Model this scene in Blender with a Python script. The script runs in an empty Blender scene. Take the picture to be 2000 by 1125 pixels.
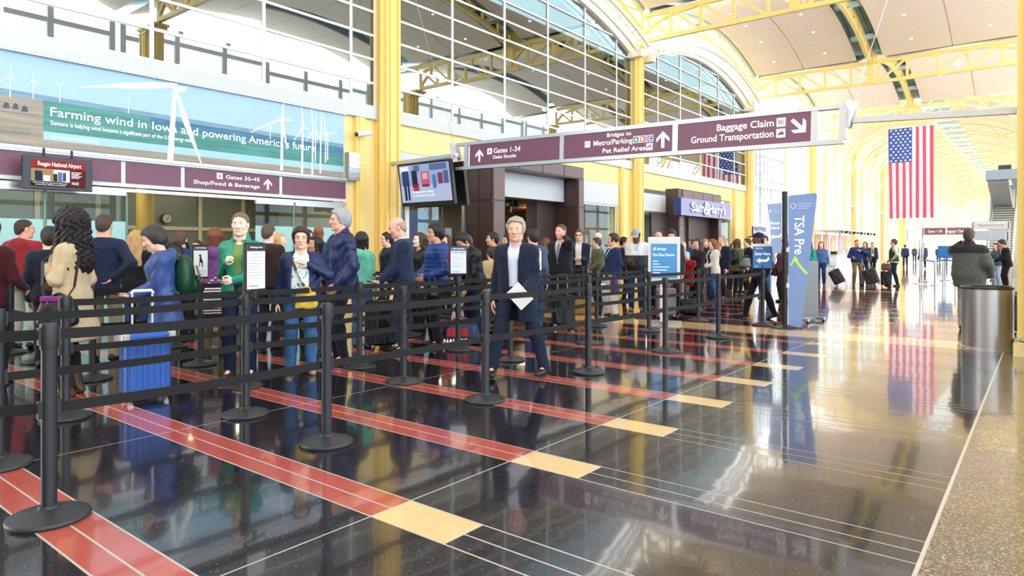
import bpy, bmesh, math, random
import numpy as np
from mathutils import Vector, Matrix
random.seed(7)
rng = np.random.default_rng(11)
SC = bpy.context.scene
COL = SC.collection
PI = math.pi

# ---------------------------------------------------------------- camera
CAM_H, CAM_F, CAM_TH = 1.4, 1308.7, 0.6713      # metres, focal length in pixels of a 2000 wide frame, heading
cam_d = bpy.data.cameras.new('camera')
cam_d.sensor_width = 36.0
cam_d.lens = CAM_F * 36.0 / 2000.0
cam_d.shift_y = -(562.5 - 486.6) / 2000.0
cam_d.clip_start, cam_d.clip_end = 0.05, 900
cam = bpy.data.objects.new('camera', cam_d)
COL.objects.link(cam)
cam.location = (0, 0, CAM_H)
cam.rotation_euler = (PI / 2, 0, CAM_TH)
SC.camera = cam

# ---------------------------------------------------------------- world, lamps, exposure
wd = bpy.data.worlds.new('world'); SC.world = wd
wd.use_nodes = True
bgn = wd.node_tree.nodes['Background']
bgn.inputs[0].default_value = (0.93, 0.97, 1.0, 1)
bgn.inputs[1].default_value = 3.2
vs = SC.view_settings
vs.view_transform = 'Standard'; vs.look = 'None'; vs.gamma = 1.0; vs.exposure = 0.85
vs.use_curve_mapping = False
def area_lamp(name, loc, rot, size, energy, col=(1, 1, 1), spread=PI):
    l = bpy.data.lights.new(name, 'AREA'); l.energy = energy; l.size = size; l.color = col; l.spread = spread
    o = bpy.data.objects.new(name, l); COL.objects.link(o); o.location = loc; o.rotation_euler = rot
    return o
# floodlights standing on the roof trusses wash the vaults
for _i in range(-1, 4):
    for _x in (-10.4, -3.2):
        area_lamp('truss_uplight', (_x, 11.3 + 13.2 * _i + .24, 10.12), (math.radians(112), 0, 0), .24, 170, (1, .95, .9))
SC.cycles.use_denoising = True
SC.cycles.max_bounces = 7
SC.cycles.diffuse_bounces = 4
SC.cycles.glossy_bounces = 4
SC.cycles.transparent_max_bounces = 12
SC.cycles.sample_clamp_indirect = 6.0
SC.cycles.caustics_reflective = False
SC.cycles.caustics_refractive = False

# ---------------------------------------------------------------- where things stand: ground points of the surveyed floor
_c, _s = math.cos(CAM_TH), -math.sin(CAM_TH)
def gp(u, v, z=0.0):
    d = (CAM_H - z) * CAM_F / (v - 486.6); xr = (u - 1000) / CAM_F * d
    return (_c * xr + _s * d, -_s * xr + _c * d)
def at_depth(u, d):
    xr = (u - 1000) / CAM_F * d
    return (_c * xr + _s * d, -_s * xr + _c * d)

# ---------------------------------------------------------------- materials
MATS = {}
def mat(name, col, rough=0.5, metal=0.0, spec=0.5, emit=None, estr=1.0, bump=None, var=0.0, coat=0.0, sheen=0.0, stretch=None):
    if name in MATS: return MATS[name]
    m = bpy.data.materials.new(name); m.use_nodes = True
    nt = m.node_tree; b = nt.nodes['Principled BSDF']
    b.inputs['Base Color'].default_value = (*col, 1)
    b.inputs['Roughness'].default_value = rough
    b.inputs['Metallic'].default_value = metal
    b.inputs['Specular IOR Level'].default_value = spec
    b.inputs['Coat Weight'].default_value = coat
    b.inputs['Sheen Weight'].default_value = sheen
    if emit:
        b.inputs['Emission Color'].default_value = (*emit, 1)
        b.inputs['Emission Strength'].default_value = estr
    if var > 0 or bump:
        tc = nt.nodes.new('ShaderNodeTexCoord')
        nz = nt.nodes.new('ShaderNodeTexNoise')
        nz.inputs['Scale'].default_value = bump[0] if bump else 6.0
        nz.inputs['Detail'].default_value = 4
        if stretch:
            mp = nt.nodes.new('ShaderNodeMapping'); mp.inputs['Scale'].default_value = stretch
            nt.links.new(tc.outputs['Object'], mp.inputs['Vector']); nt.links.new(mp.outputs[0], nz.inputs['Vector'])
            nz.inputs['Detail'].default_value = 1.5; nz.inputs['Distortion'].default_value = 0.8
        else: nt.links.new(tc.outputs['Object'], nz.inputs['Vector'])
        if bump:
            bp = nt.nodes.new('ShaderNodeBump'); bp.inputs['Strength'].default_value = bump[1]
            bp.inputs['Distance'].default_value = bump[2] if len(bump) > 2 else 0.02
            nt.links.new(nz.outputs['Fac'], bp.inputs['Height'])
            nt.links.new(bp.outputs['Normal'], b.inputs['Normal'])
        if var > 0:
            mx = nt.nodes.new('ShaderNodeMix'); mx.data_type = 'RGBA'
            mx.inputs[6].default_value = (*[min(1, c * (1 - var)) for c in col], 1)
            mx.inputs[7].default_value = (*[min(1, c * (1 + var)) for c in col], 1)
            nt.links.new(nz.outputs['Fac'], mx.inputs[0])
            nt.links.new(mx.outputs[2], b.inputs['Base Color'])
    MATS[name] = m
    return m

def two_tone(ha, hb, z, kind='cloth'):
    """garment sewn from two cloths, hb above height z"""
    key = 'two_' + ha[1:] + hb[1:]
    if key in MATS: return MATS[key]
    m = cloth(ha, kind).copy(); m.name = key; nt = m.node_tree; b = nt.nodes['Principled BSDF']
    for l in list(b.inputs['Base Color'].links): nt.links.remove(l)
    tc = nt.nodes.new('ShaderNodeTexCoord'); sp = nt.nodes.new('ShaderNodeSeparateXYZ'); nt.links.new(tc.outputs['Object'], sp.inputs[0])
    gt = nt.nodes.new('ShaderNodeMath'); gt.operation = 'GREATER_THAN'; gt.inputs[1].default_value = z; nt.links.new(sp.outputs[2], gt.inputs[0])
    mx = nt.nodes.new('ShaderNodeMix'); mx.data_type = 'RGBA'; mx.inputs[6].default_value = (*srgb(ha), 1); mx.inputs[7].default_value = (*srgb(hb), 1)
    nt.links.new(gt.outputs[0], mx.inputs[0]); nt.links.new(mx.outputs[2], b.inputs['Base Color']); MATS[key] = m; return m
def floral_mat():
    m = mat('floral_print', srgb('#e6ecee'), rough=.8); nt = m.node_tree; b = nt.nodes['Principled BSDF']
    tc = nt.nodes.new('ShaderNodeTexCoord'); v = nt.nodes.new('ShaderNodeTexNoise'); v.inputs['Scale'].default_value = 26; v.inputs['Detail'].default_value = 3
    nt.links.new(tc.outputs['Object'], v.inputs['Vector']); r = nt.nodes.new('ShaderNodeValToRGB'); e = r.color_ramp; e.interpolation = 'CONSTANT'
    e.elements[0].color = (*srgb('#3f6ea8'), 1); e.elements[0].position = 0; e.elements[1].color = (*srgb('#7fbdb4'), 1); e.elements[1].position = .36
    k = e.elements.new(.42); k.color = (*srgb('#e9eeef'), 1); k = e.elements.new(.64); k.color = (*srgb('#5fa8a0'), 1); k = e.elements.new(.70); k.color = (*srgb('#d8c878'), 1)
    nt.links.new(v.outputs['Fac'], r.inputs[0]); nt.links.new(r.outputs[0], b.inputs['Base Color']); return m
def srgb(h):
    """#rrggbb as seen -> linear"""
    h = h.lstrip('#'); o = []
    for i in (0, 2, 4):
        c = int(h[i:i + 2], 16) / 255
        o.append(c / 12.92 if c <= 0.04045 else ((c + 0.055) / 1.055) ** 2.4)
    return tuple(o)
def cloth(hexcol, kind='cloth'):
    prm = dict(cloth=dict(rough=0.85, spec=0.25, bump=(15, 0.6, 0.03), var=0.12, sheen=0.1, stretch=(1, 1, .45)),
               nylon=dict(rough=0.45, spec=0.4, bump=(8, 0.75, 0.05), var=0.08, stretch=(1, 1, .5)),
               denim=dict(rough=0.8, spec=0.2, bump=(9, 0.6, 0.03), var=0.2, stretch=(1, 1, .6)),
               leather=dict(rough=0.35, spec=0.5, bump=(40, 0.2, 0.005), var=0.1),
               hair=dict(rough=0.42, spec=0.45, bump=(90, 0.8, 0.02), var=0.4, stretch=(1, 1, .10)),
               plain=dict(rough=0.6, spec=0.3))[kind]
    c = srgb(hexcol); lum = .3 * c[0] + .6 * c[1] + .1 * c[2]
    if kind not in ('plain', 'hair'): c = tuple(x * (.50 + .42 * min(1, lum * 1.6)) for x in c)
    return mat(kind + '_' + hexcol.lstrip('#'), c, **prm)

# ---------------------------------------------------------------- objects
def link_mesh(name, me, parent=None, loc=(0, 0, 0), rot=(0, 0, 0)):
    o = bpy.data.objects.new(name, me); COL.objects.link(o)
    o.location = loc; o.rotation_euler = rot
    if parent is not None: o.parent = parent
    return o
def tag(o, label=None, cat=None, group=None, kind=None):
    if label: o['label'] = label
    if cat: o['category'] = cat
    if group: o['group'] = group
    if kind: o['kind'] = kind
    return o
def thing(name, label, cat, loc=(0, 0, 0), rz=0.0, group=None):
    o = bpy.data.objects.new(name, None); COL.objects.link(o)
    o.location = loc; o.rotation_euler = (0, 0, rz); o.empty_display_size = 0.2
    return tag(o, label, cat, group)
def struct_empty(name, loc=(0, 0, 0)):
    o = bpy.data.objects.new(name, None); COL.objects.link(o); o.location = loc
    return tag(o, kind='structure')
def copy_tree(o, parent=None):
    c = o.copy(); COL.objects.link(c); c.parent = parent
    for ch in list(o.children): copy_tree(ch, c)
    return c

class MB:
    """collects simple solids into one mesh"""
    def __init__(s): s.v = []; s.f = []; s.mi = []; s.cur = 0
    def add(s, vs, fs):
        n = len(s.v); s.v += [tuple(p) for p in vs]
        s.f += [tuple(i + n for i in f) for f in fs]; s.mi += [s.cur] * len(fs)
        return s
    def box(s, lo, hi):
        (a, b, c), (d, e, f) = lo, hi
        vs = [(a, b, c), (d, b, c), (d, e, c), (a, e, c), (a, b, f), (d, b, f), (d, e, f), (a, e, f)]
        return s.add(vs, [(0, 3, 2, 1), (4, 5, 6, 7), (0, 1, 5, 4), (1, 2, 6, 5), (2, 3, 7, 6), (3, 0, 4, 7)])
    def cbox(s, c, size):
        return s.box([c[i] - size[i] / 2 for i in range(3)], [c[i] + size[i] / 2 for i in range(3)])
    def bevbox(s, lo, hi, r, n=2):
        """box with rounded vertical edges and a small chamfer on top and bottom"""
        pts = []
        for (cx, cy, a0) in ((hi[0] - r, hi[1] - r, 0), (lo[0] + r, hi[1] - r, PI / 2), (lo[0] + r, lo[1] + r, PI), (hi[0] - r, lo[1] + r, 1.5 * PI)):
            for i in range(n + 1):
                a = a0 + PI / 2 * i / n; pts.append((cx + r * math.cos(a), cy + r * math.sin(a)))
        cxm, cym = (lo[0] + hi[0]) / 2, (lo[1] + hi[1]) / 2
        q = r * 0.5
        def ring(z, ins):
            kx = 1 - ins / max(1e-6, (hi[0] - lo[0]) / 2); ky = 1 - ins / max(1e-6, (hi[1] - lo[1]) / 2)
            return [(cxm + (x - cxm) * kx, cym + (y - cym) * ky, z) for x, y in pts]
        return s.loft([ring(lo[2], q), ring(lo[2] + q, 0), ring(hi[2] - q, 0), ring(hi[2], q)])
    def loft(s, rings, cap=True, closed=True):
        n = len(rings[0]); vs = [p for r in rings for p in r]; fs = []
        for j in range(len(rings) - 1):
            for i in range(n if closed else n - 1):
                a, b = j * n + i, j * n + (i + 1) % n
                fs.append((a, b, b + n, a + n))
        if cap and closed:
            fs.append(tuple(reversed(range(n)))); fs.append(tuple(range((len(rings) - 1) * n, len(rings) * n)))
        return s.add(vs, fs)
    def lathe(s, prof, c=(0, 0, 0), n=24):
        rings = [[(c[0] + r * math.cos(2 * PI * i / n), c[1] + r * math.sin(2 * PI * i / n), c[2] + z) for i in range(n)] for r, z in prof]
        return s.loft(rings)
    def cyl(s, a, b, r, n=12, r2=None):
        return s.tube([a, b], [r, r2 if r2 is not None else r], n)
    def tube(s, pts, r, n=8, cap=True):
        pts = [Vector(p) for p in pts]
        rr = r if isinstance(r, (list, tuple)) else [r] * len(pts)
        rings = []; up = None
        for i, p in enumerate(pts):
            d = (pts[min(i + 1, len(pts) - 1)] - pts[max(i - 1, 0)]).normalized()
            if up is None: up = Vector((0, 0, 1)) if abs(d.z) < 0.9 else Vector((1, 0, 0))
            x = d.cross(up).normalized(); y = x.cross(d).normalized(); up = y
            rings.append([p + (x * math.cos(2 * PI * k / n) + y * math.sin(2 * PI * k / n)) * rr[i] for k in range(n)])
        return s.loft(rings, cap)
    def bar(s, a, b, w, h, up=(0, 0, 1)):
        """rectangular bar from a to b, w across, h along up"""
        a, b, up = Vector(a), Vector(b), Vector(up)
        d = (b - a).normalized()
        if abs(d.dot(up)) > 0.98: up = Vector((1, 0, 0)) if abs(d.x) < 0.9 else Vector((0, 1, 0))
        x = d.cross(up).normalized(); y = x.cross(d).normalized()
        rings = [[p + x * sx * w / 2 + y * sy * h / 2 for sx, sy in ((-1, -1), (1, -1), (1, 1), (-1, 1))] for p in (a, b)]
        return s.loft(rings)
    def barpath(s, pts, w, h, up=(0, 0, 1)):
        for i in range(len(pts) - 1): s.bar(pts[i], pts[i + 1], w, h, up)
        return s
    def prism(s, pts2, to3, t0, t1):
        """extrude a 2-D outline; to3(x, y, t) maps to space"""
        n = len(pts2)
        vs = [to3(x, y, t0) for x, y in pts2] + [to3(x, y, t1) for x, y in pts2]
        fs = [tuple(reversed(range(n))), tuple(range(n, 2 * n))] + [(i, (i + 1) % n, n + (i + 1) % n, n + i) for i in range(n)]
        return s.add(vs, fs)
    def mesh(s, name, m=None, smooth=False):
        me = bpy.data.meshes.new(name); me.from_pydata(s.v, [], s.f)
        ms = m if isinstance(m, (list, tuple)) else ([m] if m else [])
        for x in ms: me.materials.append(x)
        if len(ms) > 1: me.polygons.foreach_set('material_index', s.mi)
        bm = bmesh.new(); bm.from_mesh(me); bmesh.ops.recalc_face_normals(bm, faces=bm.faces); bm.to_mesh(me); bm.free()
        if smooth:
            me.polygons.foreach_set('use_smooth', [True] * len(me.polygons))
            if smooth != 'all':
                try: me.set_sharp_from_angle(angle=math.radians(40))
                except Exception: pass
        me.update(); return me
    def build(s, name, m=None, parent=None, loc=(0, 0, 0), rot=(0, 0, 0), smooth=False):
        return link_mesh(name, s.mesh(name, m, smooth), parent, loc, rot)

_txt = {}
def text_mesh(body, size, m, align='LEFT', bold=0.0, squash=1.0, ext=0.002, shear=0.0, space=1.0):
    cu = bpy.data.curves.new('lettering', 'FONT')
    cu.body = body; cu.size = size; cu.align_x = align; cu.extrude = ext; cu.offset = bold
    cu.resolution_u = 3; cu.shear = shear; cu.space_character = space
    ob = bpy.data.objects.new('lettering', cu)
    me = bpy.data.meshes.new_from_object(ob)
    bpy.data.objects.remove(ob); bpy.data.curves.remove(cu)
    me.name = 'lettering'
    if squash != 1.0:
        for v in me.vertices: v.co.x *= squash
    me.materials.clear(); me.materials.append(m)
    return me
def lettering(body, size, m, parent, loc, rot, **k):
    return tag(link_mesh('lettering', text_mesh(body, size, m, **k), parent, loc, rot), kind='stuff')
# ================================================================ the hall
XW, XR = -13.1, 0.05                     # left and right column lines
BAY = 13.2
def YC(i): return 11.3 + BAY * i
M_YEL = mat('yellow_paint', srgb('#f5d985'), rough=0.38, spec=0.4)
M_YELW = mat('pale_yellow_wall', srgb('#f7e2a4'), rough=0.6, spec=0.3)
M_WHITE = mat('white_metal', srgb('#e9ecee'), rough=0.35, spec=0.5)
M_CREAM = mat('cream_steel', srgb('#e9e2d3'), rough=0.4, spec=0.5)
M_GREYM = mat('grey_metal', srgb('#b4b9bd'), rough=0.35, metal=0.6)
M_ALU = mat('brushed_aluminium', srgb('#c9ced2'), rough=0.32, metal=0.75)
M_MULL = mat('mullion_white', srgb('#dfe4e6'), rough=0.4)
M_BEIGE = mat('beige_ceiling', srgb('#f1e0cb'), rough=0.75, spec=0.2, var=0.04)
M_DECK = mat('blue_grey_deck', srgb('#a9c6d0'), rough=0.5)
M_BLACK = mat('black_plastic', srgb('#17181a'), rough=0.4)
M_PURP = mat('purple_sign', srgb('#7a4e66'), rough=0.45, var=0.05)
M_TXTW = mat('white_print', srgb('#ffffff'), rough=0.6, emit=(1, 1, 1), estr=0.25)
M_BROWN = mat('brown_panel', srgb('#4a3a38'), rough=0.42, spec=0.45, var=0.08)
M_BROWN2 = mat('brown_frame', srgb('#6b595a'), rough=0.4)
M_NAVY = mat('navy_sign', srgb('#2b3f86'), rough=0.4)

def glass_mat(name, tint, gloss, rough=0.0, add=0.42):
    m = bpy.data.materials.new(name); m.use_nodes = True; nt = m.node_tree
    for n in list(nt.nodes): nt.nodes.remove(n)
    out = nt.nodes.new('ShaderNodeOutputMaterial'); mx = nt.nodes.new('ShaderNodeMixShader')
    tr = nt.nodes.new('ShaderNodeBsdfTransparent'); gl = nt.nodes.new('ShaderNodeBsdfGlossy')
    lw = nt.nodes.new('ShaderNodeLayerWeight'); lw.inputs[0].default_value = 0.35
    mp = nt.nodes.new('ShaderNodeMapRange'); mp.inputs[3].default_value = gloss; mp.inputs[4].default_value = min(1, gloss + add)
    nt.links.new(lw.outputs['Fresnel'], mp.inputs[0]); nt.links.new(mp.outputs[0], mx.inputs[0])
    tr.inputs[0].default_value = (*tint, 1); gl.inputs[0].default_value = (0.93, 0.97, 1.0, 1); gl.inputs['Roughness'].default_value = rough
    nt.links.new(tr.outputs[0], mx.inputs[1]); nt.links.new(gl.outputs[0], mx.inputs[2]); nt.links.new(mx.outputs[0], out.inputs[0])
    MATS[name] = m; return m
M_GLASS = glass_mat('clear_glass', (0.93, 0.96, 0.97), 0.05)
M_MIRR = glass_mat('reflective_glass', (0.42, 0.55, 0.58), 0.26)
M_SHOPG = glass_mat('shop_glass', (0.80, 0.87, 0.85), 0.012, add=0.12)
M_FROST = mat('frosted_glass', srgb('#a9dcdc'), rough=0.45, spec=0.5)

# ---------------------------------------------------------------- floor
def terrazzo(name, base, c1, c2, rough, dens=1.0, speck=True, bumpd=0.0011):
    m = bpy.data.materials.new(name); m.use_nodes = True; nt = m.node_tree
    b = nt.nodes['Principled BSDF']
    g = nt.nodes.new('ShaderNodeNewGeometry')
    v = nt.nodes.new('ShaderNodeTexVoronoi'); v.inputs['Scale'].default_value = 190 * dens
    nt.links.new(g.outputs['Position'], v.inputs['Vector'])
    rmp = nt.nodes.new('ShaderNodeValToRGB'); e = rmp.color_ramp; e.interpolation = 'CONSTANT'
    sx = nt.nodes.new('ShaderNodeSeparateColor'); nt.links.new(v.outputs['Color'], sx.inputs[0])
    e.elements[0].color = (*base, 1); e.elements[0].position = 0
    e.elements[1].color = (*c1, 1); e.elements[1].position = 0.93
    k = e.elements.new(0.985); k.color = (*c2, 1)
    k = e.elements.new(0.45); k.color = (*[x * 1.35 for x in base], 1)
    nt.links.new(sx.outputs[0], rmp.inputs[0])
    # grains are round chips smaller than their cell
    mx = nt.nodes.new('ShaderNodeMix'); mx.data_type = 'RGBA'
    lt = nt.nodes.new('ShaderNodeMath'); lt.operation = 'LESS_THAN'; lt.inputs[1].default_value = 0.38 if speck else 0.9
    nt.links.new(v.outputs['Distance'], lt.inputs[0]); nt.links.new(lt.outputs[0], mx.inputs[0])
    mx.inputs[6].default_value = (*base, 1); nt.links.new(rmp.outputs[0], mx.inputs[7])
    nt.links.new(mx.outputs[2], b.inputs['Base Color'])
    b.inputs['Roughness'].default_value = rough; b.inputs['Specular IOR Level'].default_value = 0.5
    b.inputs['Coat Weight'].default_value = 0.5; b.inputs['Coat Roughness'].default_value = 0.042
    nz = nt.nodes.new('ShaderNodeTexNoise'); nz.inputs['Scale'].default_value = 3.2; nz.inputs['Detail'].default_value = 1.5
    nt.links.new(g.outputs['Position'], nz.inputs['Vector'])
    bp = nt.nodes.new('ShaderNodeBump'); bp.inputs['Strength'].default_value = 1.0; bp.inputs['Distance'].default_value = bumpd
    nt.links.new(nz.outputs['Fac'], bp.inputs['Height']); nt.links.new(bp.outputs['Normal'], b.inputs['Normal'])
    nt.links.new(bp.outputs['Normal'], b.inputs['Coat Normal'])
    MATS[name] = m; return m
M_TDARK = terrazzo('dark_terrazzo', srgb('#211f27'), srgb('#7a5a50'), srgb('#b9b4b0'), 0.12)
M_TRED = terrazzo('red_terrazzo', srgb('#b4564a'), srgb('#8e3a33'), srgb('#c77d70'), 0.14)
M_TTAN = terrazzo('tan_terrazzo', srgb('#e6c48d'), srgb('#d3aa70'), srgb('#f0d9ae'), 0.14)
M_GRAN = terrazzo('speckled_granite', srgb('#a08c70'), srgb('#4a4038'), srgb('#d9c8a6'), 0.2, 0.75, False)
M_GRAN.node_tree.nodes['Color Ramp'].color_ramp.elements[1].position = 0.30
M_GRAN.node_tree.nodes['Color Ramp'].color_ramp.elements[1].color = (*srgb('#5d5145'), 1)
M_STRIP = mat('zinc_strip', srgb('#cfcabf'), rough=0.25, metal=0.2)

floor = MB().box((-24, -10, -0.20), (3.2, 262, -0.0012)).build('floor', M_STRIP); tag(floor, kind='structure')
_pm = {}
def slab(name, x0, x1, y0, y1, m, g=0.006):
    if x1 - x0 < 0.03 or y1 - y0 < 0.03: return
    key = (round(x1 - x0, 4), round(y1 - y0, 4), m.name)
    if key not in _pm:
        a, b = (x1 - x0) / 2 - g, (y1 - y0) / 2 - g
        _pm[key] = MB().box((-a, -b, -0.004), (a, b, 0.0)).mesh(name, m)
    link_mesh(name, _pm[key], floor, ((x0 + x1) / 2, (y0 + y1) / 2, 0))
FX = [-13.3, -10.2, -7.72, -5.245, -2.764, -0.44]
Y0S, PER, WS = 2.29, 1.164, 0.283
stripes = [Y0S + PER * i for i in range(-3, 8)]
stripes += [13.05 + PER * i for i in range(0, 10)]
bands = [(11.15, 12.30), (24.35, 25.5)]
prev = -1.75
for ys in stripes:
    fields = [(prev, ys)]
    for b0, b1 in bands:
        if prev < b0 and ys > b1: fields = [(prev, b0), (b1, ys)]
    for a, b in fields:
        for i in range(5): slab('terrazzo_panel', FX[i], FX[i + 1], a, b, M_TDARK)
    for a, b in ((ys, ys + WS / 2), (ys + WS / 2, ys + WS)):
        for i in range(4): slab('red_strip', FX[i], FX[i + 1], a, b, M_TRED)
        slab('tan_strip', -2.764, -2.233, a, b, M_TTAN)
        slab('dark_strip', -2.233, -0.44, a, b, M_TDARK)
    prev = ys + WS
for a, b in ((prev, 24.35),):
    for i in range(5): slab('terrazzo_panel', FX[i], FX[i + 1], a, b, M_TDARK)
for b0, b1 in bands:
    for a, b, m, nm in ((b0, b0 + .12, M_TRED, 'red_strip'), (b0 + .12, b1 - .12, M_TTAN, 'tan_panel'), (b1 - .12, b1, M_TRED, 'red_strip')):
        for i in range(5): slab(nm, FX[i], FX[i + 1], a, b, m)
gy = [Y0S + WS / 2 + PER * i for i in range(-4, 22)]
for a, b in zip(gy[:-1], gy[1:]):
    slab('granite_tile', -0.43, 1.2, a, b, M_GRAN, 0.003); slab('granite_tile', 1.2, 3.2, a, b, M_GRAN, 0.003)
# the near corner behind the viewpoint, the floor inside the doorways and the far run of the hall
far = MB()
def fslab(x0, x1, y0, y1, mi, g=0.006):
    far.cur = mi; far.add([(x0 + g, y0 + g, 0), (x1 - g, y0 + g, 0), (x1 - g, y1 - g, 0), (x0 + g, y1 - g, 0)], [(0, 1, 2, 3)])
for i in range(5): fslab(FX[i], FX[i + 1], -10, -1.75, 0)
fslab(-0.42, 3.2, -10, gy[0], 3); fslab(-0.42, 3.2, gy[-1], 262, 3)
fslab(-24, -13.3, -10, 60, 0)
y = 25.5
k = 0
while y < 262:
    nb = 37.55 + BAY * k
    while y + PER < nb and y < 262:
        for i in range(5): fslab(FX[i], FX[i + 1], y, y + PER - WS, 0)
        fslab(FX[0], FX[4], y + PER - WS, y + PER, 1); fslab(-2.764, -2.233, y + PER - WS, y + PER, 2); fslab(-2.233, -0.44, y + PER - WS, y + PER, 0)
        y += PER
    fslab(FX[0], FX[5], y, nb, 0); fslab(FX[0], FX[5], nb, nb + 1.15, 2); y = nb + 1.15; k += 1
tag(far.build('far_terrazzo', [M_TDARK, M_TRED, M_TTAN, M_GRAN], floor), kind='stuff')

# ---------------------------------------------------------------- yellow columns
def column_section():
    # built-up steel section: four corner ribs, recessed faces with a raised centre strip
    a, b, c, d = 0.33, 0.23, 0.17, 0.08
    q = [(a, b), (b, b), (b, a), (c, a), (c, a - .05), (d, a - .05), (d, a - .01), (-d, a - .01), (-d, a - .05), (-c, a - .05), (-c, a), (-b, a), (-b, b), (-a, b), (-a, c), (-a + .05, c), (-a + .05, d), (-a + .01, d), (-a + .01, -d), (-a + .05, -d), (-a + .05, -c), (-a, -c)]
    return q + [(-x, -y) for x, y in q]
def column(x, y, h, label):
    t = thing('column', label, 'column', (x, y, 0), group='yellow hall columns')
    MB().prism(column_section(), lambda px, py, tt: (px, py, tt), 0.16, h).build('shaft', M_YEL, t)
    MB().cbox((0, 0, .08), (.74, .74, .16)).build('plinth', M_YELW, t)
    MB().cbox((0, 0, h + .05), (.72, .72, .10)).cbox((0, 0, h - .12), (.69, .69, .05)).build('cap', M_YEL, t)
    return t
ordw = ['beside the wind farm banner', 'between the two brown shop portals', 'at the end of the shop wall', 'first along the far glass wall', 'second along the far glass wall', 'third along the far glass wall', 'fourth along the far glass wall']
for i in range(0, 7):
    column(XW, YC(i), 9.6, 'tall yellow steel column ' + ordw[i])
for i in range(0, 1):
    c = column(XR, YC(i), 9.6, 'yellow steel column at the right edge beside the trash can')
for i in range(1, 5):
    column(XR, YC(i), 9.6, 'yellow steel column standing in the right-hand row down the hall')
# a curved steel guard rail round the near right column
g = MB(); g.tube([(-.30, -.40, .22), (-.15, -.52, .22), (.15, -.55, .22), (.42, -.50, .22)], .03, 8); g.cyl((-.15, -.52, 0), (-.15, -.52, .22), .025); g.cyl((.42, -.50, 0), (.42, -.50, .22), .025)
tag(g.build('guard_rail', M_GREYM, None, (XR, YC(0), 0), smooth=True), 'low curved steel guard rail at the foot of the right column', 'rail')

# ---------------------------------------------------------------- left wall: upper arched windows of bays 0-2
def zin(y, i):
    ym = YC(i) - BAY / 2; return 9.15 + 1.35 * (1 - ((y - ym) / 6.35) ** 2)
HZ = [4.93 + .592 * k for k in range(0, 11)]
VY = {0: [-1.3, .96, 3.30, 5.62, 7.92, 10.22, 10.95], 1: [11.62, 13.75, 16.09, 18.4, 20.73, 23.02, 24.2], 2: [24.8, 26.6, 28.88, 31.17, 33.46, 35.7, 37.4]}
_ps = {}
for i in (0, 1, 2):
    w = struct_empty('window_%d' % (i + 1), (XW + .02, 0, 0))
    ys = VY[i]
    for a, b in zip(ys[:-1], ys[1:]):
        for z0, z1 in zip(HZ[:-1], HZ[1:] ):
            ta, tb = min(z1, zin(a, i)), min(z1, zin(b, i))
            if ta <= z0 + .03 and tb <= z0 + .03: continue
            ta, tb = max(ta, z0 + .01), max(tb, z0 + .01)
            cy, cz = (a + b) / 2, (z0 + z1) / 2
            mb = MB(); pts = [(a + .02 - cy, z0 + .015 - cz), (b - .02 - cy, z0 + .015 - cz), (b - .02 - cy, tb - .015 - cz), (a + .02 - cy, ta - .015 - cz)]
            mb.prism(pts, lambda px, pz, t: (t, px, pz), -.006, .006)
            mb.build('pane', M_MIRR, w, (0, cy, cz), (0, random.uniform(-.007, .007), random.uniform(-.007, .007)))
    for y in ys: MB().box((-.05, y - .04, HZ[0]), (.015, y + .04, max(HZ[0] + .1, zin(y, i)))).build('mullion', M_MULL, w)
    for z in HZ:
        yy = [y for y in np.linspace(ys[0], ys[-1], 60) if zin(y, i) > z]
        if len(yy) > 1: MB().box((-.05, yy[0], z - .03), (.022, yy[-1], z + .03)).build('transom', M_MULL, w)
    ym = YC(i) - BAY / 2
    head = MB()
    pts = [(0, y, zin(y, i)) for y in np.linspace(ys[0], ys[-1], 25)]
    head.barpath(pts, .30, .12, up=(0, 0, 1)).build('head_frame', M_CREAM, w)
    # room behind the glass
    rm = MB(); rm.box((-5.2, ys[0] - .2, 4.6), (-5.1, ys[-1] + .3, 10.6)); rm.box((-5.2, ys[0] - .2, 4.5), (-.2, ys[-1] + .3, 4.6))
    rm.box((-5.2, ys[0] - .2, 9.0), (-.35, ys[-1] + .3, 9.1)); rm.box((-5.2, ys[0] - .3, 4.5), (-.2, ys[0] - .2, 9.1)); rm.box((-5.2, ys[-1] + .3, 4.5), (-.2, ys[-1] + .4, 9.1))
    rm.build('office_shell', mat('office_grey', srgb('#5c6266'), rough=.8), w)
    # white arched pipe truss in front of the window head
    t = thing('arch_truss', 'cream arched pipe truss over the window ' + ('above the wind farm banner', 'behind the hanging direction sign', 'above the navy restaurant sign')[i], 'truss', (XW + .45, ym, 0))
    o_in = [(0, y - ym, zin(y, i) + .02) for y in np.linspace(ym - 6.2, ym + 6.2, 25)]
    o_out = [(-.05, y - ym, zin(y, i) + .55) for y in np.linspace(ym - 6.2, ym + 6.2, 25)]
    o_b = [(.42, y - ym, zin(y, i) + .22) for y in np.linspace(ym - 6.2, ym + 6.2, 25)]
    for nm, pp, r in (('lower_chord', o_in, .075), ('upper_chord', o_out, .065), ('outer_chord', o_b, .065)):
        MB().tube(pp, r, 8).build(nm, M_CREAM, t, smooth=True)
    for j in range(0, 25):
        MB().tube([o_in[j], o_out[j]], .03, 6).tube([o_in[j], o_b[j]], .03, 6).tube([o_out[j], o_b[j]], .028, 6).build('strut', M_CREAM, t, smooth=True)
    for sg, e in ((-1, 0), (1, 24)):
        MB().box((-.4, sg * 6.1 - .15, o_in[e][2] - .2), (.2, sg * 6.1 + .15, o_in[e][2] + .1)).build('end_shoe', M_CREAM, t)

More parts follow.
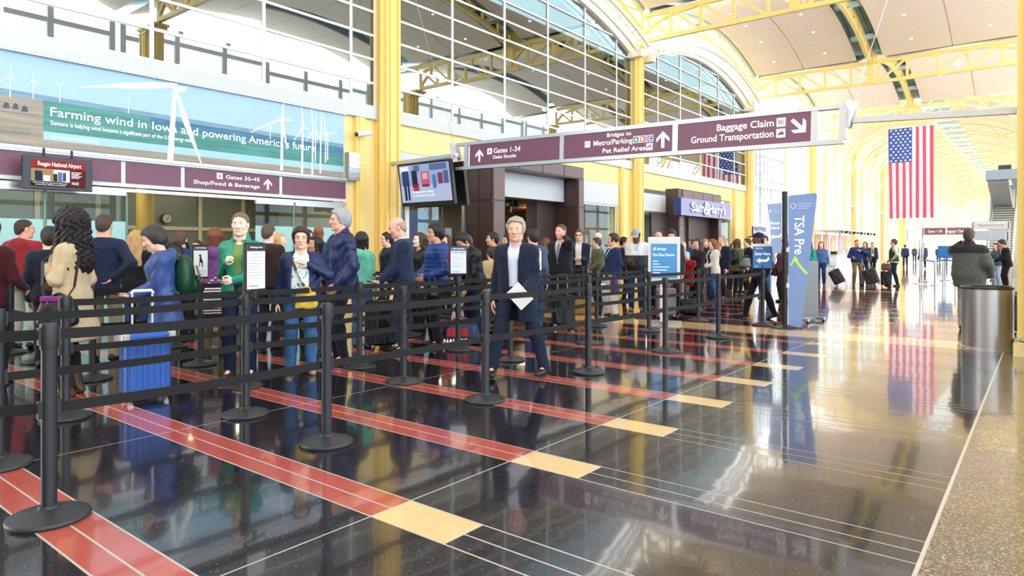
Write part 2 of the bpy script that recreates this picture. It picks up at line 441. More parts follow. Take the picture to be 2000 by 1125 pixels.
# sill, fascia, lower wall
wl = MB()
wl.box((XW - .30, -2.5, 4.62), (XW + .10, 38.0, 4.92))
sill = wl.build('trim_1', mat('sill_grey', srgb('#cdd2d6'), rough=.4)); tag(sill, kind='structure')
fs = MB(); fs.box((XW - .35, 11.0, 3.94), (XW, 38.0, 4.62)); fs.box((XW - .35, 10.0, 0), (XW - .02, 11.1, 4.62)); fs.box((XW - .35, 23.0, 0), (XW - .02, 24.9, 4.6)); fs.box((XW - .35, 35.2, 0), (XW - .02, 38.0, 4.6))
tag(fs.build('wall_left', M_YELW), kind='structure')
ub = MB(); ub.box((XW - .40, -2.5, 3.05), (XW - .12, 10.05, 4.62))
tag(ub.build('wall_left_header', mat('grey_backing', srgb('#8d8f92'), rough=.6)), kind='structure')
# slim yellow pilasters
for j, y in enumerate((10.45, 23.35, 35.6)):
    p = MB(); p.box((XW - .02, y - .13, 0), (XW + .12, y + .13, 4.6)); p.box((XW + .12, y - .05, 0), (XW + .15, y + .05, 4.6))
    tag(p.build('trim_%d' % (j + 2), M_YEL), kind='structure')

# ---------------------------------------------------------------- ceiling: one shallow vault per bay
def zv(y):
    i = math.floor((y - YC(0)) / BAY); ym = YC(0) + BAY * (i + .5)
    return 10.85 + 1.3 * (1 - ((y - ym) / (BAY / 2)) ** 2)
ceil = struct_empty('ceiling', (0, 0, 0))
XC = [(-12.45, -10.02), (-9.96, -7.45), (-6.25, -3.4), (-3.34, -.35), (.35, 3.0)]
for i in range(-1, 4):
    y0 = YC(i - 1); rows = 6
    for r in range(rows):
        ya = y0 + .25 + (BAY - .5) * r / rows; yb = y0 + .25 + (BAY - .5) * (r + 1) / rows
        for (xa, xb) in XC:
            mb = MB(); n = 3
            rings = []
            for q in range(n + 1):
                y = ya + .018 + (yb - ya - .036) * q / n
                z = zv(y)
                rings.append([(xa, y, z), (xb, y, z), (xb, y, z + .06), (xa, y, z + .06)])
            mb.loft(rings).build('ceiling_panel', M_BEIGE, ceil)
    for (xa, xb) in ((-12.40, -7.5), (-6.2, -.4)):
        bk_ = MB(); rings = []
        for q in range(13):
            y = y0 + .25 + (BAY - .5) * q / 12; z = zv(y) + .064
            rings.append([(xa, y, z), (xb, y, z), (xb, y, z + .02), (xa, y, z + .02)])
        bk_.loft(rings).build('panel_backing', mat('joint_cream', srgb('#fbf3e6'), rough=.7), ceil)
    for r in range(rows):
        for xx in (-11.2, -8.7, -4.9, -1.9):
            yy = y0 + .25 + (BAY - .5) * (r + .5) / rows
            if '_dl' not in MATS: MATS['_dl'] = MB().cyl((0, 0, -.012), (0, 0, 0), .06, 10).mesh('downlight', mat('downlight_glow', (1, .95, .85), emit=(1, .93, .8), estr=2.5))
            link_mesh('downlight', MATS['_dl'], ceil, (xx, yy, zv(yy) - .002), (math.atan(-2.6 * (yy - y0 - BAY / 2) / (BAY / 2) ** 2), 0, 0))
    # roof deck above the panels, edge channels
    dk = MB(); rings = []
    for q in range(13):
        y = y0 + .02 + (BAY - .04) * q / 12; z = zv(min(max(y, y0 + .01), y0 + BAY - .01)) + .42
        rings.append([(-12.75, y, z), (3.25, y, z), (3.25, y, z + .12), (-12.75, y, z + .12)])
    dk.loft(rings).build('roof_deck', M_DECK, ceil)
    # blue grey ribs of the deck inside the open ridge strip
    for x in (-7.3, -7.05, -6.62, -6.4):
        MB().barpath([(x, y0 + .3 + (BAY - .6) * q / 12, zv(y0 + .3 + (BAY - .6) * q / 12) + .36) for q in range(13)], .06, .10).build('deck_rib', mat('deck_rib', srgb('#7896a2'), rough=.5), ceil)
    for q in (1, 4, 7, 10):
        y = y0 + BAY * q / 12 + .4; MB().box((-7.42, y, zv(y) + .12), (-6.28, y + .35, zv(y) + .3)).build('deck_batten', mat('deck_light', srgb('#c4dbe2'), rough=.5), ceil)
    rim = MB(); rim.barpath([(-12.55, y0 + .2 + (BAY - .4) * q / 14, zv(y0 + .2 + (BAY - .4) * q / 14) + .12) for q in range(15)], .10, .34)
    rim.build('vault_rim', mat('rim_blue', srgb('#a9c8d4'), rough=.5), ceil)

# ---------------------------------------------------------------- roof trusses
def lattice(t, pts_lo, pts_hi, w, m, posts=True, every=1):
    n = len(pts_lo)
    MB().barpath(pts_lo, w, w).build('bottom_chord', m, t); MB().barpath(pts_hi, w, w).build('top_chord', m, t)
    for j in range(n):
        if posts: MB().bar(pts_lo[j], pts_hi[j], w * .75, w * .75).build('post', m, t)
        if j < n - 1:
            a, b = (pts_hi[j], pts_lo[j + 1]) if j < n // 2 else (pts_lo[j], pts_hi[j + 1])
            MB().bar(a, b, w * .6, w * .6).build('diagonal', m, t)
tl = ['behind the viewpoint', 'over the hanging direction sign', 'meeting the column between the shops', 'meeting the column past the restaurant', 'that carries the large flag']
for i in range(0, 4):
    y = YC(i)
    t = thing('roof_truss', 'straight yellow lattice roof truss across the hall, ' + tl[i + 1], 'truss', (0, y, 0))
    xs = np.linspace(-12.75, -.25, 11)
    lattice(t, [(x, 0, 9.78) for x in xs], [(x, 0, 10.78) for x in xs], .15, M_YEL)
    # curved knees at both ends, king post at the ridge
    for sg, x0 in ((1, XW), (-1, XR)):
        pts = [(x0 + sg * (.35 + 2.3 * (1 - math.cos(a))), 0, 9.75 + .98 * math.sin(a)) for a in np.linspace(.05, PI / 2, 7)]
        MB().barpath(pts, .12, .12).build('knee_brace', M_YEL, t)
    MB().box((-7.0, -.12, 9.7), (-6.7, .12, 11.3)).build('king_post', M_YEL, t)
    for j, x in enumerate((-10.4, -3.2)):
        f = MB(); f.cyl((x, .1, 9.82), (x, .1, 10.0), .05, 10); f.box((x - .14, -.02, 10.0), (x + .14, .22, 10.24))
        f.build('uplight', M_WHITE, t)
for i in range(0, 4):
    ym = YC(i - 1); lo, hi = [], []
    for q in range(13):
        y = ym + .3 + (BAY - .6) * q / 12; z = zv(y); lo.append((-6.85, y - ym, z - .25)); hi.append((-6.85, y - ym, z + .3))
    t = thing('ridge_truss', 'yellow curved ridge truss inside the blue roof strip, ' + ('behind the viewpoint', 'above the hanging sign', 'over the restaurant bay', 'over the third bay')[i], 'truss', (0, ym, 0))
    lattice(t, lo, hi, .16, M_YEL)
    # side rim trusses along the left vault edge
    lo = [(-12.6, y - ym, zv(y) - .75) for y in np.linspace(ym + .3, ym + BAY - .3, 9)]; hi = [(-12.6, p[1], p[2] + .68) for p in lo]
    t = thing('rim_truss', 'curved yellow truss along the left vault edge, ' + ('behind the viewpoint', 'above the hanging sign', 'over the restaurant bay', 'over the third bay')[i], 'truss', (0, ym, 0))
    lattice(t, lo, hi, .11, M_YEL)

# far run of the hall: round arched ribs under a barrel vault
def zfar(x): 
    u = (x + 6.5) / 6.6; return 7.6 + 4.2 * math.sqrt(max(0, 1 - .94 * u * u))
fv = MB()
for (a, b) in ((-13.0, -7.4), (-5.7, -.1)):
    for q in range(6):
        xa, xb = a + (b - a) * q / 6, a + (b - a) * (q + 1) / 6
        fv.add([(xa, 51.2, zfar(xa) + .5), (xb, 51.2, zfar(xb) + .5), (xb, 255, zfar(xb) + .5), (xa, 255, zfar(xa) + .5)], [(0, 1, 2, 3)])
fv.build('far_vault', M_BEIGE, ceil)
rb = MB()
for y in np.arange(51.4, 250, 3.3): rb.box((-7.4, y, 12.35), (-5.7, y + 2.2, 12.45))
tag(rb.build('far_ridge_deck', M_DECK, ceil), kind='stuff')
n = 0
proto = None
for y in list(np.arange(54.2, 150, 6.6)) + list(np.arange(151, 250, 13.2)):
    lab = 'round arched yellow rib in the run of alike ribs far down the hall'
    if proto is None:
        t = thing('arch_rib', lab, 'rib', (0, y, 0))
        xs = np.linspace(-13.0, 0.0, 15)
        lo = [(x, 0, zfar(x) - .45) for x in xs]; hi = [(x, 0, zfar(x) + .15) for x in xs]
        MB().barpath(lo, .10, .10, (0, 1, 0)).build('lower_chord', M_YEL, t); MB().barpath(hi, .10, .10, (0, 1, 0)).build('upper_chord', M_YEL, t)
        wb = MB()
        for j in range(14): wb.bar(lo[j], hi[j + 1], .07, .07, (0, 1, 0)) if j % 2 else wb.bar(hi[j], lo[j + 1], .07, .07, (0, 1, 0))
        wb.build('web', M_YEL, t)
        for sg, x in ((1, -13.0), (-1, 0.0)):
            MB().bar((x, 0, 0), (x, 0, zfar(x)), .15, .15).build('leg', M_YEL, t)
            MB().bar((x, 0, 6.2), (x + sg * 1.3, 0, zfar(x + sg * 1.3) - .4), .12, .12, (0, 1, 0)).build('brace', M_YEL, t)
        proto = t
    else:
        t = copy_tree(proto); t.location.y = y; t['label'] = lab
    t['group'] = 'arched ribs of the far hall'
    n += 1

# ---------------------------------------------------------------- glass curtain walls
def curtain(name, x, y0, y1, ncol, zs, ztop, m_pane=M_GLASS, sub=0, fine=None, bw=.035, m_bar=None):
    m_bar = m_bar or M_MULL
    w = struct_empty(name, (x, y0, 0)); dy = (y1 - y0) / ncol
    for c in range(ncol):
        for z0, z1 in zip(zs[:-1], zs[1:]):
            key = ('p', round(dy, 3), round(z1 - z0, 3), m_pane.name)
            if key not in _ps: _ps[key] = MB().cbox((0, 0, 0), (.012, dy - .05, z1 - z0 - .05)).mesh('pane', m_pane)
            link_mesh('pane', _ps[key], w, (0, (c + .5) * dy, (z0 + z1) / 2), (0, 0, random.uniform(-.003, .003)))
    for c in range(ncol + 1): MB().box((-.08, c * dy - bw, 0), (.06, c * dy + bw, ztop)).build('mullion', m_bar, w)
    for z in zs: MB().box((-.06, 0, z - bw * .9), (.06, y1 - y0, z + bw * .9)).build('transom', m_bar, w)
    if fine:
        f = MB(); a, b = fine
        for c in range(ncol * a): 
            if c % a: f.box((-.05, c * dy / a - .018, zs[0]), (.02, c * dy / a + .018, zs[-1]))
        for z0, z1 in zip(zs[:-1], zs[1:]):
            for j in range(1, b): f.box((-.05, 0, z0 + (z1 - z0) * j / b - .014), (.02, y1 - y0, z0 + (z1 - z0) * j / b + .014))
        tag(f.build('glazing_bar', M_MULL, w), kind='stuff')
    return w
ZS = [0.0, 1.4, 2.8, 4.2, 5.6, 7.0, 8.4, 9.6]
for i in (3, 4, 5):
    curtain('window_%d' % (i + 1), XW - .05, YC(i - 1) + .4, YC(i) - .4, 6, ZS, 9.7, fine=(3, 3))
for i in (6, 7, 8, 9, 10, 11, 12, 13, 14):
    curtain('window_%d' % (i + 1), XW - .05, YC(i - 1) + .2, YC(i), 3, [0, 2.4, 4.8, 7.2, 9.6], 9.7)
# perforated yellow posts halfway along the far glass bays
for j, (i, f) in enumerate(((3, .5), (4, .5), (5, .5), (6, .5))):
    y = YC(i - 1) + BAY * f
    p = thing('window_post', 'slim slotted yellow post in the far glass wall, %s from the shops' % ('first', 'second', 'third', 'fourth')[j], 'post', (XW + .15, y, 0), group='slotted posts of the glass wall')
    sm = MB().box((-.06, -.08, 0), (.06, .08, .42)).mesh('slotted_plate', M_YEL)
    for k in range(16): link_mesh('slotted_plate', sm, p, (0, 0, .02 + k * .6))
# a horizontal wind girder on the far glass wall
gd = MB(); gd.box((XW + .05, 38, 5.0), (XW + .25, 120, 5.12)); tag(gd.build('trim_5', M_MULL), kind='structure')
# right-hand curtain wall beside the viewpoint
for j, i in enumerate(range(-1, 5)):
    curtain('window_%d' % (16 + j), 3.1, YC(i - 1) + .2, YC(i) - .2, 6, [0.3, 1.7, 3.1, 4.5, 5.9, 7.3, 8.7, 10.1], 10.6, bw=.10, m_bar=mat('blue_grey_mullion', srgb('#e4edf2'), rough=.5))
bk = MB(); bk.box((-13.5, -10.1, 0), (3.3, -9.9, 12.6)); tag(bk.build('wall_back', M_BEIGE), kind='structure')
eb = MB(); eb.box((2.95, -10, 0), (3.25, 64, .3)); tag(eb.build('baseboard_right', mat('dark_kerb', srgb('#6b6258'), rough=.5)), kind='structure')
# ================================================================ shop fronts, doors, signs
def onX(u, v, X):
    t = (u - 1000) / CAM_F; Y = X * (_c - t * _s) / (_s + t * _c); d = X * _s + Y * _c
    return Y, CAM_H + (486.6 - v) * d / CAM_F
def onY(u, v, Y):
    t = (u - 1000) / CAM_F; X = Y * (_s + t * _c) / (_c - t * _s); d = X * _s + Y * _c
    return X, CAM_H + (486.6 - v) * d / CAM_F
RX = (PI / 2, 0, PI / 2)      # print on a face looking to +x
RY = (PI / 2, 0, 0)           # print on a face looking to -y
def text_fit(body, width, cap, m, parent, loc, rot, align='LEFT', bold=0.0, ext=0.002, name='lettering'):
    me = text_mesh(body, 1.0, m, align='LEFT', bold=bold, ext=0)
    co = np.empty(len(me.vertices) * 3, np.float32); me.vertices.foreach_get('co', co); co = co.reshape(-1, 3)
    x0, x1 = co[:, 0].min(), co[:, 0].max()
    sy = cap / 0.72
    sx = width / (x1 - x0) if width else sy
    co[:, 0] = (co[:, 0] - x0) * sx; co[:, 1] *= sy
    if align == 'RIGHT': co[:, 0] -= (x1 - x0) * sx
    if align == 'CENTER': co[:, 0] -= (x1 - x0) * sx / 2
    me.vertices.foreach_set('co', co.ravel()); me.update()
    return tag(link_mesh(name, me, parent, loc, rot), kind='stuff')
def flat(pts, m, parent, to3, name, t=0.003):
    """thin printed shape: outline in face coordinates"""
    return MB().prism(pts, to3, 0, t).build(name, m, parent)
def arrow_pts(cx, cy, s, ang=0):
    p = [(0, .5), (.42, .08), (.42, -.14), (.1, .16), (.1, -.5), (-.1, -.5), (-.1, .16), (-.42, -.14), (-.42, .08)]
    c, sn = math.cos(ang), math.sin(ang)
    return [(cx + s * (c * x - sn * y), cy + s * (sn * x + c * y)) for x, y in p]

# ---------------------------------------------------------------- wind farm banner (face looks to +x; face coordinates are y, z)
XB = XW + .02
ban = thing('billboard', 'long wind farm billboard in blue and green with white lettering above the checkpoint doors', 'billboard', (XB, 0, 0))
def fx(off): return lambda y, z, t: (off + t, y, z)
bpan = MB().box((-.10, -1.2, 3.08), (0, 10.02, 4.62)).build('panel', mat('print_sky', srgb('#a9d0ea'), rough=.45, emit=srgb('#b9dcf2'), estr=.0), ban)
MB().box((-.10, -1.25, 4.60), (.07, 10.05, 4.66)).box((-.10, -1.25, 3.03), (.10, 10.05, 3.085)).build('frame', M_ALU, ban)
def pw(u, v): return onX(u, v, XB)
def poly(px, m, off=.002, name='print_shape'): return flat([pw(u, v) for u, v in px], m, bpan, fx(off), name, .0015)
m_field = mat('print_field', srgb('#a39a8c'), rough=.5, var=.45, stretch=(1, .12, 3.2)); m_hz = mat('print_horizon', srgb('#7a9fbc'), rough=.5, var=.4, stretch=(1, .35, 4))
m_teal = mat('print_teal', srgb('#4b9490'), rough=.5, var=.55, stretch=(1, .12, 3.0)); m_lb = mat('print_light_blue', srgb('#a7d6ee'), rough=.5, emit=srgb('#a7d6ee'), estr=.0); m_road = mat('print_furrow', srgb('#7d8187'), rough=.5)  # m_road: plain grey print for the stripes across the fields
m_dk = mat('print_dark_blue', srgb('#3d7ba0'), rough=.5, var=.6, stretch=(1, .3, 3.5))
flat([(-1.2, 3.09), (10.0, 3.09), (10.0, 3.80), (-1.2, 3.93)], m_field, bpan, fx(.001), 'field_print')
flat([(-1.2, 3.93), (10.0, 3.80), (10.0, 3.90), (-1.2, 4.03)], m_hz, bpan, fx(.002), 'horizon_print')
flat([(3.89, 3.36), (10.0, 3.36), (10.0, 3.82), (3.89, 3.89)], m_teal, bpan, fx(.003), 'overlay_print')
flat([(5.6, 3.70), (10.0, 3.64), (10.0, 3.82), (5.6, 3.86)], m_dk, bpan, fx(.004), 'woodland_print')
flat([(3.89, 3.23), (10.0, 3.23), (10.0, 3.37), (3.89, 3.37)], m_lb, bpan, fx(.004), 'strip_print')
for (a, b, c, d) in ((0, .9, 3.42, 3.46), (.5, 3.8, 3.60, 3.62), (-1, 3.7, 3.28, 3.31), (-1, 10, 3.095, 3.12)):
    flat([(a, c), (b, c), (b, d), (a, d)], m_road, bpan, fx(.003), 'furrow_print')
for (u, v, w) in ((12, 205, 14), (30, 207, 12), (48, 212, 14)):
    poly([(u - w / 2, v + 6), (u + w / 2, v + 6.6), (u + w / 2 - 2, v - 3), (u, v - 6), (u - w / 2 + 2, v - 3)], mat('print_grove', srgb('#3e5566'), rough=.5), .003, 'grove_print')
m_tw = mat('print_white', srgb('#f7fbfd'), rough=.5, emit=(1, 1, 1), estr=.12); m_ts = mat('print_tower_shade', srgb('#cfe6f2'), rough=.5)
def quadline(a, b, wa, wb, m=m_tw, off=.006, nm='turbine_print'):
    (u0, v0), (u1, v1) = a, b; L = math.hypot(u1 - u0, v1 - v0); nx, ny = -(v1 - v0) / L, (u1 - u0) / L
    poly([(u0 + nx * wa / 2, v0 + ny * wa / 2), (u1 + nx * wb / 2, v1 + ny * wb / 2), (u1 - nx * wb / 2, v1 - ny * wb / 2), (u0 - nx * wa / 2, v0 - ny * wa / 2)], m, off, nm)
poly([(147, 170.5), (240, 163), (300, 160.5), (345, 163), (346, 172), (325, 171.5), (300, 173.5), (240, 172.5)], m_tw, .007, 'blade_print')
poly([(337, 168), (362, 171), (366, 168), (363, 178), (350, 180), (339, 176)], m_tw, .008, 'nacelle_print')
quadline((341, 178), (332, 315), 8, 12, m_tw, .006, 'tower_print'); quadline((345, 180), (360, 230), 4, 12, m_tw, .007, 'blade_print'); quadline((360, 230), (393, 320), 12, 2, m_tw, .007, 'blade_print')
for (hu, hv, base, s, bl) in ((20, 150, 190, 2.2, ((1, -24), (-20, 8), (14, 15))), (65, 157, 193, 2.0, ((-1, -20), (-14, 11), (12, 11))), (117, 168, 200, 2.0, ((-11, -8), (11, -9))), (251, 193, 222, 1.6, ((4, -5), (-4, -4))), (551, 232, 333, 5.5, ((3, -36), (-62, 26), (9, 60), (20, 4))), (591, 249, 339, 4, ((-3, -44), (-17, 25), (12, 3))), (611, 256, 341, 3.4, ((-3, -50), (-14, 20), (11, 3))), (626, 261, 338, 2.8, ((2, -42), (-10, 14), (9, 2))), (636, 263, 318, 2.4, ((-4, -36), (18, -4))), (616, 258, 317, 2.0, ((0, -40), (6, 14))), (640, 266, 312, 2, ((-6, -20),)), (528, 247, 272, 1.4, ((-8, 8), (2, 6)))):
    quadline((hu, hv), (hu - 1.5 if s > 3 else hu - .6, base), s * .7, s)
    for dx, dy in bl: quadline((hu, hv), (hu + dx, hv + dy), s * .9, s * .3, m_tw, .007, 'blade_print')
Yt0, Yt1 = pw(98, 229)[0], pw(615, 292)[0]
text_fit("Farming wind in Iowa and powering America's future", Yt1 - Yt0, .155, M_TXTW, bpan, (.012, Yt0, 3.64), RX, bold=.004)
text_fit('Siemens is helping wind become a significant part of the U.S. energy mix.', pw(374, 278)[0] - Yt0, .075, M_TXTW, bpan, (.012, Yt0, 3.49), RX, bold=.006)
text_fit('siemens.com/windsong', pw(191, 280)[0] - Yt0, .06, M_TXTW, bpan, (.012, Yt0, 3.27), RX, bold=.006)

# ribbed vent box and security camera beside the banner
v = MB(); v.box((XW, 10.08, 3.05), (XW + .14, 10.42, 3.72)); 
for k in range(5): v.box((XW + .14, 10.10, 3.10 + k * .12), (XW + .155, 10.40, 3.16 + k * .12))
tag(v.build('vent_box', M_ALU), 'pale ribbed metal vent box at the right end of the billboard', 'vent')
t = thing('security_camera', 'white security camera on the yellow wall right of the billboard', 'camera', (XW + .12, 10.42, 4.2))
MB().cyl((0, 0, 0), (.22, -.05, 0), .03).build('bracket', M_WHITE, t); MB().cyl((.15, -.2, -.06), (.26, .12, .0), .065, 12).build('housing', M_WHITE, t, smooth=True); MB().cyl((.13, -.25, -.07), (.15, -.2, -.06), .05, 12).build('lens', M_BLACK, t)

# purple sign band over the doors
sb = thing('sign_band', 'purple sign band reading Gates 35-45 Shop/Food & Beverage below the billboard', 'sign', (XW, 0, 0))
MB().box((-.1, -1.2, 2.53), (.02, 10.1, 3.03)).build('backing', M_WHITE, sb)
for a, b in ((-1.2, 3.0), (3.05, 5.09), (5.17, 6.16), (6.24, 8.29), (8.37, 10.06)):
    MB().box((.02, a, 2.60), (.035, b, 2.99)).build('purple_panel', M_PURP, sb)
MB().box((-.05, -1.2, 2.44), (.03, 10.1, 2.50)).build('door_track', M_ALU, sb)
MB().box((.0, -1.2, 3.0), (.08, 10.1, 3.03)).build('top_rail', M_ALU, sb)
def ps(u, v): return onX(u, v, XW + .035)
y1 = ps(507, 357)[0]
text_fit('Gates 35-45', y1 - ps(441, 350)[0], .075, M_TXTW, sb, (.037, y1, 2.84), RX, 'RIGHT', bold=.012)
text_fit('Shop/Food & Beverage', y1 - ps(378, 360)[0], .075, M_TXTW, sb, (.037, y1, 2.69), RX, 'RIGHT', bold=.012)
flat(arrow_pts(ps(523, 362)[0], 2.79, .23), M_TXTW, sb, fx(.036), 'arrow')
ya = ps(429, 347)[0]; flat([(ya - .06, 2.82), (ya + .06, 2.82), (ya + .06, 2.94), (ya - .06, 2.94)], M_TXTW, sb, fx(.036), 'plane_icon')
def plane_pts(cx, cy, s):
    p = [(0, .5), (.07, .35), (.07, .12), (.45, -.12), (.45, -.22), (.07, -.1), (.05, -.33), (.17, -.43), (.17, -.5), (0, -.45)]
    p = p + [(-x, y) for x, y in reversed(p[1:-1])]
    return [(cx + s * x, cy + s * y) for x, y in p]
flat(plane_pts(ya, 2.88, .10), M_PURP, sb, fx(.039), 'plane_symbol')

# checkpoint doors and the dim corridor behind
dm = struct_empty('door_1', (XW, 0, 0))
m_ge = mat('green_glass_edge', srgb('#6f8f86'), rough=.2)
for (a, b) in ((-1.0, 1.9), (1.95, 3.9), (3.95, 5.18), (7.75, 8.65), (8.7, 10.0)):
    MB().box((-.02, a, .05), (-.005, b, 1.90)).build('frosted_pane', M_FROST, dm)
    MB().box((-.02, a, 1.90), (-.005, b, 2.44)).build('clear_pane', M_SHOPG, dm)
    MB().box((-.035, b, 0), (.01, b + .03, 2.44)).build('glass_edge', m_ge, dm)
    MB().box((-.05, a, 2.37), (.02, b, 2.44)).box((-.05, a, 0), (.02, b, .07)).build('patch_rail', M_ALU, dm)
cr = MB()
cr.box((-17.3, -1.5, 2.95), (-13.25, 10.9, 3.05)); cr.box((-17.4, -1.5, 0), (-17.3, 10.9, 3.05)); cr.box((-17.3, -1.6, 0), (-13.3, -1.5, 3.05)); cr.box((-17.3, 10.9, 0), (-13.35, 11.0, 3.05))
tag(cr.build('wall_corridor', mat('corridor_olive', srgb('#8a8468'), rough=.7)), kind='structure')
cf = struct_empty('window_22', (-17.25, 0, 0))
for a in np.arange(0.2, 10.0, 1.2):
    for z0, z1 in ((.9, 1.9), (1.95, 2.9)):
        MB().box((0, a + .05, z0), (.02, a + 1.15, z1)).build('pane', mat('dark_pane', srgb('#565c54'), rough=.25, spec=.4), cf)
    MB().box((0, a - .05, 0), (.07, a + .05, 2.95)).build('mullion', mat('taupe_frame', srgb('#9d937c'), rough=.5), cf)
MB().box((0, 0, 1.88), (.06, 10.3, 1.97)).box((0, 0, .8), (.06, 10.3, .9)).build('transom', MATS['taupe_frame'], cf)
t = thing('round_column', 'dull ochre round column inside the dim corridor behind the doors', 'column', (-15.3, 6.45, 0)); MB().cyl((0, 0, 0), (0, 0, 2.95), .18, 20).build('shaft', mat('ochre', srgb('#7d6a2c'), rough=.5), t, smooth=True); MB().cyl((0, 0, 0), (0, 0, .12), .21, 20).build('plinth', M_BLACK, t)
t = thing('wall_clock', 'small round wall clock on the corridor window wall', 'clock', (-17.16, onX(325, 427, -17.16)[0], onX(325, 427, -17.16)[1])); MB().cyl((0, 0, 0), (.05, 0, 0), .13, 20).build('rim', M_BLACK, t); MB().cyl((.05, 0, 0), (.055, 0, 0), .105, 20).build('dial', mat('clock_dial', srgb('#8d8c80'), rough=.5), t); MB().bar((.06, 0, 0), (.06, .04, .04), .012, .012).bar((.06, 0, 0), (.06, -.015, -.07), .010, .01).build('hands', M_BLACK, t)
lampm = mat('corridor_lamp', (1, .86, .5), emit=(1, .86, .55), estr=9)
for x_, y_ in ((-14.8, 2.0), (-14.8, 5.2), (-14.8, 8.6)): area_lamp('corridor_light', (x_, y_, 2.9), (0, 0, 0), 1.8, 50, (1, .9, .66))
k = 0
for x in (-14.2, -15.4, -16.6):
    for y in (1.2, 3.2, 5.2, 7.2, 9.2):
        tag(MB().box((x - .05, y - .35, 2.925), (x + .05, y + .35, 2.95)).build('ceiling_lamp', lampm), 'narrow warm lamp strip in the corridor ceiling', 'lamp', 'corridor ceiling lamps')

# ---------------------------------------------------------------- screens
def pic_mat(nm, hexcol, e=.22): return mat('screen_' + nm, srgb(hexcol), rough=.5, spec=.2, emit=srgb(hexcol), estr=e)
s1 = thing('wall_screen', 'dark framed screen with red page reading Reagan National Airport at far left', 'screen', (-12.72, 0, 0))
A, B = onX(44, 336, -12.72)[0], onX(181, 343, -12.72)[0]
Yl, Yr, zb, zt = A, B, onX(112, 371, -12.72)[1], onX(112, 308, -12.72)[1]
MB().bevbox((-.07, Yl, zb), (.0, Yr, zt), .012).build('housing', mat('screen_case', srgb('#2c3440'), rough=.4), s1)
bw = .11
dsp = MB().box((0, Yl + bw, zb + .05), (.004, Yr - bw, zt - .06)).build('display', pic_mat('maroon', '#4a0f14'), s1)
w_, h_ = Yr - Yl - 2 * bw, zt - zb - .11
def scr(a, b, c, d, m, nm, off=.005): return flat([(Yl + bw + w_ * a, zb + .05 + h_ * c), (Yl + bw + w_ * b, zb + .05 + h_ * c), (Yl + bw + w_ * b, zb + .05 + h_ * d), (Yl + bw + w_ * a, zb + .05 + h_ * d)], m, dsp, fx(off), nm, .001)
scr(0, 1, .72, 1, pic_mat('red', '#8c1a1c'), 'title_bar'); scr(0, .68, 0, .18, pic_mat('black', '#0a0c18'), 'caption_bar'); scr(0, .7, .18, .68, pic_mat('photo_tan', '#8f7a52'), 'photo'); scr(.40, .70, .2, .66, pic_mat('photo_pale', '#c8d8de'), 'photo_wall', .006)
for (a, b, c, d, h) in ((.07, .2, .2, .58, '#1b2144'), (.22, .34, .2, .42, '#c9e2ec'), (.40, .47, .2, .5, '#20242e'), (.48, .56, .2, .58, '#56688c'), (.57, .63, .22, .56, '#2a3f6e'), (.60, .68, .2, .3, '#e8eef0')): scr(a, b, c, d, pic_mat(h[1:], h), 'photo_figure', .007)
text_fit('Reagan National Airport', w_ * .8, .07, M_TXTW, dsp, (.008, Yl + bw + w_ * .12, zb + .05 + h_ * .79), RX, bold=.01)
text_fit('10:52', w_ * .13, .045, M_TXTW, dsp, (.008, Yl + bw + w_ * .74, zb + .05 + h_ * .12), RX, bold=.01)
text_fit('Here is what you can do to make your', w_ * .62, .022, M_TXTW, dsp, (.008, Yl + bw + w_ * .04, zb + .05 + h_ * .11), RX); text_fit('screening as efficient as possible.', w_ * .55, .022, M_TXTW, dsp, (.008, Yl + bw + w_ * .08, zb + .05 + h_ * .04), RX)
for k in range(6): scr(.73, .93 - .03 * (k % 3), .60 - k * .045, .615 - k * .045, M_TXTW, 'small_print', .006)
MB().cyl((-.04, (Yl + Yr) / 2 - .2, zt - .02), (-.04, (Yl + Yr) / 2 - .2, 3.05), .02).cyl((-.04, (Yl + Yr) / 2 + .2, zt - .02), (-.04, (Yl + Yr) / 2 + .2, 3.05), .02).build('hanger', M_BLACK, s1)

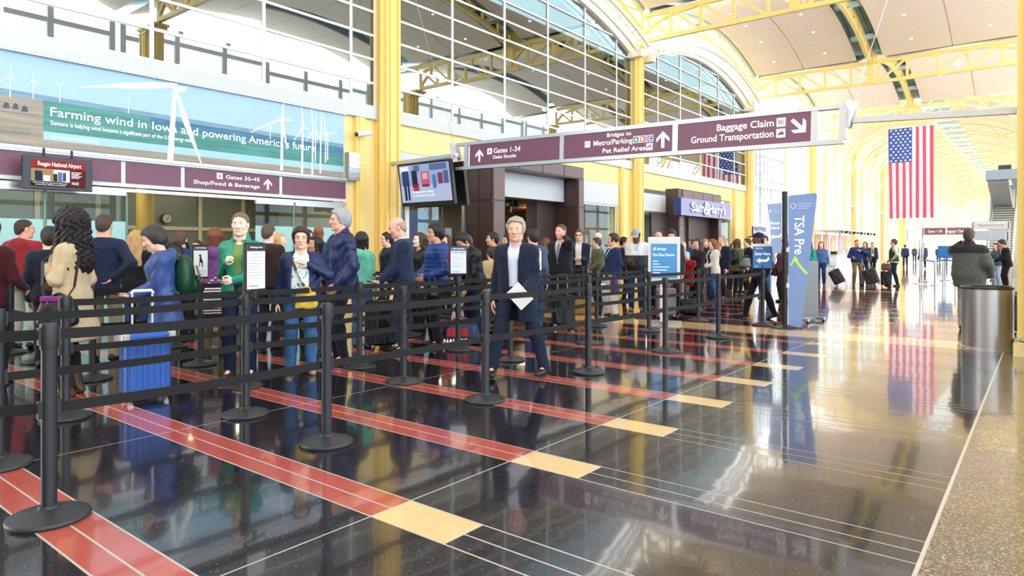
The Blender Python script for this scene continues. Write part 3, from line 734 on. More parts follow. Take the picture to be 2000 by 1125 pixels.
YS = 11.18
def tv(y, sgn, lab):
    xa, xb = onY(781, 400, 11.0)[0], onY(884, 400, 11.0)[0]; cx = (xa + xb) / 2; W = xb - xa; Hh = 1.02; cz = 2.93
    t = thing('hanging_screen', lab, 'screen', (cx, y, cz)); t.rotation_euler = (sgn * math.radians(9), 0, 0 if sgn > 0 else PI)
    MB().bevbox((-W / 2, -.01, -Hh / 2), (W / 2, .09, Hh / 2), .012).build('housing', M_BLACK, t)
    dq = MB().box((-W / 2 + .05, -.014, -Hh / 2 + .09), (W / 2 - .05, -.010, Hh / 2 - .05)).build('display', pic_mat('street', '#8fa3c8'), t)
    ww, hh = W - .1, Hh - .14
    def q(a, b, c, d, m, nm, off=-.016): return MB().box((-W / 2 + .05 + ww * a, off, -Hh / 2 + .09 + hh * c), (-W / 2 + .05 + ww * b, off + .0015, -Hh / 2 + .09 + hh * d)).build(nm, m, dq)
    q(0, 1, 0, .45, pic_mat('road', '#a7b4d4'), 'road_print'); q(.02, .2, .8, .97, pic_mat('plate', '#dfe7f3'), 'caption_plate', -.018)
    for (a, b, c, d, h) in ((.05, .19, .45, .85, '#28407c'), (.07, .12, .06, .5, '#1c2b5c'), (.14, .18, .06, .5, '#1c2b5c'), (.25, .36, .4, .85, '#22283c'), (.26, .38, .3, .5, '#a8344a'), (.44, .60, .42, .80, '#c2566c'), (.47, .57, .6, .76, '#d6dbe6'), (.45, .59, .40, .46, '#3a3038'), (.66, .73, .35, .7, '#3f76b0'), (.77, .86, .45, .74, '#7a3a58'), (.88, .97, .45, .78, '#4a5a86'), (.30, .42, .82, .98, '#5d6488'), (.62, .95, .82, .98, '#56668e')): q(a, b, c, d, pic_mat(h[1:], h), 'street_figure', -.019)
    text_fit('Bringing more energy', ww * .42, .05, M_TXTW, dq, (-W / 2 + .05 + ww * .24, -.021, -Hh / 2 + .09 + hh * .25), RY, bold=.01); text_fit('to the heart of your city', ww * .44, .05, M_TXTW, dq, (-W / 2 + .05 + ww * .24, -.021, -Hh / 2 + .09 + hh * .15), RY, bold=.01)
    return t, cx
t, cxs = tv(YS - .18, 1, 'large hanging screen showing a street scene with a red bus left of the direction sign'); tv(YS + .32, -1, 'second dark screen back to back behind the street scene screen')
tag(MB().cyl((0, 0, 0), (0, 0, 3.45), .055, 14).cyl((0, 0, 0), (0, 0, .03), .22, 20).build('screen_pole', M_WHITE, None, (onY(795, 430, YS + .07)[0], YS + .07, 0), smooth=True), 'white pole standing under the hanging street scene screen', 'pole')

# ---------------------------------------------------------------- the hanging direction sign
xl, xr = onY(893, 300, YS)[0], onY(1650, 240, YS)[0]
zl, zr = 3.50, 3.315
roll = math.atan2(zr - zl, xr - xl)
sg = thing('direction_sign', 'long hanging purple direction sign in an aluminium frame with gates and baggage claim', 'sign', (xl, YS, zl)); sg.rotation_euler = (0, -roll, 0)
LL = (xr - xl) / math.cos(roll)
def lx(u): return (onY(u, 300, YS)[0] - xl) / math.cos(roll)
MB().box((0, -.06, .235), (LL, .06, .305)).box((0, -.06, -.305), (LL, .06, -.235)).build('rail', M_ALU, sg)
for u in (913, 1100, 1321, 1592, 1647):
    MB().box((lx(u) - .05, -.055, -.24), (lx(u) + .05, .055, .24)).build('stile', M_ALU, sg)
spn = [MB().box((lx(a), -.045, -.235), (lx(b), .045, .235)).build('purple_panel', M_PURP, sg) for a, b in ((920, 1097), (1104, 1317), (1326, 1588))]
yf = -.048
def fy(off=0): return lambda x, z, t: (x, yf - t - off, z)
flat(arrow_pts(lx(939), -.02, .27), M_TXTW, spn[0], fy(), 'arrow')
def icon(u, z, s, m=M_TXTW, nm='icon'):
    x = lx(u); flat([(x - s / 2, z - s / 2), (x + s / 2, z - s / 2), (x + s / 2, z + s / 2), (x - s / 2, z + s / 2)], m, spn[0 if u < 1100 else (1 if u < 1320 else 2)], fy(), nm); return x
x = icon(959, .055, .13, nm='plane_icon'); flat(plane_pts(x, .055, .11), M_PURP, spn[0], fy(.003), 'plane_symbol')
text_fit('Gates 1-34', lx(1019) - lx(967), .11, M_TXTW, spn[0], (lx(967), yf - .003, .005), RY, bold=.01)
text_fit('Delta Shuttle', lx(1011) - lx(966), .075, M_TXTW, spn[0], (lx(966), yf - .003, -.115), RY, bold=.01)
text_fit('Bridges to', lx(1235) - lx(1188), .075, M_TXTW, spn[1], (lx(1188), yf - .003, .125), RY, bold=.01)
text_fit('Metro/Parking', lx(1238) - lx(1162), .10, M_TXTW, spn[1], (lx(1162), yf - .003, -.02), RY, bold=.01)
text_fit('Pet Relief Area', lx(1264) - lx(1180), .09, M_TXTW, spn[1], (lx(1180), yf - .003, -.175), RY, bold=.01)
x = icon(1150, .02, .12, nm='metro_icon'); text_fit('M', .065, .07, M_PURP, spn[1], (x - .035, yf - .006, -.015), RY)
for u, hexc, ch in ((1245, '#2fa06a', 'A'), (1258, '#d23c44', 'B'), (1272, '#3f78c4', 'C')):
    x = icon(u, .03, .125, M_TXTW, 'garage_icon'); flat([(x - .052, -.022), (x + .052, -.022), (x + .052, .082), (x - .052, .082)], mat('sign_' + ch, srgb(hexc), rough=.5), spn[1], fy(.003), 'garage_square'); text_fit(ch, .06, .07, M_TXTW, spn[1], (x - .03, yf - .009, -.005), RY, bold=.02)
x = icon(1271, -.12, .125, nm='dog_icon'); flat([(x - .045, -.15), (x - .03, -.15), (x - .025, -.125), (x + .02, -.125), (x + .025, -.15), (x + .035, -.15), (x + .038, -.105), (x + .05, -.09), (x + .035, -.075), (x + .02, -.1), (x - .04, -.1)], M_PURP, spn[1], fy(.003), 'dog_symbol')
flat(arrow_pts(lx(1297), -.01, .30), M_TXTW, spn[1], fy(), 'arrow')
xe = lx(1513)
text_fit('Baggage Claim', xe - lx(1402), .115, M_TXTW, spn[2], (xe, yf - .003, .055), RY, 'RIGHT', bold=.012)
text_fit('Ground Transportation', xe - lx(1352), .115, M_TXTW, spn[2], (xe, yf - .003, -.12), RY, 'RIGHT', bold=.012)
x = icon(1527, .105, .14, nm='baggage_icon')
for k in range(4): flat([(x - .04 + k * .022, .065), (x - .028 + k * .022, .065), (x - .028 + k * .022, .145), (x - .04 + k * .022, .145)], M_PURP, spn[2], fy(.003), 'suitcase_symbol')
x = icon(1527, -.07, .14, nm='vehicle_icon'); flat([(x - .05, -.1), (x + .05, -.1), (x + .05, -.07), (x + .03, -.045), (x - .01, -.045), (x - .03, -.075), (x - .05, -.08)], M_PURP, spn[2], fy(.003), 'vehicle_symbol')
flat(arrow_pts(lx(1562), .02, .30, -math.radians(135)), M_TXTW, spn[2], fy(), 'arrow')
# booms that carry it, with hinge plates and wires up to the roof
for side in (0, 1):
    u0, v0, u1, v1 = ((760, 321, 893, 303), (1652, 236, 1986, 216))[side]
    (xa, za), (xb, zb_) = onY(u0, v0, YS + .1), onY(u1, v1, YS + .1)
    bm_ = thing('sign_boom', ('grey tubular boom from the left column to the hanging sign', 'white tubular boom from the right column to the hanging sign')[side], 'boom', (xa, YS + .1, za))
    MB().bar((0, 0, 0), (xb - xa, 0, zb_ - za), .10, .085).build('arm', M_ALU, bm_)
    xe_ = (xb - xa, zb_ - za) if side == 0 else (0, 0)
    pl = MB(); hx, hz = xe_
    pl.bar((hx - (.10 if side == 0 else -.10), -.09, hz + .28), (hx, -.09, hz - .1), .02, .14, (1, 0, 0)).bar((hx - (.10 if side == 0 else -.10), .09, hz + .28), (hx, .09, hz - .1), .02, .14, (1, 0, 0))
    pl.build('hinge_plate', M_WHITE, bm_); MB().cyl((hx, -.12, hz - .04), (hx, .12, hz - .04), .03, 10).build('bolt', M_GREYM, bm_)
    (wx, wz) = onY(*((812, 0), (1733, 0))[side], YS + .1)
    ax, az = hx - (.10 if side == 0 else -.10), hz + .28
    dx, dz = (wx - xa - ax), (wz - za - az); k = (9.7 - za - az) / dz
    MB().tube([(ax, 0, az), (ax + dx * k, 0, az + dz * k)], .006, 5).build('wire', M_GREYM, bm_)

# ---------------------------------------------------------------- coffee shop portal (bay 1)
XP = -12.1
m_warm = mat('warm_wall', srgb('#8b6a48'), rough=.7); m_cof = mat('coffee_ceiling', srgb('#c9a877'), rough=.7)
pt = thing('shop_portal', 'brown panelled portal with a pale fascia around the coffee shop opening', 'portal', (XW, 14.35, 0))
D = XP - XW
Lp = 4.75      # along y
MB().box((0, 0, 0), (D, .55, 3.72)).build('left_pier', M_BROWN, pt); MB().box((0, Lp - .35, 0), (D, Lp, 3.72)).build('right_pier', M_BROWN, pt)
MB().box((0, 0, 3.72), (D, Lp, 4.12)).build('lintel', M_BROWN, pt)
for y0, y1, z0, z1 in ((.03, .52, .05, 1.4), (.03, .52, 1.45, 2.75), (.03, .52, 2.8, 3.7), (Lp - .32, Lp - .03, .05, 1.4), (Lp - .32, Lp - .03, 1.45, 2.75), (Lp - .32, Lp - .03, 2.8, 3.7)) + tuple((.03 + k * 1.18, 1.17 + k * 1.18, 3.76, 4.09) for k in range(4)):
    MB().box((D, y0, z0), (D + .025, y1, z1)).build('panel', M_BROWN2, pt)
for x0, x1 in ((.05, .48), (.52, .95)):
    for z0, z1 in ((.05, 1.4), (1.45, 2.75), (2.8, 4.05)):
        MB().box((x0, -.02, z0), (x1, 0, z1)).build('panel', M_BROWN, pt); MB().box((x0, Lp - .37, z0), (x1, Lp - .35, min(z1, 3.7))).build('panel', M_BROWN, pt)
MB().box((.05, .55, 2.98), (.45, Lp - .35, 3.72)).build('fascia', mat('pale_fascia', srgb('#c9cfd6'), rough=.4), pt)
MB().box((-.4, Lp - 1.35, 0), (.05, Lp - .35, 2.98)).build('folded_door', M_BROWN, pt)
sh = MB(); sh.box((-19, 11.4, 0), (-18.9, 24, 3.3)); sh.box((-19, 11.4, 3.2), (-13.4, 24, 3.3)); sh.box((-19, 11.3, 0), (-13.4, 11.4, 3.3)); sh.box((-19, 24, 0), (-13.4, 24.1, 3.3))
tag(sh.build('wall_shop', m_warm), kind='structure')
sc_ = MB(); sc_.box((-18.8, 11.5, 3.1), (-13.4, 23.9, 3.19)); tag(sc_.build('ceiling_shop', m_cof), kind='structure')
lampw = mat('warm_lamp', (1, .8, .5), emit=(1, .78, .45), estr=7)
for k, (u, v, X) in enumerate(((985, 414, -15.0), (1046, 428, -15.5), (1036, 433, -16.5), (1000, 402, -14.6))):
    Y, z = onX(u, v, X)
    t = thing('pendant_lamp', 'dark drum pendant lamp glowing warm inside the coffee shop', 'lamp', (X, Y, z), group='pendant lamps of the coffee shop')
    MB().lathe([(.26, -.02), (.26, .2), (.24, .2), (.24, -.0)], n=18).build('shade', M_BLACK, t, smooth=True); MB().cyl((0, 0, 0), (0, 0, .015), .235, 18).build('glow', lampw, t); MB().cyl((0, 0, .2), (0, 0, max(.22, 3.1 - z)), .008, 5).build('cord', M_BLACK, t)
for x, y, e in ((-15.5, 16.8, 60), (-15.5, 21.5, 60), (-15.0, 12.8, 25)):
    l = bpy.data.lights.new('shop_light', 'AREA'); l.energy = e; l.size = 1.6; l.color = (1, .86, .66); lo = bpy.data.objects.new('shop_light', l); COL.objects.link(lo); lo.location = (x, y, 3.05)
# shelves and menu boards at the back of the shop
for k, (y, w_) in enumerate(((15.0, 1.2), (16.6, 1.2), (19.0, 1.0))):
    b_ = thing('back_shelf', 'dark wooden shelf unit with bottles at the back of the coffee shop, %s' % ('left', 'middle', 'right')[k], 'shelf', (-18.8, y, 0))
    MB().box((0, 0, 0), (.35, w_, .05)).box((0, 0, 0), (.03, w_, 2.0)).build('carcass', M_BROWN, b_)
    for z in (.5, .95, 1.4, 1.85): MB().box((0, 0, z), (.35, w_, z + .03)).build('shelf_board', M_BROWN2, b_)
# glazed front between column and portal, with a blue poster and menu frames inside
def shopwin(name, y0, y1, z1, label_fascia, zf):
    w = struct_empty(name, (XW - .05, y0, 0)); L = y1 - y0
    MB().box((-.01, .04, .1), (.01, L - .04, z1)).build('pane', M_SHOPG, w)
    MB().box((-.04, 0, 0), (.04, L, .1)).box((-.04, 0, z1), (.04, L, z1 + .06)).build('rail', M_ALU, w)
    for y in (0, L): MB().box((-.04, y - .03, 0), (.04, y + .03, z1)).build('stile', M_ALU, w)
    MB().box((-.05, -.02, z1 + .06), (.10, L + .02, zf)).build('fascia', mat('light_fascia', srgb('#d3d8de'), rough=.45), w)
    return w
shopwin('window_23', 11.75, 14.3, 3.05, '', 3.92); shopwin('window_24', 19.15, 23.1, 3.05, '', 3.92); shopwin('window_25', 24.95, 27.3, 2.95, '', 3.75); shopwin('window_26', 32.7, 35.3, 2.95, '', 3.65)
Yp, zp = onX(790, 420, -13.9)
tag(MB().box((-.02, 0, 0), (.02, .95, 1.3)).build('poster', mat('poster_blue', srgb('#4a6cb0'), rough=.5, var=.15), None, (-13.9, Yp - .1, 1.2)), 'blue poster panel inside the shop window left of the coffee shop', 'poster')
t = thing('hanging_board', 'grey hanging menu board behind the shop window beside the coffee shop', 'board', (-14.2, onX(845, 420, -14.2)[0], 2.05)); MB().box((0, -.45, 0), (.03, .45, .32)).build('panel', mat('board_grey', srgb('#6e7074'), rough=.5), t); MB().cyl((.01, -.4, .32), (.01, -.4, 1.1), .008, 5).cyl((.01, .4, .32), (.01, .4, 1.1), .008, 5).build('cord', M_WHITE, t); text_fit('Gatwalk 1.50', .5, .06, M_TXTW, t, (.033, -.1, .14), RX) if False else None
mc = mat('menu_pale', srgb('#b9cdcd'), rough=.4, emit=srgb('#b9cdcd'), estr=.15)
for k in range(3):
    t = thing('menu_frame', 'pale framed notice in the shop window, %s of three' % ('left', 'middle', 'right')[k], 'frame', (-14.0, onX(815 + k * 29, 440, -14.0)[0], 1.35)); MB().box((0, -.2, 0), (.02, .2, .7)).build('print', mc, t); MB().box((.02, -.22, -.02), (.03, .22, .02)).box((.02, -.22, .68), (.03, .22, .72)).box((.02, -.22, 0), (.03, -.18, .7)).box((.02, .18, 0), (.03, .22, .7)).build('rim', M_BLACK, t)
t = thing('shop_screen', 'small blue lit screen inside the window right of the coffee shop', 'screen', (-14.6, onX(1179, 440, -14.6)[0], 1.7)); MB().box((-.05, -.62, -.1), (0, .62, .55)).build('housing', M_BLACK, t); MB().box((0, -.58, -.06), (.004, .58, .5)).build('display', pic_mat('aqua', '#3fa3d8', .8), t); MB().box((.004, -.12, -.04), (.007, .1, .36)).build('figure_print', pic_mat('peach', '#d8a890'), t); MB().cyl((-.03, 0, .55), (-.03, 0, 1.4), .02).build('hanger', M_BLACK, t)

# ---------------------------------------------------------------- restaurant portal (bay 2)
sp = thing('restaurant_portal', 'dark brown portal behind the navy restaurant sign', 'portal', (XW, 27.4, 0)); D = .6; Lp = 4.9
MB().box((0, 0, 0), (D, .55, 4.05)).build('left_pier', M_BROWN, sp); MB().box((0, Lp - .4, 0), (D, Lp, 4.05)).build('right_pier', M_BROWN, sp); MB().box((0, .55, 3.45), (D, Lp - .4, 4.05)).build('lintel', M_BROWN, sp)
for k in range(4): MB().box((D, .42 + k * 1.13, 3.55), (D + .03, 1.5 + k * 1.13, 4.0)).build('panel', M_BROWN2, sp)
for z in (.1, 1.3, 2.5): MB().box((D, .06, z), (D + .03, .5, z + 1.15)).build('panel', M_BROWN2, sp); MB().box((D, Lp - .36, z), (D + .03, Lp - .04, z + 1.15)).build('panel', M_BROWN2, sp)
MB().box((.02, -1.6, 0), (.12, 0, 2.95)).build('side_panel', M_BROWN, sp)
MB().box((.05, 2.0, 0), (.2, 4.4, 2.9)).build('door_leaf', M_BROWN, sp)
rs = MB(); rs.box((-17, 24.6, 0), (-16.9, 35.3, 3.3)); rs.box((-17, 24.5, 3.2), (-13.4, 35.3, 3.3)); rs.box((-17, 35.3, 0), (-13.4, 35.4, 3.3))
tag(rs.build('wall_restaurant', mat('restaurant_pale', srgb('#d8d2c6'), rough=.7)), kind='structure')
l = bpy.data.lights.new('restaurant_light', 'AREA'); l.energy = 90; l.size = 2; l.color = (1, .93, .82); lo = bpy.data.objects.new('restaurant_light', l); COL.objects.link(lo); lo.location = (-15.2, 29.5, 3.15)
ss = thing('restaurant_sign', 'navy box sign with raised white letters reading Sam & Harry\'s', 'sign', (-12.465, 26.85, 2.86))
Ls = 5.75
MB().box((0, 0, 0), (.34, Ls, .75)).build('box', M_NAVY, ss)
MB().box((.34, 0, 0), (.345, Ls, .75)).build('face', mat('sign_lilac', srgb('#8f94c4'), rough=.25, spec=.6), ss)
text_fit("Sam", 1.45, .42, M_TXTW, ss, (.40, .95, .20), RX, bold=.012); text_fit("&", .62, .62, M_TXTW, ss, (.41, 2.35, .10), RX, bold=.012); text_fit("Harry's", 2.0, .42, M_TXTW, ss, (.40, 2.95, .20), RX, bold=.012)
for k, (a, b) in enumerate(((.95, 2.4), (2.35, 2.97), (2.95, 4.95))):
    pass
text_fit("Sam", 1.45, .42, M_NAVY, ss, (.35, .85, .17), RX, bold=.02, name='letter_back'); text_fit("&", .62, .62, M_NAVY, ss, (.35, 2.25, .07), RX, bold=.02, name='letter_back'); text_fit("Harry's", 2.0, .42, M_NAVY, ss, (.35, 2.85, .17), RX, bold=.02, name='letter_back')
# small free-standing restaurant sign past the last shop column
Y2, z2 = onX(1480, 440, -11.6)
s2 = thing('banner_stand', 'small navy sign reading Sam & Ha on a stand past the restaurant', 'sign', (-11.6, Y2 - .9, 0)); MB().box((0, 0, 2.0), (.06, 2.1, 2.55)).build('face', M_NAVY, s2); text_fit("Sam & Harry's", 1.9, .3, M_TXTW, s2, (.063, .1, 2.13), RX, bold=.01); MB().cyl((.03, .3, 0), (.03, .3, 2.0), .03).cyl((.03, 1.8, 0), (.03, 1.8, 2.0), .03).box((-.2, .2, 0), (.25, .4, .03)).box((-.2, 1.7, 0), (.25, 1.9, .03)).build('stand', M_GREYM, s2)

# ---------------------------------------------------------------- flag
yf_ = 50.2
(xf0, zf1), (xf1, _z) = onY(1735, 253, yf_), onY(1823, 252, yf_)
zf0 = onY(1780, 426, yf_)[1]; FW, FH = xf1 - xf0, zf1 - zf0
fl = thing('flag', 'large stars and stripes flag hanging upright in the middle of the hall', 'flag', (xf0, yf_, zf0))
mr, mw, mbz = mat('flag_red', srgb('#e04a63'), rough=.8), mat('flag_white', srgb('#fbfbfd'), rough=.8), mat('flag_blue', srgb('#3c549c'), rough=.8)
def fw(x, z): 
    k = (1 - z / FH)
    return .10 * math.sin(x * 2.6 + 1.2 * k) * (.3 + .7 * k) + .04 * math.sin(x * 6 + z)
def strip(x0, x1, z0, z1, m, nm, off=0):
    mb = MB(); nx, nz = max(1, int((x1 - x0) / .12)), max(1, int((z1 - z0) / .5))
    vs, fs_ = [], []
    for j in range(nz + 1):
        for i in range(nx + 1):
            x, z = x0 + (x1 - x0) * i / nx, z0 + (z1 - z0) * j / nz
            sh_ = .06 * (1 - z / FH) * math.sin(1.0)
            vs.append((x + sh_ * (1 if x < FW / 2 else .2), fw(x, z) + off, z))
    for j in range(nz):
        for i in range(nx): a = j * (nx + 1) + i; fs_.append((a, a + 1, a + nx + 2, a + nx + 1))
    return mb.add(vs, fs_).build(nm, m, fl, smooth='all')
cw = FW * 7 / 13; chz = FH * .4
for k in range(13):
    x0, x1 = FW * k / 13, FW * (k + 1) / 13
    z1 = FH if k >= 7 else FH * (1 - .38)
    strip(x0, x1, 0, z1, mr if k % 2 == 0 else mw, 'stripe')
strip(0, cw, FH * .62, FH, mbz, 'canton')
for r in range(11):
    for c in range(5 if r % 2 == 0 else 4):
        x = cw * ((c + .5) / 5 if r % 2 == 0 else (c + 1) / 5); z = FH * (.62 + .38 * (r + .6) / 11.2)
        pts = [((.085 if q % 2 == 0 else .036) * math.sin(q * PI / 5), (.085 if q % 2 == 0 else .036) * math.cos(q * PI / 5)) for q in range(10)]
        MB().add([(x + .03 + a, fw(x, z) - .03, z + b) for a, b in pts] + [(x + .03, fw(x, z) - .03, z)], [(q, (q + 1) % 10, 10) for q in range(10)]).build('star', mw, fl)
MB().tube([(0, 0, FH + .03), (FW, 0, FH + .03)], .03, 8).build('pole', M_WHITE, fl); MB().tube([(FW * .5, 0, FH + .03), (FW * .5, .70, 9.76 - zf0)], .008, 5).build('cord', M_WHITE, fl)
# ================================================================ people: implicit surfaces meshed with surface nets
class Grid:
    def __init__(s, lo, hi, h):
        s.h = h; s.lo = np.array(lo, float) - 2 * h
        s.n = np.ceil((np.array(hi, float) + 2 * h - s.lo) / h).astype(int) + 1
        s.F = np.full(s.n, 1.0, np.float32)
    def _blk(s, lo, hi):
        a = np.clip(np.floor((np.array(lo) - s.lo) / s.h).astype(int), 0, s.n); b = np.clip(np.ceil((np.array(hi) - s.lo) / s.h).astype(int) + 1, 0, s.n)
        if np.any(b <= a): return None
        ax = [(s.lo[i] + s.h * np.arange(a[i], b[i])).astype(np.float32) for i in range(3)]
        P = np.stack(np.meshgrid(*ax, indexing='ij'), -1)
        return (slice(a[0], b[0]), slice(a[1], b[1]), slice(a[2], b[2])), P
    def add(s, fn, lo, hi, k=0.0):
        m = k + 2.5 * s.h
        r = s._blk(np.array(lo) - m, np.array(hi) + m)
        if r is None: return
        sl, P = r; d = fn(P); f = s.F[sl]
        if k > 0:
            hh = np.maximum(k - np.abs(f - d), 0) / k
            s.F[sl] = np.minimum(f, d) - hh * hh * k * 0.25
        else: s.F[sl] = np.minimum(f, d)
    def cut(s, fn, lo, hi, k=0.0):
        r = s._blk(np.array(lo), np.array(hi))
        if r is None: return
        sl, P = r; d = -fn(P); f = s.F[sl]
        if k > 0:
            hh = np.maximum(k - np.abs(f - d), 0) / k
            s.F[sl] = np.maximum(f, d) + hh * hh * k * 0.25
        else: s.F[sl] = np.maximum(f, d)
    def cone(s, a, b, ra, rb, k=0.0, sq=None):
        a, b = np.array(a, np.float32), np.array(b, np.float32); r = max(ra, rb)
        s.add(lambda P: _cone(P, a, b, ra, rb), np.minimum(a, b) - r, np.maximum(a, b) + r, k)
    def ell(s, c, r, k=0.0, R=None, cut=False):
        c = np.array(c, np.float32); r = np.array(r, np.float32); mr = float(r.max())
        def fn(P):
            q = P - c
            if R is not None: q = q @ R
            q = q / r
            L = np.sqrt((q * q).sum(-1)); g = np.sqrt(((q / r) ** 2).sum(-1)) + 1e-9
            return L * (L - 1.0) / g
        (s.cut if cut else s.add)(fn, c - mr - (k if cut else 0), c + mr + (k if cut else 0), k)
    def mesh(s):
        F = s.F
        F[0], F[-1], F[:, 0], F[:, -1], F[:, :, 0], F[:, :, -1] = 1, 1, 1, 1, 1, 1
        ins = F < 0
        nx, ny, nz = F.shape
        cnt = np.zeros((nx - 1, ny - 1, nz - 1), np.int8)
        for dx in (0, 1):
            for dy in (0, 1):
                for dz in (0, 1): cnt += ins[dx:nx - 1 + dx, dy:ny - 1 + dy, dz:nz - 1 + dz]
        act = (cnt > 0) & (cnt < 8)
        I = np.argwhere(act)
        if len(I) == 0: return np.zeros((0, 3)), np.zeros((0, 4), int)
        idx = np.full(act.shape, -1, np.int32); idx[act] = np.arange(len(I))
        acc = np.zeros((len(I), 3)); num = np.zeros(len(I))
        cr = [(a, b, c) for a in (0, 1) for b in (0, 1) for c in (0, 1)]
        val = {o: F[I[:, 0] + o[0], I[:, 1] + o[1], I[:, 2] + o[2]] for o in cr}
        for o in cr:
            for ax in range(3):
                if o[ax]: continue
                o2 = list(o); o2[ax] = 1; o2 = tuple(o2)
                v0, v1 = val[o], val[o2]; sel = (v0 < 0) != (v1 < 0)
                t = v0[sel] / (v0[sel] - v1[sel])
                p = np.tile(np.array(o, float), (sel.sum(), 1)); p[:, ax] = t
                acc[sel] += p; num[sel] += 1
        V = s.lo + (I + acc / num[:, None]) * s.h
        Q = []
        for ax in range(3):
            a, b = (ax + 1) % 3, (ax + 2) % 3
            s0 = [slice(None)] * 3; s1 = [slice(None)] * 3
            s0[ax] = slice(0, -1); s1[ax] = slice(1, None)
            A, B = ins[tuple(s0)], ins[tuple(s1)]
            E_ = np.argwhere(A != B)
            if len(E_) == 0: continue
            E_ = E_[(E_[:, a] > 0) & (E_[:, b] > 0)]
            fl = A[E_[:, 0], E_[:, 1], E_[:, 2]]
            def g(da, db):
                e = E_.copy(); e[:, a] -= da; e[:, b] -= db
                e[:, a] = np.minimum(e[:, a], act.shape[a] - 1); e[:, b] = np.minimum(e[:, b], act.shape[b] - 1)
                return idx[e[:, 0], e[:, 1], e[:, 2]]
            q = np.stack([g(1, 1), g(0, 1), g(0, 0), g(1, 0)], 1)
            q[~fl] = q[~fl][:, ::-1]
            Q.append(q)
        Q = np.concatenate(Q); Q = Q[(Q >= 0).all(1)]
        return V, Q

def _cone(P, a, b, ra, rb):
    ba = b - a; L2 = float(ba @ ba) + 1e-9
    q = P - a
    t = np.clip((q @ ba) / L2, 0, 1)
    w = q - t[..., None] * ba
    return np.sqrt((w * w).sum(-1)) - (ra + (rb - ra) * t)

def np_mesh(name, V, Q, mats, cols=None, smooth_iter=1):
    # a light Laplacian smooth removes the grid look
    V = V.copy()
    if len(Q) and smooth_iter:
        for _ in range(smooth_iter):
            S = np.zeros_like(V); n = np.zeros(len(V))
            for k in range(4):
                i, j = Q[:, k], Q[:, (k + 1) % 4]
                np.add.at(S, i, V[j]); np.add.at(n, i, 1)
            V = 0.5 * V + 0.5 * S / np.maximum(n, 1)[:, None]
    me = bpy.data.meshes.new(name)
    me.vertices.add(len(V)); me.vertices.foreach_set('co', V.astype(np.float32).ravel())
    me.loops.add(len(Q) * 4); me.loops.foreach_set('vertex_index', Q.astype(np.int32).ravel())
    me.polygons.add(len(Q)); me.polygons.foreach_set('loop_start', np.arange(0, len(Q) * 4, 4, dtype=np.int32))
    me.polygons.foreach_set('use_smooth', np.ones(len(Q), bool))
    me.update(calc_edges=True)
    for m in mats: me.materials.append(m)
    if cols is not None:
        at = me.color_attributes.new('Col', 'FLOAT_COLOR', 'POINT')
        at.data.foreach_set('color', np.concatenate([cols, np.ones((len(cols), 1))], 1).astype(np.float32).ravel())
    return me

def skin_mat():
    if 'skin' in MATS: return MATS['skin']
    m = mat('skin', (0.6, 0.4, 0.3), rough=0.5, spec=0.4)
    nt = m.node_tree; b = nt.nodes['Principled BSDF']
    a = nt.nodes.new('ShaderNodeAttribute'); a.attribute_name = 'Col'
    nt.links.new(a.outputs['Color'], b.inputs['Base Color'])
    b.inputs['Subsurface Weight'].default_value = 0.0
    return m

def rotx(a): c, s = math.cos(a), math.sin(a); return np.array([[1, 0, 0], [0, c, -s], [0, s, c]])
def roty(a): c, s = math.cos(a), math.sin(a); return np.array([[c, 0, s], [0, 1, 0], [-s, 0, c]])
def rotz(a): c, s = math.cos(a), math.sin(a); return np.array([[c, -s, 0], [s, c, 0], [0, 0, 1]])
def unit(v): v = np.array(v, float); return v / (np.linalg.norm(v) + 1e-9)
def ik(a, t, l1, l2, pole):
    a, t = np.array(a, float), np.array(t, float)
    d = t - a; L = np.linalg.norm(d); mx = (l1 + l2) * 0.999
    if L > mx: t = a + d / L * mx; d = t - a; L = mx
    L = max(L, abs(l1 - l2) + 0.02); u = unit(d)
    x = (l1 * l1 - l2 * l2 + L * L) / (2 * L); y = math.sqrt(max(l1 * l1 - x * x, 0))
    p = np.array(pole, float); p = unit(p - u * (p @ u))
    return a + u * x + p * y, a + u * L

# torso profiles: z above the hip, half width, half depth, centre y  (for a figure 1.78 m tall)
TOR_M = np.array([(-.12, .158, .112, -.012), (0, .168, .118, -.012), (.12, .152, .107, 0), (.28, .168, .116, .002), (.38, .178, .120, .002), (.44, .170, .106, -.006), (.485, .135, .088, -.012), (.52, .085, .070, -.014), (.58, .056, .057, -.006)])
TOR_F = np.array([(-.12, .165, .118, -.016), (0, .172, .120, -.014), (.12, .134, .098, 0), (.28, .146, .112, .008), (.36, .152, .116, .012), (.43, .144, .096, -.004), (.48, .112, .078, -.012), (.515, .068, .058, -.014), (.58, .048, .049, -.006)])
SKIRT = np.array([(-.55, .215, .185, -.01), (-.30, .195, .16, -.012)])

SKIN = dict(light='#efc3a8', pale='#f6d2be', tan='#d0987a', brown='#7f5038', olive='#dcae8c', red='#eab09a')

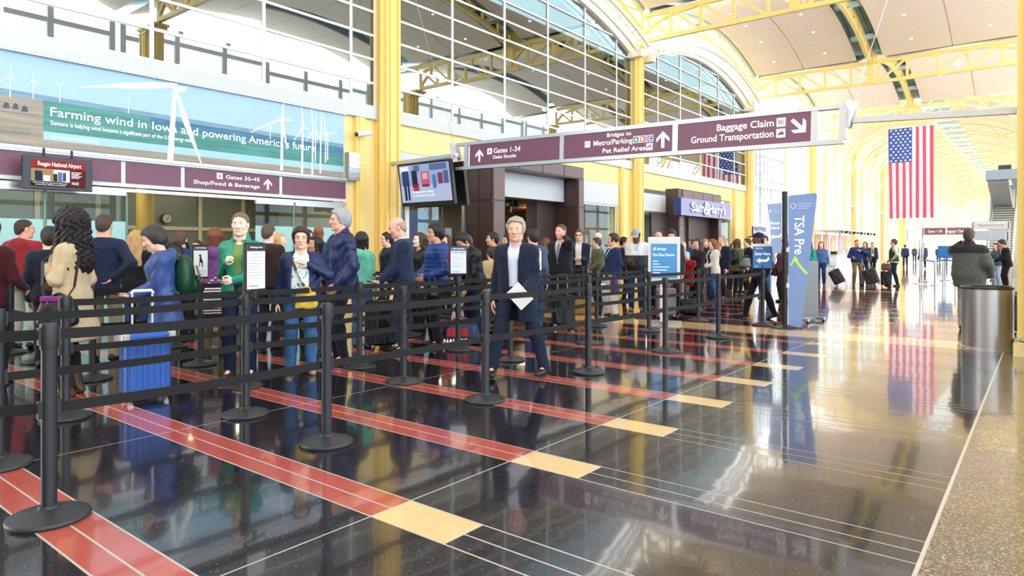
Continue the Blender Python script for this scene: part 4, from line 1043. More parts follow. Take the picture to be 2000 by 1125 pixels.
class Person:
    def __init__(s, label, pos, face, h=1.75, fem=False, fat=0.0, lean=0.0, twist=0.0, hyaw=0.0, hpitch=0.0, skin='light',
                 lh=None, rh=None, lel=None, rel=None, lf=None, rf=None, lod=1, group=None, handpose='relax', lhp=None, rhp=None, beard=None,
                 zoff=0.0):
        s.h = h; s.S = h / 1.78; s.fem = fem; s.fat = fat; s.lod = lod
        k = s.S
        s.vox = {0: (.017, .0052, .0075, .0052), 1: (.021, .0075, .010, .0062), 2: (.028, .012, .014, .010)}[lod]
        tor = (TOR_F if fem else TOR_M).copy()
        tor[:, 0] *= k; tor[:, 1:3] *= 0.55 + 0.45 * k
        if fat:
            z = tor[:, 0] / k; g = np.exp(-((z - .10) / .20) ** 2) * fat
            tor[:, 1] += .07 * g; tor[:, 2] += .09 * g; tor[:, 3] += .03 * g
            tor[:, 1] += .02 * fat * (z < .5); tor[:, 2] += .02 * fat * (z < .5)
        s.tor = tor
        s.hip = np.array([0, 0, .95 * k + zoff])
        s.Rt = rotz(twist) @ rotx(-lean)
        s.Rh = s.Rt @ rotz(hyaw) @ rotx(lean * 0.6 - hpitch)
        sw = (.150 if fem else .172) * k + .015 * fat
        s.sh = [s.T((sg * sw, -.012, .435 * k)) for sg in (-1, 1)]      # left, right
        s.neck0 = s.T((0, -.012, .47 * k))
        piv = s.T((0, -.002, .562 * k))
        s.hc = piv + s.Rh @ np.array([0, .018, .118 * k])
        s.hs = (1.06 if fem else 1.10) * (0.45 + 0.55 * k)
        s.arm = []
        for i, (sg, tgt, pole, hp) in enumerate(((-1, lh, lel, lhp), (1, rh, rel, rhp))):
            if tgt is None: tgt = (sg * (sw / k + .06 + .03 * fat), .04, -.095)
            w = s.T(np.array(tgt, float) * k)
            pl = s.Rt @ np.array(pole if pole is not None else (sg * .35, -.9, -.25))
            e, w = ik(s.sh[i], w, .295 * k, .262 * k, pl)
            s.arm.append((s.sh[i], e, w, hp or handpose))
        s.leg = []
        for i, (sg, f) in enumerate(((-1, lf), (1, rf))):
            if f is None: f = (sg * .105, 0.0, 0.0)
            fx, fy, fz = f[:3]; fyaw = f[3] if len(f) > 3 else sg * -.18
            fp = f[4] if len(f) > 4 else 0.0
            hp = s.hip + np.array([sg * .092 * k, 0, -.03 * k])
            an = np.array([fx * k, fy * k, fz * k + .085 * k])
            kn, an2 = ik(hp, an, .425 * k, .425 * k, (sg * .1, 1, 0))
            s.leg.append((hp, kn, an2, fyaw, fp))
        s.skin = np.array(srgb(SKIN.get(skin, skin)))
        s.label, s.pos, s.face, s.group, s.beard = label, pos, face, group, beard
        s.obj = None; s.haircol = np.array([.05, .03, .02])
        s.parts = []
    def T(s, p): return s.hip + s.Rt @ np.array(p, float)
    def Hd(s, p): return s.hc + s.Rh @ (np.array(p, float) * s.hs)
    def inT(s, P): return (P - s.hip.astype(np.float32)) @ s.Rt.astype(np.float32)
    def inH(s, P): return (P - s.hc.astype(np.float32)) @ s.Rh.astype(np.float32) / s.hs
    # ---- implicit pieces
    def loft(s, G, e, z0=None, z1=None, k=0.03, skirt=False, opening=None, flare=0.0, tor=None):
        tor = s.tor if tor is None else tor; kz = s.S
        if skirt:
            sk = SKIRT.copy(); sk[:, 0] *= kz; sk[:, 1:3] += flare
            tor = np.concatenate([sk, tor])
        z0 = tor[0, 0] if z0 is None else z0 * kz
        z1 = tor[-1, 0] if z1 is None else z1 * kz
        def fn(P):
            q = s.inT(P); z = q[..., 2]
            a = np.interp(z, tor[:, 0], tor[:, 1]) + e; b = np.interp(z, tor[:, 0], tor[:, 2]) + e; yc = np.interp(z, tor[:, 0], tor[:, 3])
            r = ((np.abs(q[..., 0]) / a) ** 2.3 + (np.abs(q[..., 1] - yc) / b) ** 2.3) ** (1 / 2.3)
            d = (r - 1) * np.minimum(a, b)
            d = np.maximum(d, np.maximum(z0 - z, z - z1))
            if opening is not None:
                zz, ww = opening
                w = np.interp(z / kz, zz, ww)
                d = np.maximum(d, -np.maximum(np.abs(q[..., 0]) - w * kz, .03 - q[..., 1]))
            return d.astype(np.float32)
        L = .30 * kz + e + flare + .08 * s.fat
        c0, c1 = s.T((0, 0, z0)), s.T((0, 0, z1))
        G.add(fn, np.minimum(c0, c1) - (L, L, .12), np.maximum(c0, c1) + (L, L, .12), k)
    def sleeves(s, G, e, upto=1.0, k=0.045, which=(0, 1), puff=0.0):
        K = 0.6 + 0.4 * s.S
        thin = .86 if s.fem else 1.0
        for i in which:
            a, el, w, _ = s.arm[i]
            G.cone(a, a + (el - a) * .05, .053 * K * thin + e, .052 * K * thin + e, .06)
            G.cone(a, el, .050 * K * thin + e, .041 * K * thin + e * .9 + puff, k)
            if upto > 0:
                e2 = el + (w - el) * upto
                G.cone(el, e2, .041 * K * thin + e * .9 + puff, (.041 - .011 * upto) * K * thin + e * .85, .02)
    def legs(s, G, r, zmin=.03):
        K = 0.55 + 0.45 * s.S + .06 * s.fat
        for (hp, kn, an, fy, fp) in s.leg:
            G.cone(hp, kn, r[0] * K, r[1] * K, .03)
            G.cone(kn, an + (0, 0, -.03), r[1] * K, r[2] * K, .02)
            if r[2] < r[1]: G.cone(kn + (an - kn) * .12 + np.array((0, -.012, 0)), kn + (an - kn) * .5 + np.array((0, -.012, 0)), r[1] * K * .95, r[1] * K * .85, .03)
    def bounds(s):
        pts = [s.hip, s.hc] + [p for a in s.arm for p in a[:3]] + [p for l in s.leg for p in l[:3]]
        pts = np.array(pts); return pts.min(0) - .24, pts.max(0) + .24
    # ---- the body, one continuous figure
    def body(s):
        vb, vh, _, vha = s.vox
        lo, hi = s.bounds(); lo[2] = max(lo[2], 0)
        G = Grid(lo, s.hc + (hi - s.hc) * 1.0, max(vb, .02))
        s.loft(G, -.012, k=.0)
        s.sleeves(G, -.010)
        s.legs(G, (.080, .054, .036))
        for (hp, kn, an, fy, fp) in s.leg:
            f = rotz(fy) @ np.array([0, 1, 0]); G.cone(an, an + f * .11 * s.S + np.array((0, 0, -.045)), .036, .026, .02)
        G.cone(s.neck0, s.Hd((0, -.01, -.06)), .056 * s.hs * (.88 if s.fem else 1), .053 * s.hs * (.86 if s.fem else 1), .03)
        V, Q = G.mesh(); C = np.tile(s.skin, (len(V), 1))
        parts = [(V, Q, C)]
        parts.append(s.head(vh))
        for i in (0, 1):
            r = s.hand(i, vha)
            if r is not None: parts.append(r)
        n = 0; VV, QQ, CC = [], [], []
        for V, Q, C in parts:
            VV.append(V); QQ.append(Q + n); CC.append(C); n += len(V)
        me = np_mesh('person', np.concatenate(VV), np.concatenate(QQ), [skin_mat()], np.concatenate(CC))
        o = link_mesh('person', me, None, (s.pos[0], s.pos[1], 0), (0, 0, s.face))
        tag(o, s.label, 'person', s.group)
        s.obj = o; return o
    def head(s, vox):
        hs = s.hs; R = s.Rh
        # work in head space, then map out
        lo, hi = np.array([-.11, -.13, -.17]), np.array([.11, .15, .15])
        G = Grid(lo, hi, vox / hs)
        fw = .94 if s.fem else 1.0
        G.ell((0, -.012, .035), (.076, .098, .084))
        G.ell((0, .022, -.028), (.060 * fw, .072, .088), .03)
        G.cone((-.028 * fw, .03, -.082), (.028 * fw, .03, -.082), .030, .030, .03)      # jaw
        G.ell((0, .068, -.098), (.024, .022, .02), .02)                                   # chin
        G.ell((-.036, .055, -.025), (.026, .028, .028), .02); G.ell((.036, .055, -.025), (.026, .028, .028), .02)
        G.cone((-.03, .076, .024), (.03, .076, .024), .012, .012, .02)                    # brow
        G.ell((-.031, .096, .004), (.019, .014, .013), .012, cut=True); G.ell((.031, .096, .004), (.019, .014, .013), .012, cut=True)
        G.ell((-.031, .070, .003), (.0135, .0135, .011), .004); G.ell((.031, .070, .003), (.0135, .0135, .011), .004)   # eyes
        G.cone((0, .086, .014), (0, .107, -.030), .008, .0125, .012)                      # nose
        G.ell((-.012, .097, -.033), (.009, .010, .008), .008); G.ell((.012, .097, -.033), (.009, .010, .008), .008)
        G.cone((-.018, .083, -.062), (.018, .083, -.062), .0085, .0085, .008)             # lips
        G.cone((-.014, .082, -.073), (.014, .082, -.073), .009, .009, .008)
        for sg in (-1, 1):
            G.ell((sg * .077, -.008, -.006), (.010, .021, .033), .006)
            G.cone((sg * .04, -.015, -.05), (sg * .03, -.012, -.15), .03, .035, .02)
        G.cone((0, -.018, -.05), (0, -.018, -.16), .054 * (.86 if s.fem else 1), .056 * (.88 if s.fem else 1), .03)
        V, Q = G.mesh()
        C = np.tile(s.skin, (len(V), 1)).astype(float)
        x, y, z = V[:, 0], V[:, 1], V[:, 2]; ax = np.abs(x)
        fr = y > .045
        ch = fr & (((ax - .038) / .02) ** 2 + ((z + .03) / .02) ** 2 < 1); C[ch] *= (1.06, .9, .88)
        lip = fr & (ax < .022) & (z < -.056) & (z > -.080) & (y > .072); C[lip] = s.skin * (.86, .56, .56) if s.fem else s.skin * (.88, .68, .66)
        br = fr & (ax > .014) & (ax < .046) & (np.abs(z - .026 + (ax - .03) ** 2 * 6) < .0055); C[br] = s.skin * .5 + s.haircol * .5
        ew = fr & (((ax - .031) / .0125) ** 2 + ((z - .002) / .0048) ** 2 < 1); C[ew] = (.50, .46, .44)
        ei = fr & (((ax - .031) / .0055) ** 2 + ((z - .002) / .0052) ** 2 < 1); C[ei] = (.05, .035, .03)
        if s.beard is not None:
            bd = (z < -.045) & (z > -.125) & (y > -.005) & ~lip; C[bd] = C[bd] * .45 + np.array(s.beard) * .55
        V = s.hc + (V * hs) @ R.T
        return V, Q, C
    def hand(s, i, vox):
        a, el, w, pose = s.arm[i]
        if pose == 'none': return None
        sg = -1 if i == 0 else 1
        k = (.92 if s.fem else 1.0) * (.5 + .5 * s.S)
        Y = unit(w - el)
        opts = {}
        if isinstance(pose, tuple): pose, opts = pose
        curl, pal = dict(relax=(.42, None), grip=(1.25, None), flat=(.12, None), hold=(.8, None), point=(.3, None))[pose]
        if 'dir' in opts: Y = unit(s.Rt @ np.array(opts['dir'], float))
        # palm normal: by default towards the body (thumb forward)
        pn = s.Rt @ np.array(opts.get('palm', (-sg, -.15, 0)), float)
        Z = unit(pn - Y * (pn @ Y)); X = np.cross(Y, Z)          # right hand, palm to -x: thumb side = X
        th = 1 if (X @ (s.Rt @ np.array(opts.get('thumb', (0, 1, .4)), float))) > 0 else -1
        M = np.stack([X * th, Y, Z], 1)
        G = Grid((-.07, -.035, -.05), (.085, .21, .14), vox / k)
        G.cone((0, -.03, 0), (0, .01, 0), .026, .027, .0)
        for j, (x0, x1, L) in enumerate(((.030, .026, .072), (.0105, .009, .08), (-.009, -.0085, .075), (-.028, -.026, .06))):
            kn = np.array([x0, .088 - .006 * abs(j - 1), 0.0])
            G.cone((x1 * .6, .005, 0), kn, .0145, .0115, .014)
            p = kn; ang = curl * .7
            for q, f in enumerate((.45, .32, .23)):
                d = np.array([x0 * .25 / max(.2, 1 + curl), math.cos(ang), math.sin(ang)])
                d = unit(d); n = p + d * L * f * 1.15
                G.cone(p, n, .0092 - .0007 * q, .0086 - .0008 * q, .003)
                p = n; ang += curl * .75
        tc = curl * .5
        p0 = np.array([.022, .018, .006]); p1 = p0 + np.array([.030, .030, .012 + .012 * tc]); p2 = p1 + unit((.35 - .5 * tc, .8, .25 + .5 * tc)) * .034; p3 = p2 + unit((.05 - .6 * tc, .85, .2 + .6 * tc)) * .026
        G.cone(p0, p1, .014, .012, .012); G.cone(p1, p2, .0115, .0098, .004); G.cone(p2, p3, .0096, .0082, .003)
        V, Q = G.mesh()
        V = w + (V * k) @ M.T
        C = np.tile(s.skin * (1.0, .95, .93), (len(V), 1))
        return V, Q, C
    def palm(s, i, f=.09):
        a, el, w, _ = s.arm[i]; return w + unit(w - el) * f
    # ---- clothing and hair, children of the body
    def child(s, name, G, m, label=None, wr=0.0, it=2):
        V, Q = G.mesh()
        if len(V) == 0: return None
        if wr > 0:
            # folds of the cloth, along the surface normal
            n = np.zeros_like(V); fn = np.cross(V[Q[:, 2]] - V[Q[:, 0]], V[Q[:, 3]] - V[Q[:, 1]])
            for c in range(4): np.add.at(n, Q[:, c], fn)
            n /= np.linalg.norm(n, axis=1)[:, None] + 1e-9
            x, y, z = V.T; ph = s.h * 40 + s.pos[0] * 7
            f = np.sin(52 * z + 26 * x + 2.6 * np.sin(17 * x + 9 * y + ph) + 1.8 * np.sin(13 * z - 11 * y)) * (.5 + .5 * np.sin(15 * x - 12 * y + 10 * z + ph))
            f += .6 * np.sin(75 * (x + y * .6) + 14 * z + 2.2 * np.sin(19 * z + ph)) * (.5 + .5 * np.sin(14 * z + 9 * x - ph)) * (np.abs(n[:, 2]) < .7)
            V = V + n * (f * wr)[:, None]
        me = np_mesh(name, V, Q, [m] if not isinstance(m, list) else m, None, it)
        o = link_mesh(name, me, s.obj)
        if label: o['label'] = label
        return o
    def grid(s, lo=None, hi=None, v=None):
        a, b = s.bounds(); a[2] = max(a[2] + .0, -.02)
        if lo is not None: a[2] = lo
        if hi is not None: b[2] = hi
        return Grid(a, b, v or s.vox[0])
    def top(s, m, name='jacket', e=.022, hem=-.10, sleeve=1.0, opening=None, collar=.53, hood=False, skirt=False, flare=0.0, puff=0.0, wr=.0048, quilt=0.0, label=None, collar_h=0.0):
        zlo = .2 if skirt else .35
        G = s.grid(lo=zlo * s.S, hi=s.hc[2] + .05)
        s.loft(G, e, hem, collar, k=0, skirt=skirt, opening=opening, flare=flare)
        if s.fem:
            for sg in (-1, 1):
                c = s.T((sg * .062 * s.S, .085 * s.S, .335 * s.S)); G.ell(c, (.06 + e * .5, .05 + e * .5, .06 + e * .5), .05)
        if opening is not None and s.fem:
            zz, ww = opening
            def fn(P):
                q = s.inT(P); w = np.interp(q[..., 2] / s.S, zz, ww)
                return np.maximum(np.abs(q[..., 0]) - w * s.S, .03 - q[..., 1]).astype(np.float32)
            G.cut(fn, *s.bounds())
        if sleeve > 0: s.sleeves(G, e * .75, sleeve, puff=puff)
        if collar_h > 0:
            c0, c1 = s.T((0, -.016, .47 * s.S)), s.T((0, -.012, (.525 + collar_h) * s.S))
            G.cone(c0, c1, .088 * s.hs, .082 * s.hs, .02)
            n0, n1 = s.T((0, .03, .50 * s.S)), s.T((0, .03, .70 * s.S))
            G.cut(lambda P: _cone(P, n0.astype(np.float32), n1.astype(np.float32), .066, .075), n0 - .3, n1 + .3)
            def op(P):
                q = s.inT(P); return np.maximum(np.abs(q[..., 0]) - .028, .02 - q[..., 1]).astype(np.float32)
            G.cut(lambda P: np.maximum(op(P), (.47 * s.S - s.inT(P)[..., 2]).astype(np.float32)), *s.bounds())
        if hood:
            G.ell(s.T((0, -.115 * s.S, .465 * s.S)), (.135 * s.S, .062, .095 * s.S), .03)
            G.cone(s.T((-.085 * s.S, -.05, .495 * s.S)), s.T((0, -.11, .52 * s.S)), .034, .036, .02)
            G.cone(s.T((.085 * s.S, -.05, .495 * s.S)), s.T((0, -.11, .52 * s.S)), .034, .036, .02)
        if quilt > 0:
            def q(P):
                return (quilt * (np.abs(np.sin((s.inT(P)[..., 2]) * 52)) - .6)).astype(np.float32)
            r = s.grid  # shallow quilting lines
            sl, P = G._blk(G.lo, G.lo + G.h * (G.n - 1)); G.F[sl] -= q(P)
        return s.child(name, G, m, label, wr)
    def shirt(s, m, name='shirt', e=.006, hem=-.08, sleeve=0, collar=.55, label=None):
        G = s.grid(lo=.6 * s.S, hi=s.hc[2] + .02)
        s.loft(G, e, hem, collar, k=0)
        if s.fem:
            for sg in (-1, 1):
                c = s.T((sg * .062 * s.S, .085 * s.S, .335 * s.S)); G.ell(c, (.062, .052, .062), .05)
        # neck opening
        n0, n1 = s.T((0, .055, .515 * s.S)), s.T((0, .0, .75 * s.S))
        G.cut(lambda P: _cone(P, n0.astype(np.float32), n1.astype(np.float32), .052, .085), n0 - .2, n1 + .2)
        if sleeve > 0: s.sleeves(G, .012, sleeve)
        return s.child(name, G, m, label, .0015)
    def surf_y(s, x, z, e):
        k = s.S; a = np.interp(z * k, s.tor[:, 0], s.tor[:, 1]) + e; b = np.interp(z * k, s.tor[:, 0], s.tor[:, 2]) + e; yc = np.interp(z * k, s.tor[:, 0], s.tor[:, 3])
        u = min(.97, abs(x) / a); y = yc + b * (1 - u ** 2.3) ** (1 / 2.3)
        if s.fem: y = max(y, .085 * k + (.05 + e * .5) * math.sqrt(max(0, 1 - ((abs(x) - .062 * k) / .07) ** 2 - ((z - .335) * k / .075) ** 2)))
        return y
    def lapels(s, m, opening, e, jacket, z0=.16, z1=.49, wid=.055, buttons=2):
        zz, ww = opening; k = s.S
        for sg in (-1, 1):
            rings = []
            for q in range(9):
                z = z0 + (z1 - z0) * q / 8; w = np.interp(z, zz, ww) * k
                lw = wid * k * (.15 + .85 * math.sin(PI * min(1, q / 8 * .82 + .08)))
                if q == 6: lw *= .72
                row = []
                for x, lift in ((w - .006, .010), (w + lw * .5, .013), (w + lw, .008), (w + lw, .0), (w - .006, .0)):
                    row.append(tuple(s.T((sg * x, s.surf_y(x, z, e) + lift - .002, z * k))))
                rings.append(row)
            MB().loft(rings).build('lapel', m, jacket)
        for q in range(buttons):
            z = z0 - .035 - q * .10; c = s.T((.012, s.surf_y(.012, z, e) + .004, z * k)); n = s.Rt @ np.array((0, 1, 0))
            MB().cyl(tuple(c - n * .004), tuple(c + n * .006), .011, 8).build('button', M_BLACK, jacket)
    def collar(s, m):
        k = s.hs; mb = MB(); rings = []
        c0 = s.T((0, -.006, .492 * s.S))
        for q in range(15):
            a = math.radians(-70 + q * 320 / 14 - 90 + 180 + 0) if False else math.radians(110 + q * (320 / 14)); r = .066 * k
            d = np.array((math.cos(a), math.sin(a), 0)); p = s.T((d[0] * r, -.006 + d[1] * r, .492 * s.S)); o = s.Rt @ d
            rings.append([tuple(p), tuple(p + o * .006), tuple(p + o * .010 + s.Rt @ np.array((0, .004, .028))), tuple(p + s.Rt @ np.array((0, .004, .030)))])
        mb.loft(rings); return mb.build('collar', m, s.obj)
    def tie(s, m):
        mb = MB(); k = s.S
        pts = []
        for z in (.47, .40, .30, .18):
            a = np.interp(z * k, s.tor[:, 0], s.tor[:, 2]) + np.interp(z * k, s.tor[:, 0], s.tor[:, 3]); pts.append(s.T((0, a + .012, z * k)))
        mb.barpath([tuple(p) for p in pts], .055, .012, up=tuple(s.Rt @ np.array((0, 1, .1))))
        return mb.build('tie', m, s.obj)
    def trousers(s, m, name='trousers', r=(.098, .072, .060), label=None, cuff=.045, top=.06):
        G = s.grid(lo=0, hi=1.15 * s.S)
        s.loft(G, .012, -.13, top, k=0)
        s.legs(G, r)
        zc = cuff * s.S
        G.cut(lambda P: (P[..., 2] - zc).astype(np.float32), G.lo, G.lo + G.h * G.n)
        return s.child(name, G, m, label, .0048)
    def shoes(s, m, shaft=0.0, label=None, chunky=0.0):
        k = s.S * (.92 if s.fem else 1)
        for (hp, kn, an, fy, fp) in s.leg:
            G = Grid(an + (-.16, -.2, -.16), an + (.16, .26, .05 + shaft), max(s.vox[2], .009))
            R = rotz(fy) @ rotx(-fp); g = an - np.array((0, 0, .085 * s.S))
            def W(p): return an + R @ (np.array(p, float) * k + np.array((0, 0, -.085 * s.S)))
            c = chunky
            G.cone(W((0, -.045, .036)), W((0, .06, .036)), .038 + c, .040 + c, 0)
            G.cone(W((0, .06, .034)), W((0, .150, .026)), .041 + c, .034 + c, .02)
            G.cone(W((0, -.03, .05)), W((0, .0, .085)), .04, .04 + c, .03)
            if shaft > 0: G.cone(an, an + (kn - an) / np.linalg.norm(kn - an) * shaft, .058, .068, .02)
            n = R @ np.array((0, 0, 1.0)); b = W((0, 0, 0)) 
            def sole(P): return ((P - b.astype(np.float32)) @ n.astype(np.float32)).astype(np.float32)
            G.cut(sole, G.lo, G.lo + G.h * G.n)
            s.child('boot' if shaft > 0 else 'shoe', G, m, label, 0, 1)
    def hair(s, m, style='short', label=None, vol=0.0):
        s_h = s.hs; v = s.vox[2] / s_h
        lo, hi = np.array([-.16, -.2, -.16]), np.array([.16, .16, .18])
        if style in ('long', 'curly', 'wavy'): lo = np.array([-.22, -.24, -.50])
        if style == 'bob': lo = np.array([-.17, -.2, -.22])
        if style == 'pony': lo = np.array([-.16, -.26, -.34])
        G = Grid(lo, hi, v)
        t = dict(short=.013, buzz=.004, bald=.006, long=.016, bob=.016, curly=.034, wavy=.02, bun=.007, pony=.008, cap=.006, messy=.02).get(style, .01) + vol
        G.ell((0, -.014, .036), (.078 + t, .100 + t, .086 + t))
        if style in ('short', 'buzz', 'bald', 'bun', 'cap', 'pony'): G.ell((0, -.046, -.022), (.066 + t * .8, .064 + t * .8, .078), .03)
        # keep what lies above and behind the hairline
        def front(P): return (-(-.70 * (P[..., 1] - .066 - t * .6) + .715 * (P[..., 2] - .072))).astype(np.float32)
        def low(P): return (-.075 - P[..., 2]).astype(np.float32)
        if style in ('long', 'bob', 'curly', 'wavy', 'messy'):
            def front(P): return np.minimum(P[..., 1] - .036, (.088 - P[..., 2]) * .8 + (P[..., 1] - .09) * .3).astype(np.float32)
        elif style == 'short':
            # forehead line, temple, a notch of sideburn before the ear
            def front(P):
                y, z = P[..., 1], P[..., 2]
                return np.minimum(y - .030 - .25 * (z + .03), .62 * (y - .060 - t * .7) - .78 * (z - .066)).astype(np.float32)
        big = (lo - .1, hi + .1)
        sl, P = G._blk(*big); G.F[sl] = np.maximum(G.F[sl], front(P))
        if style in ('short', 'buzz', 'bald', 'cap', 'bun', 'pony'):
            G.F[sl] = np.maximum(G.F[sl], low(P) - np.clip(P[..., 1], -1, 0) * -.3)
        if style == 'bald': G.F[sl] = np.maximum(G.F[sl], P[..., 2] - .052 + (P[..., 1] > 0.0) * .03)
        if style == 'long':
            G.cone((0, -.075, .02), (0, -.10, -.36), .082, .06, .03)
            for sg in (-1, 1): G.cone((sg * .072, -.015, .03), (sg * .085, -.02, -.26), .026, .03, .03); G.cone((sg * .05, -.08, .0), (sg * .07, -.10, -.34), .05, .045, .03)
        if style == 'wavy':
            G.cone((0, -.07, .02), (0, -.09, -.24), .082, .065, .03)
            for sg in (-1, 1): G.cone((sg * .076, -.01, .03), (sg * .095, -.01, -.19), .03, .036, .03)
        if style == 'curly':
            G.cone((0, -.075, .02), (.02, -.11, -.36), .10, .075, .04)
            for sg in (-1, 1): G.cone((sg * .085, -.02, .03), (sg * .12, -.03, -.25), .04, .05, .04); G.cone((sg * .06, -.09, .0), (sg * .08, -.12, -.38), .06, .05, .04)
        if style == 'bob':
            G.cone((0, -.07, .02), (0, -.06, -.11), .080, .06, .03)
            for sg in (-1, 1): G.cone((sg * .072, -.005, .03), (sg * .076, .005, -.10), .026, .026, .03)
        if style == 'bun': G.ell((0, -.125, .03), (.04, .035, .04), .02)
        if style == 'pony': G.cone((0, -.12, .03), (0, -.15, -.22), .034, .022, .02); G.ell((0, -.11, .04), (.03, .03, .03), .02)
        if style in ('curly', 'wavy', 'messy', 'long', 'bob', 'short'):
            sl, P = G._blk(*big); a = dict(curly=.014, wavy=.006, messy=.007, long=.003, bob=.002, short=.002)[style]
            f_ = 70 if style in ('curly', 'messy') else 45
            G.F[sl] += a * np.sin(P[..., 0] * f_ * 1.3 + 2 * np.sin(P[..., 2] * f_ * .5)) * np.sin(P[..., 2] * (f_ if style == 'curly' else 14) + P[..., 1] * f_)
        V, Q = G.mesh(); V = s.hc + (V * s_h) @ s.Rh.T
        me = np_mesh('hair', V, Q, [m], None, 1)
        o = link_mesh('hair', me, s.obj)
        if label: o['label'] = label
        return o
    def cap(s, m, label=None):
        v = s.vox[2] / s.hs
        G = Grid((-.13, -.14, 0), (.13, .23, .17), v)
        G.ell((0, -.012, .04), (.090, .112, .098)); G.F[:] = G.F
        sl, P = G._blk((-.3, -.3, -.3), (.3, .3, .3)); G.F[sl] = np.maximum(G.F[sl], .052 - P[..., 2])
        G.ell((0, .115, .052), (.075, .085, .010), .01)
        V, Q = G.mesh(); V = s.hc + (V * s.hs) @ s.Rh.T
        o = link_mesh('cap', np_mesh('cap', V, Q, [m], None, 1), s.obj)
        if label: o['label'] = label
        return o
    def glasses(s, m, dark=False):
        mb = MB()
        for sg in (-1, 1):
            pts = [s.Hd((sg * .032 + .021 * math.cos(a), .091, .003 + .015 * math.sin(a))) for a in np.linspace(0, 2 * PI, 11)]
            mb.tube([tuple(p) for p in pts], .0014, 5, False)
            mb.tube([tuple(s.Hd(p)) for p in ((sg * .053, .089, .008), (sg * .077, .05, .01), (sg * .085, -.01, .008))], .0016, 5)
            if dark: mb.add([tuple(s.Hd((sg * .032 + .021 * math.cos(a), .090, .003 + .015 * math.sin(a)))) for a in np.linspace(0, 2 * PI, 10, endpoint=False)], [tuple(range(10))])
        mb.tube([tuple(s.Hd(p)) for p in ((-.012, .093, .008), (0, .097, .010), (.012, .093, .008))], .0022, 5)
        return mb.build('glasses', m, s.obj)
    def world(s, p):
        c, sn = math.cos(s.face), math.sin(s.face)
        return (s.pos[0] + c * p[0] - sn * p[1], s.pos[1] + sn * p[0] + c * p[1], p[2])

def toward(pos, deg):
    """heading for a figure at pos: 0 faces the place the picture is taken from, 90 faces picture right, -90 left, 180 away"""
    a = math.atan2(-pos[1], -pos[0])            # direction to the viewpoint
    return a + math.radians(deg) - PI / 2       # local +y is forward
# ================================================================ queue barriers
M_POST = mat('barrier_post', srgb('#20242b'), rough=.28, spec=.6)
M_BASE = mat('barrier_base', srgb('#2a2d31'), rough=.42, spec=.45, bump=(60, .15, .002))
M_BELT = mat('belt_webbing', srgb('#121113'), rough=.8, bump=(220, .3, .002))
_base = MB().lathe([(.0, .0), (.188, .0), (.192, .012), (.186, .024), (.15, .036), (.09, .050), (.050, .060), (.046, .075), (.0, .075)], n=28).mesh('base', M_BASE, True)
_tube = MB().lathe([(.036, .06), (.036, .90), (.0365, .905)], n=16).mesh('post', M_POST, True)
_capm = MB().lathe([(.0, .88), (.041, .88), (.042, .90), (.042, 1.0), (.038, 1.014), (.0, 1.016)], n=16).mesh('belt_head', M_BLACK, True)
_clip = MB().box((-.016, -.052, .525), (.016, .052, .615)).mesh('lower_clip', M_BLACK)
_slot = MB().box((-.016, -.05, .905), (.016, .05, .995)).mesh('upper_clip', M_BLACK)
def stanchion(x, y, label, to=None, lower=True):
    t = thing('stanchion', label, 'barrier', (x, y, 0), group='queue barrier posts')
    for m_ in (_base, _tube, _capm): link_mesh(m_.name.split('.')[0], m_, t)
    rz = 0
    if to: rz = math.atan2(to[1] - y, to[0] - x) - PI / 2
    link_mesh('upper_clip', _slot, t, (0, 0, 0), (0, 0, rz)); link_mesh('lower_clip', _clip, t, (0, 0, 0), (0, 0, rz))
    if to:
        L = math.hypot(to[0] - x, to[1] - y)
        for z, hh in ((.955, .056), (.572, .056)):
            mb = MB(); n = 6; rings = []
            for q in range(n + 1):
                s_ = .04 + (L - .08) * q / n; sag = .012 * (1 - ((q / n) * 2 - 1) ** 2)
                rings.append([(-.002, s_, z - hh / 2 - sag), (.002, s_, z - hh / 2 - sag), (.002, s_, z + hh / 2 - sag), (-.002, s_, z + hh / 2 - sag)])
            mb.loft(rings).build('belt', M_BELT, t, (0, 0, 0), (0, 0, rz))
    return t
ROWS = [(-4.05, (1.23, 2.95, 4.70, 6.49, 8.46, 10.36, 12.50), 'front row'), (-5.28, (1.32, 3.03, 4.81, 6.61, 8.47, 10.40, 12.48), 'second row'), (-6.36, (2.05, 3.62, 5.10, 6.81, 8.6, 10.48, 12.32), 'third row'),
        (-8.0, (2.83, 4.0, 5.7, 7.4, 9.1, 10.85, 12.58), 'fourth row'), (-9.75, (2.85, 4.51, 6.3, 8.1, 9.9, 11.7), 'fifth row')]
nth = ['nearest', 'second', 'third', 'fourth', 'fifth', 'sixth', 'last']
for X, ys, nm in ROWS:
    for k, y in enumerate(ys):
        to = (X, ys[k + 1]) if k + 1 < len(ys) else None
        stanchion(X, y, 'black queue barrier post with two belts, %s in the %s of barriers' % (nth[k] if k < 6 else 'last', nm), to)
stanchion(-4.95, .10, 'black queue barrier post just off the left edge, belted to the front row', (-4.05, 1.23))
stanchion(-10.9, 2.87, 'black queue barrier post at far left near the man in red', (-9.75, 2.85))
M_PAPER = mat('sign_paper', srgb('#e8edf0'), rough=.5)
